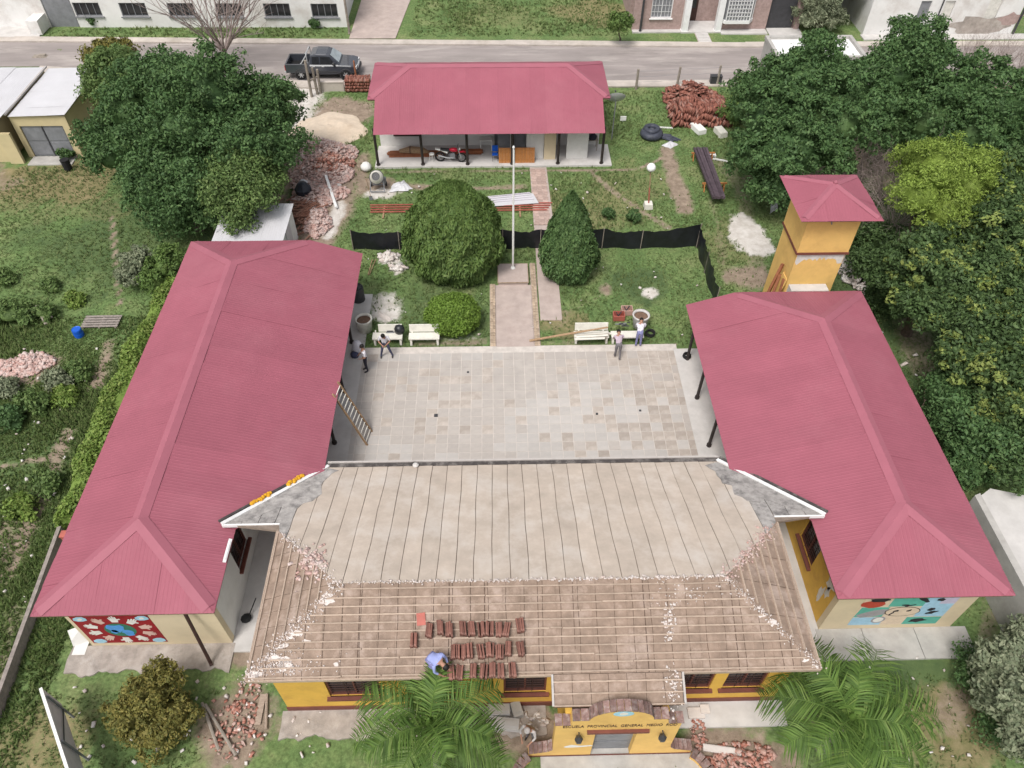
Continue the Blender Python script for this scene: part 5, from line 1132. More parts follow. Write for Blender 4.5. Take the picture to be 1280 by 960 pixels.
# --- trees at the right
GR = 'trees at upper right'
tree('round_tree', 'big round dark green tree between the tile heap and the tower', 'tree', (18.0, 39.6),
     [lob(1005,115,5.6,3.0), lob(962,150,4.6,2.4), lob(1045,150,4.8,2.8), lob(985,190,3.8,2.6), lob(940,200,2.8,1.7), lob(1035,185,3.6,2.0), lob(965,235,2.0,1.6), lob(1060,110,4.8,2.0), lob(945,120,4.0,1.9), lob(1015,80,5.0,1.8)], 66700, 0.104, 'leaf_dark', 111, .4, group=GR, clump=.36)
tree('low_shrub', 'low olive shrub beside the red tile heap', 'shrub', (14.6, 45.2), [lob(928,130,1.0,1.3), lob(916,145,.8,.8), lob(940,112,1.0,1.2)], 5000, .10, 'leaf_thuja', 112, 0)
tree('dark_tree', 'slender dark tree top rising behind the round tree, before the old white house', 'tree', (25.5, 45.6),
     [lob(1138,60,6.2,1.9), lob(1120,90,5.4,1.9), lob(1155,85,5.2,1.8), lob(1135,115,4.0,2.0), lob(1110,130,3.2,1.6)], 26100, 0.100, 'leaf_dark', 113, .25, group=GR)
tree('wide_tree', 'wide dark green tree crown at the right edge below the old white house', 'tree', (27.5, 41),
     [lob(1200,125,4.8,2.6), lob(1250,145,4.4,2.6), lob(1160,150,4.0,2.3), lob(1220,165,3.8,2.4), lob(1130,165,3.0,2.0), lob(1275,175,3.6,2.2)], 46400, 0.104, 'leaf_dark', 115, .35, group=GR, clump=.38)
tree('bamboo_clump', 'bright yellow-green feathery clump right of the tower roof', 'shrub', (22.5, 33.2),
     [lob(1180,215,4.8,2.1), lob(1150,245,4.0,1.6), lob(1215,235,4.2,1.9), lob(1185,265,3.4,1.9), lob(1145,205,3.8,1.3)], 37700, 0.080, 'leaf_bamboo', 117, .12, per=44, clump=.34, aspect=.28)
tree('leafy_tree', 'mid green leafy tree at the right edge beside the yellow-green clump', 'tree', (25.6, 30.5),
     [lob(1265,235,4.4,1.9), lob(1255,285,3.6,2.0), lob(1225,300,3.0,1.7), lob(1280,320,3.4,1.9)], 34800, 0.104, 'leaf_deep', 119, .25, group='trees along the right boundary', clump=.36, tips=('leaf_tip', 6000))
tree('leafy_tree', 'glossy mid green tree right of the tower base, its crown hanging over the dark gap', 'tree', (20.4, 26.6),
     [lob(1150,330,3.6,1.6), lob(1185,350,3.6,1.7), lob(1140,375,2.4,1.4), lob(1180,395,2.6,1.5), lob(1225,360,3.4,1.7), lob(1120,345,2.6,1.1)], 34800, 0.104, 'leaf_deep', 121, .22, group='trees along the right boundary', clump=.36, tips=('leaf_tip', 6000))
tree('leafy_tree', 'tree with yellow-tipped leaves at the right edge level with the middle of the right wing', 'tree', (21.4, 22.0),
     [lob(1230,430,3.4,1.5), lob(1265,425,3.6,1.6), lob(1205,450,2.8,1.3), lob(1255,480,3.0,1.5), lob(1220,410,3.2,1.3)], 29000, 0.100, 'leaf_deep', 123, .2, group='trees along the right boundary', clump=.36, tips=('leaf_tip', 6000))
tree('leafy_tree', 'dark leafy tree close to the right wing roof edge above the boundary wall', 'tree', (18.9, 18.5),
     [lob(1195,520,2.0,1.2), lob(1225,545,2.2,1.2), lob(1215,580,1.6,1.0), lob(1185,490,1.6,1.0), lob(1250,560,2.4,1.1)], 21750, 0.092, 'leaf_dark', 125, .16, group='trees along the right boundary')
tree('leafy_tree', 'bushy tree in the right corner just above the pale neighbour roof', 'tree', (20.9, 18.2),
     [lob(1270,530,3.0,1.4), lob(1275,580,2.4,1.1), lob(1262,500,2.6,1.1)], 14500, 0.096, 'leaf_deep', 127, .16, group='trees along the right boundary', clump=.36, tips=('leaf_tip', 6000))
0 and tree('leafy_shrub', 'shrub with lime leaf tips low between right wing and leafy trees', 'shrub', (18.2, 23.4), [lob(1130,440,1.2,.9), lob(1150,470,1.4,1.0), lob(1118,405,1.2,.9), lob(1165,440,1.8,1.0)], 11600, 0.088, 'leaf_dark', 129, .08)
tree('grey_green_tree', 'pale grey-green leafy tree in the lower right corner', 'tree', (16.2, 8.6),
     [lob(1255,830,2.0,.85), lob(1270,880,2.0,.9), lob(1240,865,1.4,.7), lob(1275,920,1.6,.8), lob(1235,835,1.2,.6), lob(1278,800,1.8,.7)], 12000, .085, 'leaf_grey', 131, .12, clump=.2, per=22)
tree('grey_green_shrub', 'small dark shrub below the grey-green tree at lower right', 'shrub', (15.1, 8.4), [lob(1225,850,.6,.55), lob(1215,830,.5,.5), lob(1245,905,.6,.6)], 5800, 0.056, 'leaf_dark', 132, 0)

# --- clipped conifers on the lawn
def conifer(name, label, c, rx, ry, h, zmax, n, m, seed, point, size=.12):
    t = thing(name, label, 'tree', (c[0], c[1], 0)); off = parent_loc(t); g = np.random.default_rng(seed)
    th = g.uniform(0, 2*np.pi, n); u = g.uniform(0, 1, n)**.85; z = .15+u*(h-.15)
    prof = lambda z: np.where(z < zmax, .62+.38*np.sin(np.clip(z/zmax, 0, 1)*np.pi/2), np.clip(1-((z-zmax)/(h-zmax))**point, 0, 1)**(1/(1.8 if point > 1.4 else 1.35)))
    r_ = prof(z)*g.uniform(.82, 1.03, n)*(1+.06*np.sin(th*5+z*1.7)+.05*np.sin(th*11-z*3.1)+.04*np.sin(th*3-z*4.3))
    p = np.stack([c[0]+rx*r_*np.cos(th), c[1]+ry*r_*np.sin(th), z], 1)
    nr = np.stack([np.cos(th), np.sin(th), np.full(n, .35+.5*(z/h))], 1); nr /= np.linalg.norm(nr, axis=1)[:,None]
    cr = leafmesh('crown', p, nr, size*1.1, m, t, seed+1, aspect=.3, spread=.55, vertical=True, off=off)
    zz = np.linspace(.1, h*.96, 14); b = MB().lathe([(float(prof(np.array([q]))[0])*.84, float(q)) for q in zz], (0,0,0), 20)
    MB().add([(c[0]+v[0]*rx, c[1]+v[1]*ry, v[2]) for v in b.v], b.f).build('inner_foliage', m, cr, world=True)
    MB().tube([(c[0],c[1],-.1),(c[0],c[1],h*.5)], [.18,.06], 8).build('trunk', 'bark', t, world=True); return t
conifer('thuja_tree', 'large egg-shaped olive green thuja left of the flagpole', (-2.2, 31.75), 2.45, 1.95, 5.5, 2.0, 46000, 'leaf_thuja', 141, 1.8, .13)
conifer('cypress_tree', 'pointed conical dark green cypress right of the flagpole', (3.78, 31.45), 1.52, 1.4, 5.15, 1.4, 24000, 'leaf_cone', 143, 1.15, .115)
t = thing('round_shrub', 'bright lime green clipped round shrub on the lawn by the benches', 'shrub', (-2.17, 27.55, 0))
p, nr = lobes_pts([(-2.17, 27.55, .72, 1.32, 1.15, .95)], 15000, 145, .12, 14, .93, .04); cr = leafmesh('crown', p, nr, .055, 'leaf_lime', t, 146, off=parent_loc(t), aspect=.6); core([(-2.17, 27.55, .72, 1.32, 1.15, .95)], .9, cr, 'leaf_lime', None)
MB().tube([(-2.17,27.55,-.05),(-2.17,27.55,.5)], .07, 6).build('trunk', 'bark', t, world=True)

# --- hedge along the left wing
t = thing('hedge', 'long clipped green hedge along the outer side of the left wing', 'hedge', (-17.0, 22, 0))
g = np.random.default_rng(150); n = 36000; y = g.uniform(16.0, 30.2, n); s_ = g.uniform(-1, 1, n); xc_ = -16.75-.25*np.sin(y*.35)+.12*np.sin(y*1.9)
hh = 1.15+.12*np.sin(y*1.3)+.1*np.sin(y*3.1); a = g.uniform(0, np.pi, n); q = g.uniform(.78, 1.04, n)
p = np.stack([xc_+.62*np.cos(a)*q+g.normal(0,.05,n), y, hh*(.25+.8*np.sin(a)*q)*1.0], 1); low = g.uniform(0, 1, n) < .3; p[low,2] = g.uniform(.05, .6, low.sum())
nr = np.stack([np.cos(a), np.zeros(n), np.sin(a)+.2], 1)
cr = leafmesh('foliage', p, nr, .085, 'leaf_hedge', t, 151, off=parent_loc(t), spread=.8)
MB().prism([(-17.2,16.1,.0),(-16.3,16.1,.0),(-16.35,16.1,.85),(-16.75,16.1,1.0),(-17.15,16.1,.85)], (0,14,0)).build('inner_foliage', 'leaf_hedge', cr, world=True)

tree('grey_green_bush', 'pale grey-green rounded bush at the top end of the hedge', 'bush', (-17.6, 31.0), [lob(172,330,1.1,.85), lob(165,345,.8,.7)], 6000, .08, 'leaf_grey', 153, .06, clump=.2)
tree('olive_bush', 'olive brown bush between the grey-green bush and the left wing roof', 'bush', (-16.6, 31.2), [lob(205,335,1.1,.95), lob(215,320,1.3,.8), lob(195,355,.8,.8)], 6000, .08, 'leaf_thuja', 154, .06, clump=.2)
tree('autumn_bush', 'round bush with yellowing leaves below the hand mural', 'bush', (-11.3, 8.75), [lob(190,870,1.2,1.0), lob(165,895,.9,.8), lob(215,895,.9,.85), lob(190,915,.7,.9), lob(200,850,1.2,.7)], 14000, .06, 'leaf_autumn', 155, .08, clump=.16, per=22)
GV = 'plants in the vegetable plot'
veg = [(20,400,1.0,'leaf_mid','tall leafy shrub at the left edge above the rubble patch'), (55,395,.7,'leaf_mid','leafy shrub with yellow tips beside the broken post in the left plot'), (65,360,.35,'leaf_mid','small sapling standing in the left lawn'), (95,378,.4,'leaf_hedge','low spreading plant in the lawn above the blue barrel'),
       (6,352,.5,'leaf_mid','leafy shrub cut by the left edge beside the lawn'), (75,480,.6,'leaf_grey','pale squash-like plant in the plot below the rubble patch'), (100,470,.55,'leaf_mid','green squash-like plant near the foot of the hedge'), (45,510,.7,'leaf_mid','spreading weedy plant in the middle of the left plot'),
       (15,530,.7,'leaf_dark','dark weedy bush at the left edge of the plot'), (85,500,.5,'leaf_hedge','bright low plant beside the hedge in the left plot'), (30,640,.6,'leaf_hedge','low weed clump at the left edge above the garden wall'), (60,610,.5,'leaf_mid','weed clump below the footpath in the left plot'), (10,490,.5,'leaf_grey','pale thistle clump at the left edge below the rubble')]
for i, (px, py, r_, m, lb) in enumerate(veg):
    c = P(px, py); tree('garden_plant', lb, 'plant', (c.x, c.y), [(c.x, c.y, r_*.5, r_, r_, r_*.6), (c.x+r_*.6, c.y-.2, r_*.35, r_*.6, r_*.6, r_*.4), (c.x-r_*.5, c.y+.3, r_*.4, r_*.65, r_*.6, r_*.5)], 1500, .085, m, 160+i, 0, GV, per=20, clump=.2)
c = P(775, 52); tree('young_tree', 'small young tree on the far verge near the brick house', 'tree', (c.x, c.y), [lob(776,28,1.9,.8), lob(770,35,1.5,.5)], 1600, .12, 'leaf_thuja', 180, .06, clump=.3)
c = P(1022, 42); tree('feathery_bush', 'light green feathery bush in front of the carport beyond the street', 'bush', (c.x, c.y), [lob(1022,15,1.6,1.6), lob(1008,22,1.1,1.0), lob(1040,25,1.1,1.0), lob(1022,-2,2.6,1.2)], 6500, .16, 'leaf_grey', 182, .1, aspect=.22)
for i, (px, py, r_, lb) in enumerate(((760,272,.35,'small dark bush on the lawn behind the black fence'), (792,276,.4,'low dark bush peeping over the black fence beside the small one'), (118,32,.5,'small shrub against the long white building'), (390,25,.45,'small dark shrub below the last window of the long white building'), (85,200,.5,'dark little shrub by the corner of the garage'))):
    c = P(px, py) if i != 3 else P(395, 34); tree('small_bush', lb, 'bush', (c.x, c.y), [(c.x, c.y, r_*.7, r_, r_, r_*.8)], 1305, 0.072, 'leaf_dark', 190+i, 0, clump=.15)

for i, (px, py, r_, lb) in enumerate(((1085,335,1.3,'dark shrub in the shade right of the tower'), (1105,300,1.2,'dark shrub among bare twigs right of the tower roof'), (1062,290,1.0,'low dark shrub close behind the tower'), (1100,375,.9,'low dark shrub at the rear corner of the right wing'))):
    c = P(px, py, r_*.6); tree('shade_shrub', lb, 'shrub', (c.x, c.y), [(c.x, c.y, r_*.6, r_, r_, r_*.7), (c.x+r_*.7, c.y+.3, r_*.4, r_*.7, r_*.7, r_*.5)], 4350, 0.088, 'leaf_deep', 240+i, 0, clump=.3)
# --- palms
def palm(label, base, zc, nf, L_, seed, lean=(0,0), dirs=None):
    t = thing('palm_tree', label, 'palm tree', (base[0], base[1], 0), group='palms in front of the school'); g = random.Random(seed); off = parent_loc(t); top = Vector((base[0]+lean[0], base[1]+lean[1], zc))
    MB().tube([(base[0],base[1],-.1), (base[0]+lean[0]*.5,base[1]+lean[1]*.5,zc*.5), top, top+Vector((0,0,.25))], [.20,.16,.14,.03], 10).build('trunk', 'bark_grey', t, world=True); MB().lathe([(.12,-.5),(.15,-.1),(.11,.2),(.03,.5)], top, 8).build('crownshaft', 'leaf_palm', t, world=True)
    for i in range(nf):
        a = (dirs[i] if dirs else i*2.399)+g.uniform(-.12,.12); e0 = R(g.uniform(20, 48) if i < nf*.7 else g.uniform(55, 80)); ln = L_*g.uniform(.85, 1.12)*(1 if i < nf*.7 else .75)
        p = top.copy(); pts = [p.copy()]; e = e0; seg = 26
        for k in range(seg):
            e -= R(2.2+2.6*(k/seg)); p = p+Vector((math.cos(a)*math.cos(e), math.sin(a)*math.cos(e), math.sin(e)))*(ln/seg); pts.append(p.copy())
        fr = MB().tube(pts, [.028*(1-.85*k/seg) for k in range(seg+1)], 5).build('frond', 'leaf_palm', t, world=True)
        V = []; Fq = []; tw = g.uniform(-.3,.3)
        for k in range(3, seg*2):
            q = k/(seg*2); f0 = q*seg; i0 = int(f0); b0 = pts[i0].lerp(pts[min(seg, i0+1)], f0-i0); d = (pts[min(seg, i0+1)]-pts[i0]).normalized(); sd_ = d.cross(Vector((0,0,1))).normalized(); up = sd_.cross(d)
            ll = ln*.34*math.sin(math.pi*(.10+.84*q))**.7
            for s_ in (-1, 1):
                dr_ = (sd_*s_*1.0+d*.62+up*g.uniform(-.35,.75)).normalized(); l2 = ll*g.uniform(.8,1.15); wv = d*.024
                m1 = b0+dr_*l2*.5-Vector((0,0,.05*l2)); m2 = b0+dr_*l2-Vector((0,0,.42*l2)); o = len(V)
                V += [b0-wv*.6, b0+wv*.6, m1+wv, m1-wv, m2+wv*.2, m2-wv*.2]; Fq += [(o,o+1,o+2,o+3), (o+3,o+2,o+4,o+5)]
        np_mesh('leaflets', np.array([tuple(v) for v in V])-np.array(off), Fq, 'leaf_palm', fr)
    return t
c = P(537, 900, 3.6); palm('feathery palm in front of the main building, left of the porch', (c.x, c.y-.1), 3.5, 14, 2.7, 201)
c = P(1062, 893, 2.9); palm('feathery palm in front of the right wing, right of the porch', (c.x, c.y-.1), 2.8, 15, 2.8, 207)

# --- bare trees
def bare(name, label, base, h, sp, n, seed, m='twig', r0=.12, droop=0.0, cat='tree', lean=(0,0)):
    t = thing(name, label, cat, (base[0], base[1], 0)); g = random.Random(seed); b = MB()
    tr = MB().tube([(base[0],base[1],-.1), (base[0]+lean[0]*.1,base[1]+lean[1]*.1,h*.18)], [r0, r0*.8], 8); tr.build('trunk', 'bark_grey', t, world=True)
    def br(p, d, l, r_, lev):
        pts = [p]; dd = d.copy()
        for k in range(4):
            dd = (dd+Vector((g.gauss(0,.10), g.gauss(0,.10), g.gauss(0,.06)-droop*(k+1)*.12))).normalized(); pts.append(pts[-1]+dd*l/4)
        b.tube(pts, [r_, r_*.85, r_*.7, r_*.5, r_*.3], 4 if lev else 5, cap=False)
        if lev < 2:
            for k in range(5 if lev == 0 else 4):
                q = pts[1+k % 4]; d2 = (dd*1.0+Vector((g.gauss(0,.45), g.gauss(0,.45), g.gauss(.1,.3)))).normalized(); br(q, d2, l*.55, r_*.5, lev+1)
    for i in range(n):
        a = i*2.399; d = Vector((math.cos(a)*sp+lean[0]*.3, math.sin(a)*sp+lean[1]*.3, 1)).normalized(); br(Vector((base[0],base[1],h*.16)), d, h*g.uniform(.6,.9), r0*.35, 0)
    b.build('branches', m, t, world=True); return t
c = P(292, 82); bare('bare_tree', 'leafless grey tree in front of the long white building', (c.x-.2, c.y-.5), 7.6, .75, 17, 301, r0=.18)
for i, (px, py, h, lb) in enumerate(((1095,262,3.6,'leafless twiggy shrub arching behind the tower roof'), (1062,240,3.2,'leafless twiggy shrub between the round tree and the tower'), (1110,300,3.2,'leafless thin shrub right of the tower wall'))):
    c = P(px, py); bare('bare_shrub', lb, (c.x, c.y), h, .5, 22, 310+i, r0=.06, droop=.5, cat='shrub')
for i, (px, py, lb) in enumerate(((1215,100,'leafless brush before the old white house, nearest its left door'), (1240,92,'leafless brush before the old white house, below the peeling base'), (1265,105,'leafless brush at the right edge beside the road end'), (1195,88,'leafless brush just right of the slender dark tree'))):
    c = P(px, py+8); bare('bare_brush', lb, (c.x, c.y), 2.6, .35, 20, 320+i, r0=.05, cat='brush', lean=(.6,0))
# ================================================================== THINGS
# --- grey pickup parked on the street (local: x forward, y left)
def wheel(root, x, y, r_, w_):
    s_ = 1 if y > 0 else -1
    t = MB().lathe([(r_*.62,-w_/2),(r_*.92,-w_/2),(r_,-w_*.3),(r_,w_*.3),(r_*.92,w_/2),(r_*.62,w_/2)], (x,y,r_), 22, 'y').build('wheel', 'rubber', root, smooth=True)
    rim = MB().lathe([(r_*.60,-.01),(r_*.62,.03),(r_*.5,.05)], (x,y+s_*w_*.40,r_), 18, 'y').build('rim', 'metal_bright', t)
    q = MB()
    for k in range(6): a = k*math.pi/3; q.bar((x,y+s_*w_*.44,r_), (x+r_*.55*math.cos(a),y+s_*w_*.44,r_+r_*.55*math.sin(a)), .05, .03, up=(0,1,0))
    q.build('spokes', 'metal_bright', rim)
def section_body(secs, name, m, parent, smooth=False):
    """loft of cross sections: (x, [(y,z)...])"""
    v = []; f = []; n = len(secs[0][1])
    for x, pr in secs: v += [(x, y, z) for y, z in pr]
    for i in range(len(secs)-1):
        for k in range(n): k2 = (k+1) % n; f.append((i*n+k, i*n+k2, (i+1)*n+k2, (i+1)*n+k))
    f += [tuple(range(n-1,-1,-1)), tuple((len(secs)-1)*n+k for k in range(n))]
    return MB().add(v, f).build(name, m, parent, smooth=smooth)
c1, c2 = P(376, 97), P(433, 99)
tk = thing('pickup_truck', 'dark grey double cab pickup parked on the street beside the annex', 'pickup truck', ((c1.x+c2.x)/2+.05, 54.85, .02), R(-1.0))
def lowpr(hw, z0, z1, r_=.08): return [(-hw+.04,z0),(hw-.04,z0),(hw,z0+.15),(hw,z1-r_),(hw-r_*.8,z1),(-hw+r_*.8,z1),(-hw,z1-r_),(-hw,z0+.15)]
section_body([(-.82,lowpr(.92,.42,1.10)),(.1,lowpr(.93,.40,1.10)),(1.05,lowpr(.93,.42,1.10)),(1.25,lowpr(.93,.46,1.10)),(2.15,lowpr(.90,.48,1.04)),(2.45,lowpr(.84,.46,.98)),(2.58,lowpr(.74,.48,.86))], 'body', 'truck_grey', tk)
bd = MB()
for s_ in (-1,1): bd.box(-2.60, -.83, s_*.93 if s_ < 0 else .80, -.80 if s_ < 0 else .93, .52, 1.13)
bd.box(-2.62, -2.52, -.795, .795, .55, 1.12).box(-.93, -.83, -.795, .795, .55, 1.16).build('bed', 'truck_grey', tk)
MB().box(-2.515, -.935, -.795, .795, .60, .66).build('bed_liner', 'rubber', tk)
cabp = lambda hw0, hw1, z1: [(-hw0,1.105),(hw0,1.105),(hw1+.01,z1-.06),(hw1-.07,z1),(-hw1+.07,z1),(-hw1-.01,z1-.06)]
section_body([(-.84,cabp(.86,.80,1.14)),(-.72,cabp(.86,.68,1.70)),(-.3,cabp(.87,.70,1.80)),(.45,cabp(.87,.70,1.78)),(.70,cabp(.87,.68,1.70)),(1.35,cabp(.84,.78,1.16))], 'cab', 'truck_grey', tk)
MB().add([(.76,-.62,1.68),(.76,.62,1.68),(1.30,.73,1.215),(1.30,-.73,1.215)], [(0,1,2,3)]).build('windscreen', 'windscreen', tk) if False else None
mk('windscreen', (.30,.34,.36), rough=.1, var=.2, spec=.6)
MB().prism([(.745,-.60,1.712),(.745,.60,1.712),(1.30,.72,1.235),(1.30,-.72,1.235)], (.012,0,.012)).build('windscreen', 'windscreen', tk)
for s_ in (-1, 1):
    for x0_, x1_ in ((-.62,-.10),(-.02,.68)):
        q = [(x0_,s_*.872,1.18),(x1_+(.30 if x1_ > .5 else 0),s_*.872,1.18),(x1_,s_*.735,1.62),(x0_+.03,s_*.735,1.62)]
        MB().prism([Vector(p) for p in q], (0,s_*.012,0)).build('side_window', 'glass_dark', tk)
    MB().cbox((.95,s_*1.0,1.22), .16, .16, .14).build('mirror', 'metal_dark', tk)
    MB().cbox((2.42,s_*.66,.86), .24, .30, .17).build('headlight', 'lamp_clear', tk); MB().cbox((-2.615,s_*.85,.86), .06, .14, .36).build('tail_light', 'lamp_red', tk)
    MB().tube([(-1.45,s_*.84,1.14),(-.98,s_*.72,1.72),(-.98,s_*.60,1.80)], .04, 6).tube([(-.98,s_*.72,1.14),(-.98,s_*.72,1.74)], .035, 6).build('roll_bar', 'metal_bright', tk)
    MB().box(-1.9,-.9,s_*.94-.012,s_*.94+.012,.60,.66).box(-.75,1.1,s_*.945-.012,s_*.945+.012,.62,.68).build('side_trim', 'metal_dark', tk)
    for x in (.02, -.66): MB().box(x+.05, x+.22, s_*.945-.012, s_*.945+.012, .98, 1.02).build('door_handle', 'metal_bright', tk)
    for x in (1.72, -1.55): MB().torus((x, s_*.90, .38), .42, .05, 16, 6).build('wheel_arch', 'metal_dark', tk); wheel(tk, x, s_*.80, .37, .24)
MB().tube([(-.98,-.60,1.80),(-.98,.60,1.80)], .04, 6).build('roll_bar', 'metal_bright', tk)
MB().box(2.50, 2.66, -.80, .80, .42, .62).build('front_bumper', 'metal_dark', tk); MB().box(2.545, 2.60, -.45, .45, .66, .90).build('grille', 'metal_bright', tk); MB().box(-2.74, -2.63, -.80, .80, .45, .58).build('rear_bumper', 'metal_bright', tk)
MB().box(-2.4, 2.4, -.55, .55, .28, .44).build('chassis', 'metal_dark', tk)

# --- motorbike in the annex gallery
c = P(564, 199)
mb_ = thing('motorbike', 'red and white trail motorbike parked in the annex gallery', 'motorbike', (c.x, 42.62, .085), R(-4))
for x in (-.66, .68):
    t = MB().torus((x,0,.33), .28, .05, 22, 8).build('wheel', 'rubber', mb_, smooth=True); q = MB()
    for k in range(8): a = k*math.pi/4; q.bar((x,0,.33), (x+.25*math.cos(a),0,.33+.25*math.sin(a)), .012, .012, up=(0,1,0))
    q.lathe([(.05,-.06),(.05,.06)], (x,0,.33), 10, 'y').build('spokes', 'metal_bright', t)
MB().tube([(.68,-.09,.33),(.50,-.09,.95)], .03, 6).tube([(.68,.09,.33),(.50,.09,.95)], .03, 6).build('fork', 'metal_bright', mb_)
MB().tube([(.48,-.36,1.06),(.45,-.15,1.02),(.45,.15,1.02),(.48,.36,1.06)], .018, 6).build('handlebar', 'metal_dark', mb_)
MB().lathe([(.06,-.26),(.13,-.12),(.15,.05),(.11,.2),(.05,.28)], (.20,0,.84), 10, 'x').build('tank', 'bike_red', mb_, smooth=True)
MB().prism([(-.62,-.10,.82),(-.10,-.12,.78),(.0,-.11,.84),(-.10,-.10,.88),(-.62,-.08,.90)], (0,.22,0)).build('seat', 'metal_dark', mb_)
MB().prism([(-.95,-.07,.86),(-.55,-.09,.78),(-.20,-.10,.62),(-.15,-.10,.74),(-.60,-.08,.86),(-.95,-.06,.92)], (0,.16,0)).build('tail_panel', 'white_paint', mb_)
MB().prism([(.50,-.06,.68),(.85,-.07,.74),(1.02,-.05,.66),(.85,-.06,.78),(.50,-.05,.74)], (0,.12,0)).build('front_fender', 'bike_red', mb_)
MB().cbox((.12,0,.42), .34, .24, .30).lathe([(.09,-.1),(.09,.1)], (.2,0,.55), 10, 'y').build('engine', 'metal_grey', mb_)
MB().tube([(.45,0,.9),(.0,0,.7),(-.25,0,.42),(.1,0,.28)], .03, 6).tube([(-.25,.07,.40),(-.66,.07,.33)], .025, 6).tube([(-.25,-.07,.40),(-.66,-.07,.33)], .025, 6).build('frame', 'metal_dark', mb_)
MB().tube([(.2,-.14,.35),(-.2,-.16,.36),(-.75,-.17,.52)], [.025,.04,.045], 8).build('exhaust', 'metal_bright', mb_)
MB().lathe([(.02,-.04),(.09,-.02),(.09,.04)], (.60,0,.92), 10, 'x').build('headlight', 'lamp_clear', mb_); MB().tube([(.05,.06,.3),(-.02,.26,.0)], .014, 5).build('stand', 'metal_dark', mb_)

# --- things stored in the gallery
def planks(label, x0, x1, y, z, n, m, seed, cat='timber', dy=.11, name='plank_stack', layers=3):
    g = random.Random(seed); t = thing(name, label, cat, ((x0+x1)/2, y, z))
    for l in range(layers):
        for i in range(n-l): a = Vector((x0+g.uniform(0,.25), y+(i+l*.5)*dy, z+.04+l*.06)); b = Vector((x1-g.uniform(0,.3), y+(i+l*.5)*dy+g.gauss(0,.03), z+.04+l*.06+g.uniform(0,.012))); MB().bar(a, b, dy*.85, .05).build('plank', m, t, world=True)
    return t
planks('stack of reddish brown planks lying along the annex wall at left', -6.9, -3.1, 43.2, .08, 6, 'wood_red', 5)
planks('stack of brown planks behind the motorbike', -3.0, -.6, 43.5, .08, 4, 'wood_red', 6, layers=4)
t = thing('straw_mat', 'tan rolled mat lying on the left plank stack', 'mat', (-5.3, 43.5, .27)); MB().tube([(-6.1,43.45,.36),(-5.4,43.5,.42),(-4.6,43.45,.38),(-4.2,43.4,.33)], [.10,.24,.22,.06], 10).build('roll', 'wood', t, world=True); MB().tube([(-5.42,43.5,.42),(-5.36,43.5,.42)], .25, 10).build('tie', 'frame_dark', t, world=True)
for k, (xa_, xb_) in enumerate(((.25, 1.0), (1.28, 2.45))):
    t = thing('wooden_shutter', 'orange-brown slatted wooden panel leaning left of the annex post' if k == 0 else 'wider orange-brown slatted wooden panel leaning right of the annex post', 'shutter', (xa_, 42.55, .08), group='slatted panels in the gallery'); x = xa_
    while x < xb_: MB().bar((x+.05,42.42,.08),(x+.05,42.58,1.05), .085, .03, up=(0,1,0)).build('slat', 'wood_orange', t, world=True); x += .095
    for zz, yy in ((.25,42.475),(.85,42.575)): MB().bar((xa_,yy,zz),(x,yy,zz), .05, .03, up=(0,1,0)).build('rail', 'wood', t, world=True)
t = thing('blue_chair', 'small blue metal chair beside the slatted panel', 'chair', (.02, 42.75, .08))
MB().box(-.16,.20,42.6,42.95,.5,.53).build('seat', 'plastic_blue', t, world=True); MB().box(-.16,.20,42.95,42.98,.6,1.0).build('backrest', 'plastic_blue', t, world=True)
for x in (-.14,.18):
    for y in (42.62,42.96): MB().tube([(x,y,.08),(x,y,.5 if y < 42.9 else .6)], .015, 5).build('leg', 'metal_dark', t, world=True)
def table(label, x, y, w_, d_, m, z=.08, h=.75):
    t = thing('table', label, 'table', (x, y, z)); MB().box(x-w_/2,x+w_/2,y-d_/2,y+d_/2,z+h-.04,z+h).build('table_top', m, t, world=True)
    for sx in (-1,1):
        for sy in (-1,1): MB().bar((x+sx*(w_/2-.05),y+sy*(d_/2-.05),z),(x+sx*(w_/2-.05),y+sy*(d_/2-.05),z+h-.042), .05, .05).build('leg', m, t, world=True)
    return t
table('dark table at the right end of the annex gallery', 5.55, 43.9, .9, .6, 'metal_dark') if False else table('dark wooden table at the right end of the annex gallery', 6.25, 44.05, .8, .6, 'wood_grey')
table('white table under the annex roof behind the motorbike', -1.35, 43.85+.3, .01+.9, .5, 'white_paint') if False else table('white table against the annex wall right of the planks', .05-.6, 44.1, .8, .5, 'white_paint')
t = thing('clothes_bundle', 'dark blue clothes bundle on the gallery table', 'bundle', (6.25,44.0,.83)); MB().lathe([(.05,0),(.3,.02),(.33,.18),(.2,.32),(.05,.36)], (6.25,44.0,.835), 10).build('cloth', 'jeans_dark', t, world=True); MB().lathe([(.02,0),(.12,.03),(.1,.12),(.02,.15)], (6.05,43.9,.835), 8).build('rag', 'shirt_white', t, world=True)
t = thing('white_stool', 'small white stool in the gallery between planks and motorbike', 'stool', (-4.0,42.75,.08)); MB().lathe([(.16,.46),(.17,.5),(.15,.52)], (-3.98,42.75,.08), 12).build('seat', 'white_paint', t, world=True)
for k in range(4): a = k*math.pi/2+.4; MB().tube([(-3.98+.13*math.cos(a),42.75+.13*math.sin(a),.54),(-3.98+.18*math.cos(a),42.75+.18*math.sin(a),.08)], .02, 5).build('leg', 'white_paint', t, world=True)

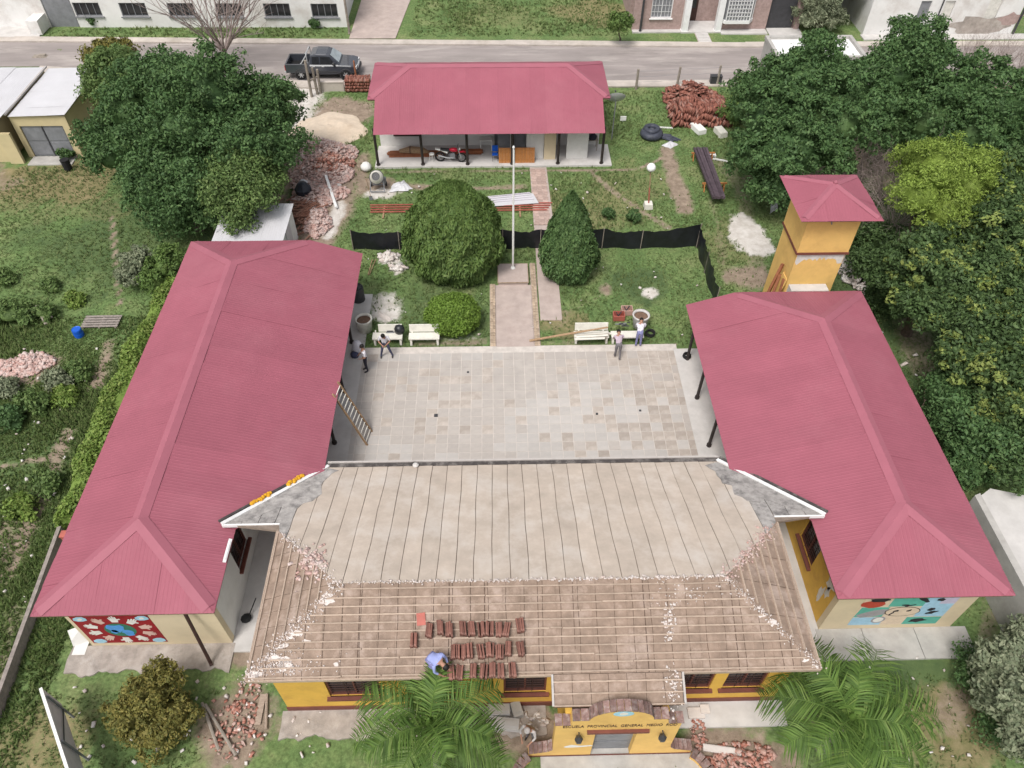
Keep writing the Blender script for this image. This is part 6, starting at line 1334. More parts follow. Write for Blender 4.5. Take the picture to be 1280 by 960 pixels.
# --- cement mixer
c = P(473, 237); t = thing('cement_mixer', 'pale cement mixer with its drum mouth open, left of the thuja', 'cement mixer', (c.x, c.y, 0)); X, Y = c.x, c.y
q = MB().lathe([(.16,-.45),(.36,-.30),(.42,0),(.36,.2),(.25,.36)], (0,0,0), 18, closed=False); rot = Matrix.Rotation(R(48), 4, 'X')
MB().add([Vector((X,Y,.85))+rot@Vector(v) for v in q.v], q.f).build('drum', 'bench_white', t, world=True, smooth=True)
q = MB().lathe([(.01,.30),(.24,.30)], (0,0,0), 18, closed=False); MB().add([Vector((X,Y,.85))+rot@Vector(v) for v in q.v], q.f).build('drum_inside', 'metal_dark', t, world=True)
MB().torus((0,0,0), .40, .02, 20, 6, 'z'); q = MB().torus((0,0,.05), .42, .025, 20, 6, 'z'); MB().add([Vector((X,Y,.85))+rot@Vector(v) for v in q.v], q.f).build('ring_gear', 'metal_dark', t, world=True)
for sx in (-.42,.42): MB().bar((X+sx,Y-.35,.05),(X+sx*.9,Y,.85), .05, .05).bar((X+sx,Y+.4,.05),(X+sx*.9,Y,.85), .05, .05).build('stand', 'metal_grey', t, world=True)
MB().bar((X-.42,Y-.35,.08),(X+.42,Y-.35,.08), .05, .05).bar((X-.42,Y+.4,.08),(X+.42,Y+.4,.08), .05, .05).build('base', 'metal_grey', t, world=True)
MB().cbox((X+.38,Y+.25,.5), .22, .3, .3).build('motor', 'metal_grey', t, world=True)
for sx in (-.46,.46): MB().lathe([(.14,-.03),(.16,0),(.14,.03)], (X+sx,Y+.4,.16), 12, 'x').build('wheel', 'rubber', t, world=True)
c = P(464, 250); t = thing('shovel', 'shovel stuck upright in the mixing patch beside the cement mixer', 'shovel', (c.x, c.y, 0)); MB().tube([(c.x,c.y,.25),(c.x-.12,c.y+.15,1.3)], .018, 6).tube([(c.x-.2,c.y+.15,1.3),(c.x-.04,c.y+.15,1.3)], .018, 6).build('handle', 'wood', t, world=True); MB().prism([(c.x-.1,c.y,.0),(c.x+.1,c.y,.0),(c.x+.1,c.y,.28),(c.x-.1,c.y,.28)], (0,.02,0)).build('blade', 'metal_grey', t, world=True)

# --- draped sheets and sacks
def sheetcloth(label, pts, h, m, seed, name='plastic_sheet', cat='sheet'):
    c = sum((Vector((p.x,p.y,0)) for p in pts), Vector())/len(pts); g = random.Random(seed); n = len(pts); v = [(c.x,c.y,h)]; f = []
    for k, s_ in enumerate((.45,.8,1.0)):
        for i in range(n*4):
            a, b = pts[i//4], pts[(i//4+1) % n]; p = Vector((a.x,a.y,0)).lerp(Vector((b.x,b.y,0)), (i % 4)/4); p = c.lerp(p, s_*g.uniform(.9,1.1)); v.append((p.x,p.y,max(.012, h*(1-s_**2)*g.uniform(.5,1.3)+(.015 if k < 2 else 0))))
    N = n*4
    for i in range(N): f.append((0, 1+i, 1+(i+1) % N))
    for k in range(2):
        for i in range(N): f.append((1+k*N+i, 1+(k+1)*N+i, 1+(k+1)*N+(i+1) % N, 1+k*N+(i+1) % N))
    return tag(MB().add(v, f).build(name, m, smooth=False), label, cat)
sheetcloth('crumpled white plastic sheet on the lawn right of the cement mixer', [P(487,240), P(490,231), P(505,226), P(515,236), P(508,239)], .22, 'sheet_white', 3)
c = P(458, 212); tag(MB().lathe([(.1,0),(.32,.05),(.36,.25),(.2,.45),(.05,.5)], (c.x,c.y,0), 10).build('cement_bag', 'white_paint', smooth=True), 'plump white sack at the left corner of the annex gallery', 'sack')
sheetcloth('white plastic scrap by the foot of the round tree near the tower', [P(962,268), P(972,262), P(973,252), P(964,251)], .3, 'sheet_white', 5)
sheetcloth('crumpled white rag on the lawn behind the left bench', [P(472,388), P(490,398), P(486,402), P(474,396)], .12, 'rubble_white', 6, 'rag', 'rag')
t = thing('metal_sheet_stack', 'stack of long pale lilac metal sheets lying across the brick walk', 'sheets', (1.0, 38.6, 0)); a, b, c2, d2 = P(604,248), P(662,242), P(669,254), P(612,258)
for i in range(5):
    o = Vector((.05*i*(-1)**i, -.04*i, .03+.02*i)); MB().prism([Vector((p.x,p.y,0))+o for p in (a,d2,c2,b)], (0,0,.016)).build('sheet', 'sheet_lilac' if i % 2 else 'sheet_white', t, world=True)
for k in range(4): p, q = a.lerp(d2, (k+.5)/4.5), b.lerp(c2, (k+.5)/4.5); MB().bar((p.x,p.y,.155),(q.x,q.y,.155), .05, .03).build('rib', 'sheet_lilac', t, world=True)
t = thing('steel_profiles', 'long red steel profiles lying across the lawn behind the black fence', 'steel bars', (-1.6, 37.2, 0))
for i in range(4): p, q = P(463,258.0+i*2.9), P(690-i*2,255.0+i*2.9); MB().bar((p.x,p.y,.09),(q.x,q.y,.09), .045, .06).build('profile', 'bar_red', t, world=True)
for px in (480, 560, 650): p = P(px, 265); MB().bar((p.x,37.9,.03),(p.x,36.7,.03), .09, .05).build('bearer', 'wood', t, world=True)

# --- black screening fence round the inner lawn
fe = thing('screen_fence', 'black plastic screen fence on stakes closing the inner lawn', 'fence', (1.6, 33.8, 0))
line = [P(442,312), P(500,312), P(560,311), P(628,311), P(675,310), P(752,310), P(800,311), P(870,308), P(880,340), P(893,382)]
line = [Vector((p.x, p.y, 0)) for p in line]; HF = [1.3,1.2,1.2,1.3,1.25,1.3,1.2,1.5,1.3,1.2]
for i, (a, b) in enumerate(zip(line[:-1], line[1:])):
    v = []; f = []; n = 10; g = random.Random(60+i); d = (b-a); nn = Vector((-d.y, d.x, 0)).normalized()
    for r_ in range(5):
        for k in range(n+1):
            t_ = k/n; hh = HF[i]+(HF[i+1]-HF[i])*t_-.16*math.sin(math.pi*t_)*(r_/4); edge_ = 0 if k in (0, n) else 1
            v.append(a+d*t_+nn*(.05*math.sin(k*.8+r_*.7+i)*edge_+.05*math.sin(k*2.3-r_*1.3+i*2)*edge_*(r_/4))+Vector((0,0,.01+hh*r_/4)))
    for r_ in range(4):
        for k in range(n): f.append((r_*(n+1)+k, r_*(n+1)+k+1, (r_+1)*(n+1)+k+1, (r_+1)*(n+1)+k))
    MB().add(v, f).build('screen', 'tarp_black', fe, world=True, smooth=True)
for i, p in enumerate(line): MB().tube([(p.x,p.y-.05,-.05),(p.x+.02,p.y-.04,HF[i]+.08)], .025, 6).build('stake', 'wood_grey', fe, world=True)

# --- flagpole
fpz = .25
fl = thing('flagpole', 'tall white flagpole on a low brick plinth between the conifers', 'flagpole', (.89, 31.5, 0))
MB().box(.10,1.66,30.6,32.1,-.05,fpz).build('plinth', 'path_pink', fl, world=True); MB().box(.06,1.70,30.56,32.14,fpz-.06,fpz-.004).build('plinth_rim', 'brick_edge', fl, world=True)
MB().tube([(.89,31.75,fpz),(.89,31.75,3.2),(.885,31.75,7.35)], [.055,.05,.035], 10).lathe([(.02,7.35),(.06,7.40),(.05,7.47),(.01,7.5)], (.885,31.75,0), 8).build('pole', 'white_paint', fl, world=True)
MB().lathe([(.13,fpz),(.12,fpz+.05),(.06,fpz+.12)], (.89,31.75,0), 12).build('collar', 'white_paint', fl, world=True); MB().tube([(.94,31.72,fpz+1),(.93,31.72,7.3)], .006, 4).build('halyard', 'white_paint', fl, world=True)

# --- concrete benches
def bench(label, px0, px1, py, back=True, m='bench_white', rz=0.0):
    a, b = P(px0, py), P(px1, py); L_ = (b-a).length; t = thing('bench', label, 'bench', ((a.x+b.x)/2, (a.y+b.y)/2+.05, 0), rz, group='concrete benches by the court')
    MB().cbox((0,.05,.44), L_, .45, .07).build('seat', m, t)
    for sx in (-1,1): MB().prism([(sx*(L_/2-.10)-.05,-.16,.0),(sx*(L_/2-.10)-.05,.30,.0),(sx*(L_/2-.10)-.05,.26,.403),(sx*(L_/2-.10)-.05,-.12,.403)], (.10,0,0)).build('leg', m, t)
    if back:
        MB().prism([(-L_/2+back,.30,.50),(L_/2-.02 if back < .3 else L_/2-.30,.30,.50),(L_/2-.02 if back < .3 else L_/2-.30,.38,.88),(-L_/2+back,.38,.88)], (0,.06,0)).build('backrest', m, t)
        for sx in (-.6,.6): MB().bar((sx,.25,.42),(sx,.36,.55), .06, .05).build('bracket', m, t)
    return t
bench('white concrete bench at the left with a man and black bag', 467, 504, 430, .28)
bench('empty white concrete bench beside the round lime shrub', 512, 550, 430, .02) ; bench('white concrete bench at right with planks across it', 717, 760, 428, .05); bench('white concrete bench at far right beside the planter', 763, 803, 428, False)
def tubpot(label, px, py, s_=1.0, m='bench_white'):
    c = P(px, py); t = thing('planter', label, 'planter', (c.x, c.y, 0), group='round concrete planters'); MB().lathe([(.28*s_,0),(.33*s_,.05),(.42*s_,.75*s_),(.44*s_,.8*s_),(.36*s_,.8*s_),(.34*s_,.7*s_)], (0,0,0), 18, closed=False).build('pot', m, t, smooth=True)
    MB().lathe([(.01,.66*s_),(.36*s_,.66*s_)], (0,0,0), 14, closed=False).build('soil', 'deck_wood', t); return t
tubpot('round white concrete planter at the left beside the wing gallery', 457, 413); tubpot('round stone planter with grassy soil behind the right benches', 799, 408, 1.0, 'concrete_pale')
c = P(501, 423); tag(MB().lathe([(.05,0),(.24,.02),(.26,.2),(.18,.38),(.05,.42)], (c.x,c.y-.02,.475), 10).build('black_bag', 'tarp_black', smooth=True), 'black bag lying on the left white bench', 'bag')
t = thing('toolbox_tray', 'grey tray of tools on the left bench beside the black bag', 'tray', (0,0,0)); c = P(490, 423); t.location = (c.x, c.y, .475); MB().box(-.22,.18,-.12,.16,0,.04).build('tray', 'metal_grey', t); MB().box(-.18,.12,-.08,-.02,.042,.08).box(-.15,.1,.02,.1,.042,.10).build('tools', 'metal_dark', t)
t = thing('white_sack', 'white sack and dark cloth at the left end of the court by the wing', 'sack', tuple(P(448,440))); MB().lathe([(.05,0),(.25,.03),(.28,.3),(.18,.62),(.06,.68)], (0,0,.03), 10).build('sack', 'shirt_white', t, smooth=True); MB().lathe([(.05,0),(.2,.02),(.2,.18),(.06,.26)], (-.12,-.3,.03), 9).build('cloth', 'jeans_blue', t, smooth=True)
# planks over the right bench and leaning pole
pk = thing('plank_bundle', 'old planks laid over the right white bench', 'planks', tuple(P(738,420))); 
for i in range(5): a, b = P(722-i, 420+i*1.2, .5), P(764-i*2, 417+i*1.6, .5); o = (.03*i)%.09; MB().bar((a.x-pk.location.x,a.y-pk.location.y,.51+o),(b.x-pk.location.x,b.y-pk.location.y,.51+o), .12, .03).build('plank', 'wood_grey' if i % 2 else 'bench_white', pk)
a, b = P(662,427), P(760,410,.95); tag(MB().tube([(a.x,a.y,.06),((a.x+b.x)/2,(a.y+b.y)/2,.55),(b.x,b.y,1.0)], [.06,.055,.04], 8).build('wooden_pole', 'wood'), 'long wooden pole resting across the right bench from the path', 'pole')
g = random.Random(77)
for i, (px, py, m, lb) in enumerate(((773,398,'bar_red','red crate of tools on the lawn behind the right benches'), (783,391,'rubble_red','rusty basket behind the red crate on the lawn'))):
    c = P(px, py); t = thing('crate', lb, 'crate', (c.x, c.y, 0)); 
    for dx, dy, sx, sy in ((0,-.2,.56,.04),(0,.2,.56,.04),(-.27,0,.04,.36),(.27,0,.04,.36)): MB().cbox((dx,dy,.16), sx, sy, .30).build('side', m, t)
    MB().cbox((0,0,.02), .52, .36, .03).build('base', m, t); MB().tube([(-.1,-.05,.05),(.12,.06,.42)], .03, 6).tube([(.05,-.08,.05),(-.14,.08,.36)], .025, 6).build('tools', 'metal_dark', t)
t = thing('tool_pile', 'small pile of grey tools on the far right bench', 'tools', tuple(P(778,416))); t.location.z = .48
for i in range(9): a = g.uniform(0, 6.28); MB().bar((g.uniform(-.3,.3),g.uniform(-.1,.15),.03+.03*i/3),(g.uniform(-.3,.3)+.2*math.cos(a),g.uniform(-.1,.15),.05+.03*i/3), .05, .03).build('tool', 'metal_grey' if i % 2 else 'metal_dark', t)
c = P(812, 418); tag(MB().torus((c.x,c.y,.06), .22, .05, 18, 7, 'z').torus((c.x+.03,c.y,.15), .20, .045, 18, 7, 'z').build('hose_coil', 'rubber'), 'coil of dark hose on the grass right of the far bench', 'hose')
c = P(858, 447); tag(MB().torus((c.x,c.y,.10), .16, .05, 16, 7, 'z').torus((c.x,c.y,.19), .15, .045, 16, 7, 'z').build('hose_coil', 'rubber'), 'dark coil at the foot of the right gallery corner post', 'hose')
c = P(451, 375); tag(MB().lathe([(.3,0),(.34,.03),(.34,.85),(.3,.9),(.28,.85)], (c.x-.1,c.y,0), 16).build('barrel', 'metal_dark', smooth=True), 'dark barrel with pale rim beside the left gallery edge', 'barrel')
t = thing('lawn_poles', 'two thin pale poles lying on the lawn near the left gallery', 'poles', tuple(P(464,335)))
for d_ in (0, .18): MB().tube([(d_,.7,.03),(-.1+d_*.4,-.6,.03)], .025, 6).build('pole', 'wood', t)

# --- ladder leaning on the left wing eave
t = thing('ladder', 'wooden ladder leaning on the left wing roof edge in the court', 'ladder', tuple(P(462,553))); L0 = P(459,557); L1 = P(465,540)
A0, A1 = Vector((L0.x,L0.y,.03)), Vector((L1.x,L1.y,.03)); top = P(417,487,2.85); tdir = (A1-A0); B0 = Vector((top.x, top.y-.25, 2.85)); B1 = B0+tdir*.9
for a, b in ((A0,B0),(A1,B1)): MB().bar(a, b, .05, .09).build('rail', 'wood', t, world=True)
for i in range(12): k = (i+.6)/12.4; MB().tube([A0.lerp(B0,k), A1.lerp(B1,k)], .022, 6).build('rung', 'bench_white', t, world=True)

mk('stick_red', (0.25,0.12,0.085), var=.3, scale=4, isl=[(.16,.08,.06),(.30,.15,.105),(.24,.13,.095),(.40,.24,.18)])
mk('tarp_dark2', (.03,.034,.045), rough=.5, var=.35, scale=3, bump=.6, bscale=6)
# --- sand heap, rubble heaps, tile heap
def heap_z(x, y, c, rx, ry, h): return h*max(0, 1-((x-c[0])/rx)**2-((y-c[1])/ry)**2)
def mound(name, label, cat, c, rx, ry, h, m, seed, kind=None):
    v = []; f = []; nr, na = 14, 40; g = random.Random(seed); ph = [g.uniform(0,6.28) for _ in range(6)]
    v.append((0,0,h))
    for i in range(1, nr+1):
        for k in range(na):
            a = 2*math.pi*k/na; s_ = 1+.10*math.sin(a*2+ph[0])+.08*math.sin(a*3+ph[1])+.05*math.sin(a*7+ph[2]); q = i/nr
            v.append((rx*q*s_*math.cos(a), ry*q*s_*math.sin(a), h*max(0,(1-q*q)**1.2)*(1+.18*math.sin(q*9+a*2+ph[3]))-.05*(q > .98)))
    for k in range(na): f.append((0,1+k,1+(k+1) % na))
    for i in range(nr-1):
        for k in range(na): k2 = (k+1) % na; f.append((1+i*na+k,1+(i+1)*na+k,1+(i+1)*na+k2,1+i*na+k2))
    o = MB().add(v, f).build(name, m, smooth=True); o.location = (c[0], c[1], 0); return tag(o, label, cat)
c = P(411, 161); stuff(mound('sand_heap', 'pale beige sand heap between the big evergreen and the annex', 'sand', (c.x, c.y), 2.35, 2.4, .36, 'sand', 3))
def rubble(name, label, cpx, rx, ry, h, n, size, m, seed, flat=.5):
    c = P(*cpx); g = np.random.default_rng(seed); th = g.uniform(0, 2*np.pi, n); q = np.sqrt(g.uniform(0, 1, n)); lob_ = 1+.2*np.sin(th*2+seed)+.12*np.sin(th*5+seed)
    x = c.x+rx*q*np.cos(th)*lob_; y = c.y+ry*q*np.sin(th)*lob_; z = h*np.clip(1-q**1.6, 0, 1)*(1+.2*g.normal(0,1,n))+.03
    V, Fq = chunks(np.stack([x,y,np.clip(z,.02,None)],1), g.uniform(size*.4, size*1.5, n), seed+1, flat=flat); o = np_mesh(name, V, Fq, m); stuff(o); return tag(o, label, 'rubble')
rubble('brick_rubble', 'heap of broken pinkish brick rubble beside the sand heap', (402,206), 2.5, 2.5, .65, 4200, .16, 'rubble_pink', 11)
rubble('brick_rubble', 'redder crest of the brick rubble heap', (412,212), 1.4, 1.2, .8, 1300, .19, 'rubble_red', 12)
rubble('plaster_rubble', 'pale plaster rubble below the brick rubble heap', (398,246), 1.5, 1.3, .35, 1100, .19, 'rubble_pink', 13)
c = P(379, 268); gs = random.Random(14); b = MB()
for i in range(170):
    x, y = c.x+gs.gauss(0,.55), c.y+gs.gauss(0,.95); a = gs.gauss(.5,.5); l_ = gs.uniform(.35,.9); z = .05+.55*max(0,1-abs(x-c.x)/1.2)*max(0,1-abs(y-c.y)/2.2)*gs.uniform(.3,1.1)
    b.bar((x-l_*.5*math.cos(a),y-l_*.5*math.sin(a),z+gs.gauss(0,.06)+.04),(x+l_*.5*math.cos(a),y+l_*.5*math.sin(a),z+gs.gauss(0,.06)+.04), .07, .05)
tag(stuff(b.build('stick_pile', 'stick_red')), 'tangled pile of old reddish roof laths beside the white store shed', 'laths')
t = thing('dark_bag', 'dark plastic bag with white sack on top of the lath pile', 'bag', tuple(P(381,246))); MB().lathe([(.1,0),(.45,.1),(.5,.4),(.25,.75),(.05,.8)], (0,0,.2), 9).build('bag', 'tarp_dark2', t); MB().lathe([(.05,0),(.26,.04),(.28,.25),(.1,.4)], (-.1,.65,.35), 8).build('sack', 'sheet_white', t); MB().bar((.15,-.1,.3),(.7,-.9,.15), .35, .05).build('flap', 'metal_grey', t)
a, b = P(409,228), P(421,262); tag(MB().bar((a.x,a.y,.45),(b.x,b.y,.15), .16, .08).bar((a.x,a.y,.50),(b.x,b.y,.20), .10, .03).build('white_plank', 'trim_white'), 'long white plank lying across the plaster rubble', 'plank')
sheetcloth('white plaster board beside the brick rubble heap', [P(415,222), P(426,223), P(428,236), P(418,236)], .1, 'concrete_pale', 21, 'plaster_board', 'board')
rubble('pink_rubble', 'pink rubble strip right of the broken tile heap', (396,278), .7, 1.6, .35, 900, .17, 'rubble_pink', 15)
rubble('tile_rubble', 'reddish broken tiles under the autumn bush at bottom left', (290,915), 1.1, .95, .05, 110, .11, 'rubble_red', 16, .3)
rubble('tile_rubble', 'scattered red tile shards beside the main building corner', (308,882), .55, .8, .04, 70, .12, 'rubble_red', 17, .3)
rubble('tile_rubble', 'heap of broken red tiles in front of the right palm', (925,952), 1.3, .5, .15, 300, .12, 'rubble_red', 18, .35)
rubble('tile_rubble', 'low strip of red tile dust beside the porch right side', (872,915), .3, .5, .08, 90, .09, 'rubble_red', 24, .35)
rubble('stone_rubble', 'pinkish stone rubble patch in the vegetable plot at left', (28,458), 1.4, .8, .12, 620, .17, 'rubble_pink', 19)
rubble('lawn_rubble', 'white plaster lumps on the lawn left of the thuja', (487,322), .5, .35, .15, 90, .22, 'rubble_white', 20); rubble('lawn_rubble', 'small white plaster lumps near the lime shrub lawn', (498,335), .4, .3, .1, 40, .2, 'rubble_white', 21)
rubble('gallery_rubble', 'grey rubble beside the porch left wall', (652,900), .8, .35, .06, 60, .12, 'rubble_white', 22)
rubble('wall_rubble', 'white rubble behind the tower base', (1068,345), .8, 1.2, .4, 160, .3, 'rubble_white', 23)
g = np.random.default_rng(5)
def litter(label, reg, n, size, m, seed):
    g = np.random.default_rng(seed); p = [P(g.uniform(*reg[:2]), g.uniform(*reg[2:])) for _ in range(n)]; V, Fq = chunks(np.array([(q.x,q.y,.05) for q in p]), g.uniform(size*.5,size*1.4,n), seed); return tag(stuff(np_mesh('litter', V, Fq, m)), label, 'litter')
litter('white rubble bits scattered in the front garden at left', (90,420,845,955), 70, .11, 'rubble_white', 31); litter('pale bits scattered over the front garden at right', (1080,1240,800,950), 30, .08, 'rubble_white', 32)
litter('pale bits scattered in the left plot', (5,150,430,760), 60, .12, 'rubble_white', 33); litter('white bits on the back lawn', (480,860,215,300), 40, .10, 'rubble_white', 34); litter('white bits on the inner lawn', (460,880,320,425), 34, .09, 'rubble_white', 35)
litter('white scraps in the dark gap beside the right wing', (1085,1150,400,510), 12, .3, 'rubble_white', 36)

# stacked roof tiles heap by the street: rows of tiles on edge (too many to count)
c = P(868, 132); g = np.random.default_rng(9); V = []; Fq = []
for lay in range(3):
    for i in range(44-lay*6):
        for j in range(7-lay):
            x = c.x-2.05+(i+.5)*(4.1/44)*(1-.0)+lay*.26+g.normal(0,.03); y = 46.9+j*.40+lay*.18+g.normal(0,.05); z = .2+lay*.36+g.normal(0,.03)+.10*np.sin(i*.4+j)
            if g.random() < .06: continue
            a = g.normal(0,.28); b = g.normal(.12,.25); dims = (.03,.20,.20)
            q = np.array([(sx*dims[0],sy*dims[1],sz*dims[2]) for sz in (-1,1) for sx,sy in ((-1,-1),(1,-1),(1,1),(-1,1))]); xx = q[:,0]*np.cos(b)+q[:,2]*np.sin(b); zz = -q[:,0]*np.sin(b)+q[:,2]*np.cos(b); x2 = xx*np.cos(a)-q[:,1]*np.sin(a); y2 = xx*np.sin(a)+q[:,1]*np.cos(a)
            o = len(V); V += list(np.stack([x2+x,y2+y,zz+z],1)); Fq += [tuple(o+k for k in f) for f in ((0,3,2,1),(4,5,6,7),(0,1,5,4),(1,2,6,5),(2,3,7,6),(3,0,4,7))]
o = np_mesh('tile_heap', np.array(V), np.array(Fq), 'tile_heap'); stuff(o); tag(o, 'large heap of stacked old red roof tiles by the street at right', 'tile heap')
rubble('tile_heap_edge', 'loose red tiles sliding off the big tile heap', (866,125), 2.1, 1.5, .95, 800, .26, 'tile_heap', 41, .25)
c = P(448, 112); V = []; Fq = []
for lay in range(4):
    for i in range(17):
        for j in range(3):
            q = np.array([c.x-.8+i*.105+g.normal(0,.01), c.y-.3+j*.3+g.normal(0,.02), .14+lay*.22+g.normal(0,.012)]); d = np.array([.038,.13,.10]); bx = q+np.array([(sx,sy,sz) for sz in (-1,1) for sx,sy in ((-1,-1),(1,-1),(1,1),(-1,1))])*d
            o = len(V); V += list(bx); Fq += [tuple(o+k for k in f) for f in ((0,3,2,1),(4,5,6,7),(0,1,5,4),(1,2,6,5),(2,3,7,6),(3,0,4,7))]
o = np_mesh('tile_stack_block', np.array(V), np.array(Fq), 'tile_heap'); stuff(o); tag(o, 'neat block of stacked red tiles beside the pickup, left of the annex', 'tile stack')

# --- boards, blocks and beams near the tile heap
t = thing('beam_bundle', 'bundle of long dark steel beams resting on trestles right of the lawn', 'beams', tuple(P(887,220))); ox, oy = t.location.x, t.location.y
for i in range(5): a, b = P(868+i*3.6,186,.55), P(892+i*3.2,248,.55); MB().bar((a.x-ox,a.y-oy,.58+.03*(i%2)),(b.x-ox,b.y-oy,.58+.03*(i%2)), .15, .16).build('beam', 'beam_dark', t)
for px, py in ((876,198),(890,236)):
    p = P(px, py); tr_ = MB(); x, y = p.x-ox, p.y-oy; tr_.bar((x-.7,y-.1,.45),(x+.8,y-.1,.45), .1, .08)
    for sx in (-.55,.65): tr_.bar((x+sx-.02,y-.35,0),(x+sx,y-.1,.41), .06, .06).bar((x+sx-.02,y+.15,0),(x+sx,y-.1,.41), .06, .06)
    tr_.build('trestle', 'wood_orange', t)
for i, (px, py, sx, sy, sz, rz_, m, lb) in enumerate(((872,163,.60,1.2,.30,.35,'white_paint','white block lying below the tile heap, left one'), (900,168,.55,1.0,.35,.25,'bench_white','cream block lying below the tile heap, right one'), (890,153,1.5,.7,.55,-.12,'concrete_pale','pale concrete slab pile at the foot of the tile heap'),
        (886,195,.9,.35,.12,-.05,'white_paint','flat white board beside the upper end of the beams'), (902,201,1.2,.09,.06,-.35,'white_paint','thin white strip on the grass right of the beams'), (830,160,1.2,.09,.05,-.12,'white_paint','thin white strip on the grass left of the tile heap'))):
    c = P(px, py); t = tag(MB().cbox((0,0,sz/2), sx, sy, sz, bev=.04).cbox((0,0,sz+.012), sx*.9, sy*.85, .02).build('concrete_block' if sz > .2 else 'board', m), lb, 'block' if sz > .2 else 'board'); t.location = (c.x, c.y, 0); t.rotation_euler.z = rz_
c = P(816, 172); t = thing('tarp_heap', 'dark blue-black tarpaulin rolled in a heap on the back lawn', 'tarpaulin', (c.x, c.y, 0))
MB().torus((0,0,.25), .55, .24, 18, 8, 'z').build('roll', 'tarp_dark', t, smooth=True) if 'tarp_dark' in MT else None
mk('tarp_dark', (.05,.055,.075), rough=.5, var=.35, scale=3, bump=.6, bscale=6)
MB().torus((-.1,.1,.25), .52, .25, 18, 8, 'z').torus((-.1,.25,.48), .40, .18, 16, 8, 'z').build('roll', 'tarp_dark', t, smooth=True)
gg = random.Random(8)
for i in range(6): a, b = Vector((.3,0,.1)), Vector((1.5+gg.uniform(-.4,.3), gg.uniform(-.6,.3), .04)); MB().tube([a, a.lerp(b,.5)+Vector((0,0,.2*gg.random())), b], [.14,.12,.05], 7).build('fold', 'tarp_dark', t)
sheetcloth('crumpled white cloth beside the dark tarpaulin heap', [P(826,182), P(838,176), P(848,181), P(838,186)], .15, 'sheet_white', 12, 'white_cloth', 'cloth')
c = P(812, 259); t = thing('globe_lamp', 'white globe lamp on a leaning thin post on the back lawn', 'lamp post', (c.x-.1, c.y, 0)); hd = P(814,210,2.35); hx_, hy_ = hd.x-t.location.x, hd.y-t.location.y
MB().cbox((0,0,.14), .5, .5, .32, bev=.1).build('base', 'bench_white', t); MB().tube([(0,0,.3),(hx_*.5,hy_*.5,1.2)], .04, 7).build('lower_post', 'bar_red', t); MB().tube([(hx_*.5,hy_*.5,1.2),(hx_,hy_,2.15)], .035, 7).build('post', 'wood', t)
MB().lathe([(.03,-.26),(.17,-.20),(.26,-.07),(.26,.07),(.17,.20),(.03,.26)], (hx_,hy_,2.38), 16).build('globe', 'globe', t, smooth=True)
# --- satellite dish at the annex corner
t = thing('satellite_dish', 'grey satellite dish at the right corner of the annex roof', 'dish', (7.5, 45.3, 0)); q = MB().lathe([(.02,0),(.3,.04),(.55,.14),(.62,.2)], (0,0,0), 18, closed=False); rot = Matrix.Rotation(R(-50), 4, 'X')
MB().add([Vector((.25,0,2.75))+rot@Vector(v) for v in q.v], q.f).build('dish', 'metal_bright', t, smooth=True); MB().tube([(.25,0,-.05),(.25,0,2.75)], .035, 6).build('mast', 'metal_grey', t); MB().tube([(.25,-.0,2.7),(.25,.55,3.05)], .015, 5).cbox((.25,.58,3.07), .08, .1, .08).build('feed_arm', 'metal_dark', t)

# --- street side fence posts, wire and low wall
wf = thing('wire_fence', 'wire fence on rough wooden posts along the street at right', 'fence', (14, 52.3, 0)); pp_ = []
for px, py in ((795,111),(846,108),(896,106),(946,104)):
    c = P(px, py); pp_.append(c); MB().tube([(c.x,c.y,-.1),(c.x+rnd.uniform(-.05,.05),c.y,1.45)], [.10,.08], 7).build('post', 'wood_grey', wf, world=True)
for a, b in zip(pp_[:-1], pp_[1:]):
    for z in (.5,.9,1.3): MB().tube([(a.x,a.y,z),((a.x+b.x)/2,(a.y+b.y)/2,z-.04),(b.x,b.y,z)], .008, 4, cap=False).build('wire', 'metal_grey', wf, world=True)
gp = thing('gate_posts', 'cluster of thick wooden gate posts at the drive by the pickup', 'posts', tuple(P(395,118)))
for dx, dy, h in ((-.25,-.3,2.6),(.1,.1,1.9),(.3,.25,1.7)): MB().tube([(dx,dy,-.1),(dx+rnd.uniform(-.05,.05),dy,h)], [.10,.09], 7).build('post', 'wood_grey', gp)
MB().bar((-.25,-.3,1.1),(.3,.25,1.2), .06, .1).build('rail', 'wood_grey', gp)
c1, c2 = P(401,114), P(431,113); tag(MB().box(c1.x,c2.x,c1.y,c1.y+.18,-.05,.62).box(c1.x-.03,c2.x+.03,c1.y-.03,c1.y+.21,.62,.68).build('low_wall', 'kerb'), 'low pale wall between gate posts and the tile stack block', 'wall')
c = P(446, 102); tag(MB().tube([(c.x,c.y,-.1),(c.x,c.y,1.5)], [.07,.06], 7).lathe([(.07,1.5),(.03,1.56)], (c.x,c.y,0), 7).build('fence_post', 'wood_red'), 'single reddish post beside the pickup front wheel', 'post')
c = P(895, 108); tag(MB().cbox((c.x,c.y+.4,.35), .8, .4, .5).cbox((c.x,c.y+.4,.62), .84, .44, .04).build('dark_crate', 'metal_dark'), 'dark box behind the tile heap at the street fence', 'box')
for px, py, lb in ((437,42,'thin light pole at the right corner of the long white building'), (800,40,'dark thin pole at the left corner of the brick house')):
    c = P(px, py); tag(MB().tube([(c.x,c.y,-.1),(c.x,c.y,7.0)], [.10,.07], 8).lathe([(.14,0),(.12,.12)], (c.x,c.y,0), 8).build('utility_pole', 'wood_grey' if px < 500 else 'metal_dark'), lb, 'pole')
c = P(50, 70); t = thing('asphalt_patch', 'x', 'x') if False else None
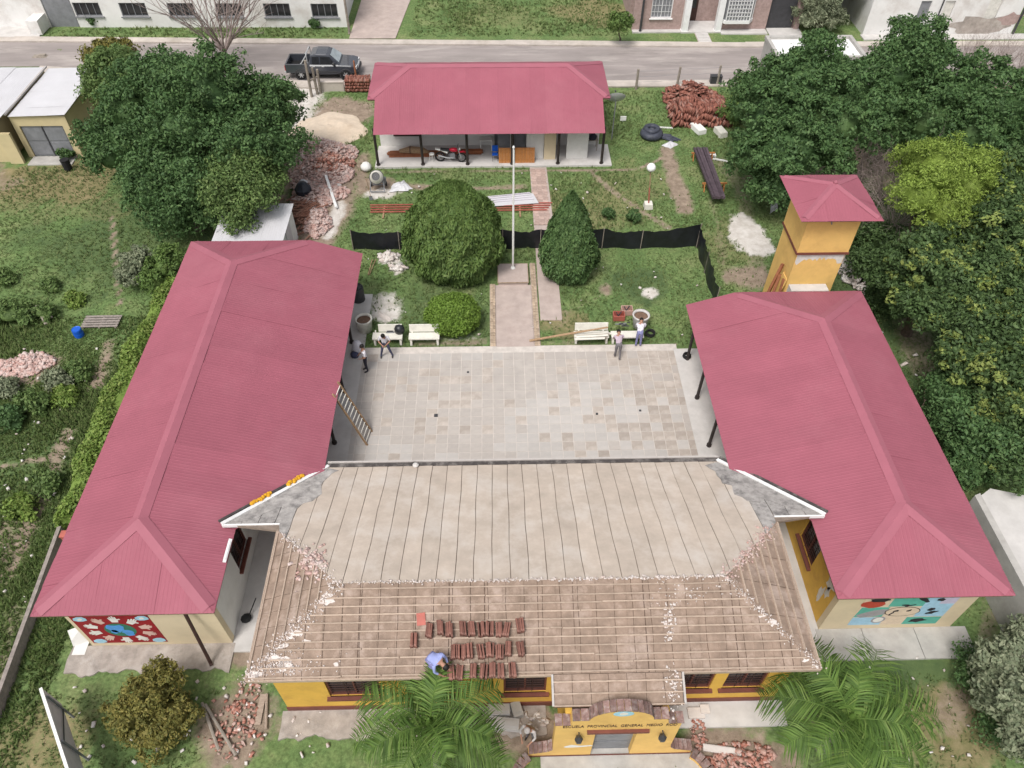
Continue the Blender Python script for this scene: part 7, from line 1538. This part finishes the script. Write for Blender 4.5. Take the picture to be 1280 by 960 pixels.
# --- left plot: blue barrel, pallets, posts
c = P(100, 420); tag(MB().lathe([(.21,0),(.23,.06),(.23,.42),(.21,.48),(.18,.46)], (c.x,c.y,0), 16).lathe([(.232,.2),(.24,.22),(.232,.24)], (c.x,c.y,0), 16).build('blue_barrel', 'plastic_blue', smooth=False), 'bright blue plastic barrel in the left plot', 'barrel')
t = thing('pallet', 'weathered grey pallet lying beside the blue barrel', 'pallet', tuple(P(128,404)))
for i in range(5): MB().bar((-.9,-.35+i*.18,.12),(.9,-.35+i*.18+.02,.12), .12, .03).build('slat', 'bark_grey', t)
for x in (-.8,0,.8): MB().bar((x,-.42,.06),(x,.45,.06), .08, .08).build('bearer', 'wood_grey', t)
t = thing('broken_post', 'broken grey post lying slanted in the left plot', 'post', tuple(P(57,398))); MB().bar((-.35,.4,.5),(.25,-.5,.05), .16, .12).build('post', 'wood_grey', t); MB().tube([(.1,.6,.3),(.5,-.2,.25)], .04, 6).build('branch', 'bark_grey', t)
# signboard at lower left (seen from behind and above)
sg = thing('signboard', 'tall white-edged signboard seen from above at bottom left', 'signboard', (-13.3, 7.9, 0)); a, b = Vector((-14.5, 9.1, 0)), Vector((-12.2, 5.9, 0)); d = (b-a).normalized(); n_ = Vector((-d.y, d.x, 0))
MB().prism([a+Vector((0,0,.6)), b+Vector((0,0,.6)), b+Vector((0,0,2.0)), a+Vector((0,0,2.0))], n_*.05).build('board', 'sheet_lilac', sg, world=True)
MB().bar(a+n_*.025+Vector((0,0,2.03)), b+n_*.025+Vector((0,0,2.03)), .09, .05).build('top_rail', 'white_paint', sg, world=True)
for k in (.08,.5,.92): p = a.lerp(b,k)+n_*.10; MB().tube([p+Vector((0,0,-.1)), p+Vector((0,0,1.95))], .035, 6).build('post', 'metal_grey', sg, world=True)
MB().bar(a.lerp(b,.08)+n_*.10+Vector((0,0,.8)), a.lerp(b,.5)+n_*.10+Vector((0,0,1.8)), .03, .03).build('brace', 'metal_dark', sg, world=True)
# poles leaning by the autumn bush, concrete slabs by the porch
t = thing('old_poles', 'two old wooden poles lying in the front garden beside the red shards', 'poles', tuple(P(278,915))); ox, oy = t.location.x, t.location.y
for (x0_, y0_), (x1_, y1_) in (((258,882),(296,945)), ((254,880),(274,938))): a, b = P(x0_,y0_), P(x1_,y1_); MB().tube([(a.x-ox,a.y-oy,.12),(b.x-ox,b.y-oy,.07)], [.05,.06], 7).build('pole', 'wood_grey', t)
a, b = P(334,868), P(333,912); tag(MB().tube([(a.x,a.y,.06),(b.x,b.y,.06)], .05, 7).cbox((a.x-.12,a.y-.5,.03), .2, 1.0, .05).build('corner_plank', 'batten'), 'pale plank on the ground at the left corner of the main building', 'plank')
for i, (px, py, sx, sy, sz, rz_, lb) in enumerate(((624,889,.75,.42,.25,.02,'pale concrete block beside the palm, upper one'), (632,907,.95,.38,.22,-.12,'pale concrete block beside the palm, lower one'), (646,890,.35,.5,.3,.3,'grey concrete lump between the blocks and the worker'))):
    c = P(px, py); o = tag(MB().cbox((0,0,sz/2), sx, sy, sz, bev=.06).cbox((sx*.1,0,sz+.01), sx*.6, sy*.5, .02).build('concrete_block', 'concrete_pale' if i < 2 else 'concrete'), lb, 'block'); o.location = (c.x, c.y, .04); o.rotation_euler.z = rz_
c = P(870, 897); o = tag(MB().cbox((0,0,.05), .55, .35, .1).cbox((.3,.1,.12), .3, .3, .06).build('plaster_lump', 'rubble_white'), 'white plaster lump and dark cloth right of the porch roof', 'rubble'); o.location = (c.x, c.y+.1, .07)
c0, c1 = P(878,935), P(925,942); tag(MB().bar((c0.x,c0.y,.08),(c1.x,c1.y,.10), .22, .08).bar((c0.x,c0.y,.135),(c1.x,c1.y,.155), .16, .02).build('white_beam', 'rubble_white'), 'pale beam lying right of the porch beside the red tiles', 'beam')
# white plank left on the left wing roof
pn = Vector((KZ,0,1)).normalized(); a = PP(288,675,(LX1,12,3.5),pn); b = PP(280,704,(LX1,12,3.5),pn); tag(MB().bar(a+pn*.07, b+pn*.07, .11, .04, up=pn).bar(a.lerp(b,.1)+pn*.10, a.lerp(b,.9)+pn*.10, .05, .02, up=pn).build('white_plank', 'trim_white'), 'white plank left on the left wing roof edge', 'plank')
c = P(78,668,1.2); tag(MB().cbox((c.x+.1,c.y,1.0), .3, .25, .4).cbox((c.x+.1,c.y,1.22), .34, .29, .05).tube([(c.x+.1,c.y,-.05),(c.x+.1,c.y,.8)], .04, 6).build('meter_box', 'bar_red'), 'small red box peeping from under the left wing eave', 'box')
c = P(309,775); tag(MB().lathe([(.02,.0),(.16,.03),(.2,.1),(.1,.18)], (c.x,c.y,.05), 9).tube([(c.x+.05,c.y,.12),(c.x+.35,c.y+.55,.6)], .02, 5).build('broom', 'rubber'), 'dark broom leaning in the passage beside the left wing', 'broom')
c = P(815,152); tag(MB().cbox((c.x-2.0,c.y,.25), .4, .06, .3).tube([(c.x-2.0,c.y+.04,0),(c.x-2.0,c.y+.04,.3)], .03, 5).build('small_plate', 'white_paint'), 'small white plate on a stick in the lawn right of the annex', 'marker')
# dark block on the road, black bin by the garage, litter boards in the right hedge
c = P(50,71); tag(MB().cbox((c.x,c.y,.06), 1.1, .45, .1, bev=.2).cbox((c.x+.2,c.y+.05,.13), .5, .3, .06).build('road_debris', 'wood_grey'), 'dark flat debris on the road at upper left', 'debris')
c = P(86,212); tag(MB().lathe([(.2,0),(.24,.05),(.26,.65),(.28,.7)], (c.x,c.y,0), 12).build('black_bin', 'rubber'), 'small black bin on the left lawn under the tree edge', 'bin')
c = P(1162,494,1.2); tag(MB().prism([Vector((c.x-.25,c.y-.2,1.0)),Vector((c.x+.25,c.y-.1,1.05)),Vector((c.x+.2,c.y+.35,1.5)),Vector((c.x-.25,c.y+.25,1.45))], (0,-.02,.04)).tube([(c.x,c.y,0),(c.x,c.y+.05,1.2)], .03, 5).build('pink_board', 'mural_pink'), 'pinkish board standing in the gap beside the right wing', 'board')

# --- stacks of tiles on the main roof
proto_t = None; sp = []
for X, Y in ((152,312),(228,262),(282,250),(328,258),(395,255),(437,255),(487,257),(530,255),(576,258),(612,258),(678,240),(352,370),(392,368),(430,365),(483,368),(528,362),(577,368),(622,352),(682,355),(335,475),(378,475),(447,465),(497,465),(542,460),(585,465),(643,460)): sp.append((480+X/4, 720+Y/4))
rows_ = ['lone stack of old roof tiles left of the upper row on the stripped roof']+['in the upper row on the stripped roof']*10+['in the middle row on the stripped roof']*8+['in the lower row near the eave']*7
ordw = ['first','second','third','fourth','fifth','sixth','seventh','eighth','ninth','last']
cnt = {}
for i, (px, py) in enumerate(sp):
    h = PP(px, py+4, (0,AY0,AZE), nF); r_ = rows_[i]; cnt[r_] = cnt.get(r_, 0)+1; k = cnt[r_]
    lb = r_ if i == 0 else 'tile stack, %s from left %s' % (ordw[k-1], r_)
    t = thing('tile_stack', lb, 'tile stack', h+nF*.05, R(rnd.gauss(0,5)), group='stacks of tiles on the stripped roof')
    for j in range(4):
        if proto_t is None: proto_t = MB().box(-.024,.024,-.19,.19,0,.23).box(-.03,.03,-.20,-.17,.02,.21).box(-.03,.03,.17,.20,.02,.21).build('tile', 'tile_red', t); o = proto_t
        else: o = piece(proto_t, (0,0,0), t)
        o.location = ((j-1.5)*.050, rnd.gauss(0,.015), -.01); o.rotation_euler = (-R(15)+math.atan(AK)+rnd.gauss(0,.03), rnd.gauss(0,.06), rnd.gauss(0,.03))
h = PP(526.5, 774, (0,AY0,AZE), nF); o = tag(MB().cbox((0,0,.05), .26, .36, .03).cbox((0,.14,.075), .26, .05, .03).build('loose_tile', 'bar_red'), 'single loose red tile on the stripped roof above the lone stack', 'tile'); o.location = h; o.rotation_euler = (math.atan(AK),0,.1)
# ================================================================== PEOPLE
def person(label, loc, heading, J, cols, hat=None):
    """J: joints in local space (x forward, y left, z up). one continuous skinned body, hair as a child"""
    t = thing('person', label, 'person', loc, heading)
    names = []; co = []; rad = []; edges = []; tagm = []
    def add(p, r_, m, par=None):
        co.append(Vector(p)); rad.append(r_); tagm.append(m)
        if par is not None: edges.append((par, len(co)-1))
        return len(co)-1
    pel = add(J['pelvis'], (.15,.12), 1); ch0 = Vector(J['pelvis']).lerp(Vector(J['chest']), .5)
    waist = add(ch0, (.14,.11), 0, pel); chest = add(J['chest'], (.165,.12), 0, waist)
    neck = add(J['neck'], (.058,.058), 2, chest); hd = Vector(J['head']); nk = Vector(J['neck']); h0 = add(nk.lerp(hd, .55), (.075,.085), 2, neck); h1 = add(hd, (.088,.10), 2, h0); up = (hd-nk).normalized(); h2 = add(hd+up*.09, (.06,.07), 2, h1)
    for s_ in ('l','r'):
        sh = add(J['sh_'+s_], (.07,.065), 0, chest); m_ = Vector(J['sh_'+s_]).lerp(Vector(J['el_'+s_]), .5); ua = add(m_, (.052,.05), 0, sh); el = add(J['el_'+s_], (.042,.042), 2 if not cols.get('long') else 0, ua); wr = add(J['wr_'+s_], (.030,.026), 2, el)
        d = (Vector(J['wr_'+s_])-Vector(J['el_'+s_])).normalized(); pm = add(Vector(J['wr_'+s_])+d*.06, (.038,.018), 2, wr); sd_ = d.orthogonal().normalized()
        for k, (o, ln) in enumerate(((-.030,.075),(-.010,.088),(.010,.082),(.030,.065))): a = add(Vector(J['wr_'+s_])+d*.10+sd_*o, (.009,.009), 2, pm); add(Vector(J['wr_'+s_])+d*(.10+ln*.55)+sd_*o*1.15+Vector((.012,0,0)), (.008,.008), 2, a)
        th = add(Vector(J['wr_'+s_])+d*.06+sd_*.05, (.010,.010), 2, pm); add(Vector(J['wr_'+s_])+d*.10+sd_*.07, (.009,.009), 2, th)
        hp = add(J['hip_'+s_], (.095,.095), 1, pel); kn = add(J['kn_'+s_], (.062,.062), 1, hp); m2 = add(Vector(J['kn_'+s_]).lerp(Vector(J['an_'+s_]), .4), (.058,.058), 1, kn); an = add(J['an_'+s_], (.040,.045), 1, m2)
        ft = Vector(J.get('toe_'+s_, Vector(J['an_'+s_])+Vector((.17,0,-.05)))); add(Vector(J['an_'+s_]).lerp(ft,.5)+Vector((0,0,-.02)), (.045,.038), 3, an); add(ft, (.038,.025), 3, len(co)-1)
    me = bpy.data.meshes.new('body'); me.from_pydata([tuple(c) for c in co], edges, []); ob = bpy.data.objects.new('body', me); COL.objects.link(ob)
    md = ob.modifiers.new('s', 'SKIN'); 
    for i, sv in enumerate(me.skin_vertices[0].data): sv.radius = rad[i]; sv.use_root = (i == 0)
    md.use_smooth_shade = True; sb = ob.modifiers.new('d', 'SUBSURF'); sb.levels = 1; sb.render_levels = 1
    bpy.context.view_layer.update(); dg = bpy.context.evaluated_depsgraph_get(); m2 = bpy.data.meshes.new_from_object(ob.evaluated_get(dg)); bpy.data.objects.remove(ob); m2.materials.clear()
    for k in ('shirt','trousers','skin','shoe'): m2.materials.append(MT[cols[k]])
    C_ = np.array([tuple(c) for c in co]); T_ = np.array(tagm)
    for p in m2.polygons: p.material_index = int(T_[np.argmin(((C_-np.array(p.center))**2).sum(1))]); p.use_smooth = True
    body = bpy.data.objects.new('body', m2); COL.objects.link(body); body.parent = t
    # hair cap, face
    fw = (Vector(J.get('look', (1,0,0)))).normalized(); b = MB(); q = MB().lathe([(.098,-.02),(.108,.03),(.098,.08),(.06,.125),(.01,.14)], (0,0,0), 12, closed=False); z = up; x = (fw-z*fw.dot(z)).normalized(); y = z.cross(x)
    b.add([hd+z*.0+x*(v[0]*1.0-.018)+y*(v[1]*.92)+z*v[2] for v in q.v], q.f); b.build('hat' if hat else 'hair', hat or 'hair', body, smooth=True)
    f = MB().cbox(hd+x*.10+z*(-.01), .03, .025, .035)
    f.build('nose', cols['skin'], body); f = MB()
    for s_ in (-1,1): f.lathe([(.002,-.008),(.011,0),(.002,.008)], hd+x*.093+y*.034*s_+z*.022, 6)
    f.build('eyes', 'hair', body); MB().bar(hd+x*.094-z*.052-y*.022, hd+x*.094-z*.052+y*.022, .008, .01).build('mouth', 'mural_tomato', body)
    f = MB()
    for s_ in (-1,1): f.lathe([(.008,-.03),(.018,0),(.008,.03)], hd+y*.095*s_, 6)
    f.build('ears', cols['skin'], body); return t
STAND = dict(pelvis=(0,0,.93), chest=(.0,0,1.28), neck=(.0,0,1.46), head=(.03,0,1.60), sh_l=(0,.19,1.38), sh_r=(0,-.19,1.38), el_l=(.0,.26,1.10), el_r=(.0,-.26,1.10), wr_l=(.20,.16,1.02), wr_r=(.20,-.14,1.04),
    hip_l=(0,.09,.88), hip_r=(0,-.09,.88), kn_l=(.02,.10,.49), kn_r=(.03,-.10,.49), an_l=(-.02,.11,.09), an_r=(.0,-.11,.09))
def var(base, **k): d = dict(base); d.update(k); return d
c = P(459, 464); person('person in white shirt and dark trousers standing at the left of the court', (c.x, c.y, .045), R(200), STAND, dict(shirt='shirt_white', trousers='jeans_dark', skin='skin', shoe='shoe'))
c = P(484, 446); person('person in white shirt and blue jeans standing legs apart before the left bench, looking down', (c.x, c.y, .04), R(-90), var(STAND, kn_l=(.05,.18,.49), kn_r=(.05,-.18,.49), an_l=(.0,.27,.09), an_r=(.02,-.27,.09), chest=(.05,0,1.26), neck=(.12,0,1.43), head=(.20,0,1.54), sh_l=(.06,.19,1.36), sh_r=(.06,-.19,1.36), el_l=(.10,.27,1.10), el_r=(.10,-.27,1.10), wr_l=(.30,.10,1.05), wr_r=(.30,-.10,1.05), look=(.7,0,-.7)),
       dict(shirt='shirt_white', trousers='jeans_blue', skin='skin', shoe='shoe'))
BEND = var(STAND, pelvis=(0,0,.90), chest=(.28,0,1.12), neck=(.42,0,1.20), head=(.54,0,1.24), sh_l=(.33,.19,1.18), sh_r=(.33,-.19,1.18), el_l=(.46,.22,.94), el_r=(.46,-.22,.94), wr_l=(.62,.12,.76), wr_r=(.62,-.12,.78), look=(.6,0,-.8))
c = P(771, 449); person('person in mauve shirt and grey trousers bending over the far right bench', (c.x, c.y, .045), R(88), var(BEND, kn_l=(.02,.10,.48), an_l=(.10,.11,.09), an_r=(-.14,-.10,.09)), dict(shirt='shirt_mauve', trousers='trousers_grey', skin='skin', shoe='shoe'))
c = P(797, 434); person('person in checked shirt and pale blue trousers leaning over the bench end by the planter', (c.x, c.y, .045), R(80), BEND, dict(shirt='shirt_check', trousers='jeans_pale', skin='skin', shoe='shoe', long=1))
h = PP(543, 834, (0,AY0,AZE), nF)
SQ = var(STAND, pelvis=(0,0,.48), chest=(.30,0,.66), neck=(.47,0,.66), head=(.60,0,.62), sh_l=(.36,.19,.70), sh_r=(.36,-.19,.70), el_l=(.42,.26,.42), el_r=(.42,-.26,.42), wr_l=(.58,.16,.20), wr_r=(.58,-.14,.20), hip_l=(.02,.10,.46), hip_r=(.02,-.10,.46), kn_l=(.30,.16,.46), kn_r=(.34,-.16,.40), an_l=(.02,.14,.09), an_r=(.05,-.14,.09), look=(.5,0,-.8))
person('roof worker in light blue shirt crouching on the stripped roof beside the tile stacks', (h.x-.12, h.y+.12, h.z+.06), R(-38), SQ, dict(shirt='shirt_blue', trousers='jeans_pale', skin='skin', shoe='shoe', long=1))
c = P(662, 924); person('worker in grey dusty clothes standing in the corner left of the porch', (c.x+.02, c.y+.02, .05), R(-120), var(BEND, chest=(.12,0,1.22), neck=(.20,0,1.38), head=(.27,0,1.48), sh_l=(.14,.19,1.30), sh_r=(.14,-.19,1.30), el_l=(.22,.27,1.02), el_r=(.22,-.27,1.02), wr_l=(.40,.18,.90), wr_r=(.40,-.12,.86)), dict(shirt='shirt_grey', trousers='trousers_grey', skin='skin', shoe='shoe', long=1), hat='shirt_grey')
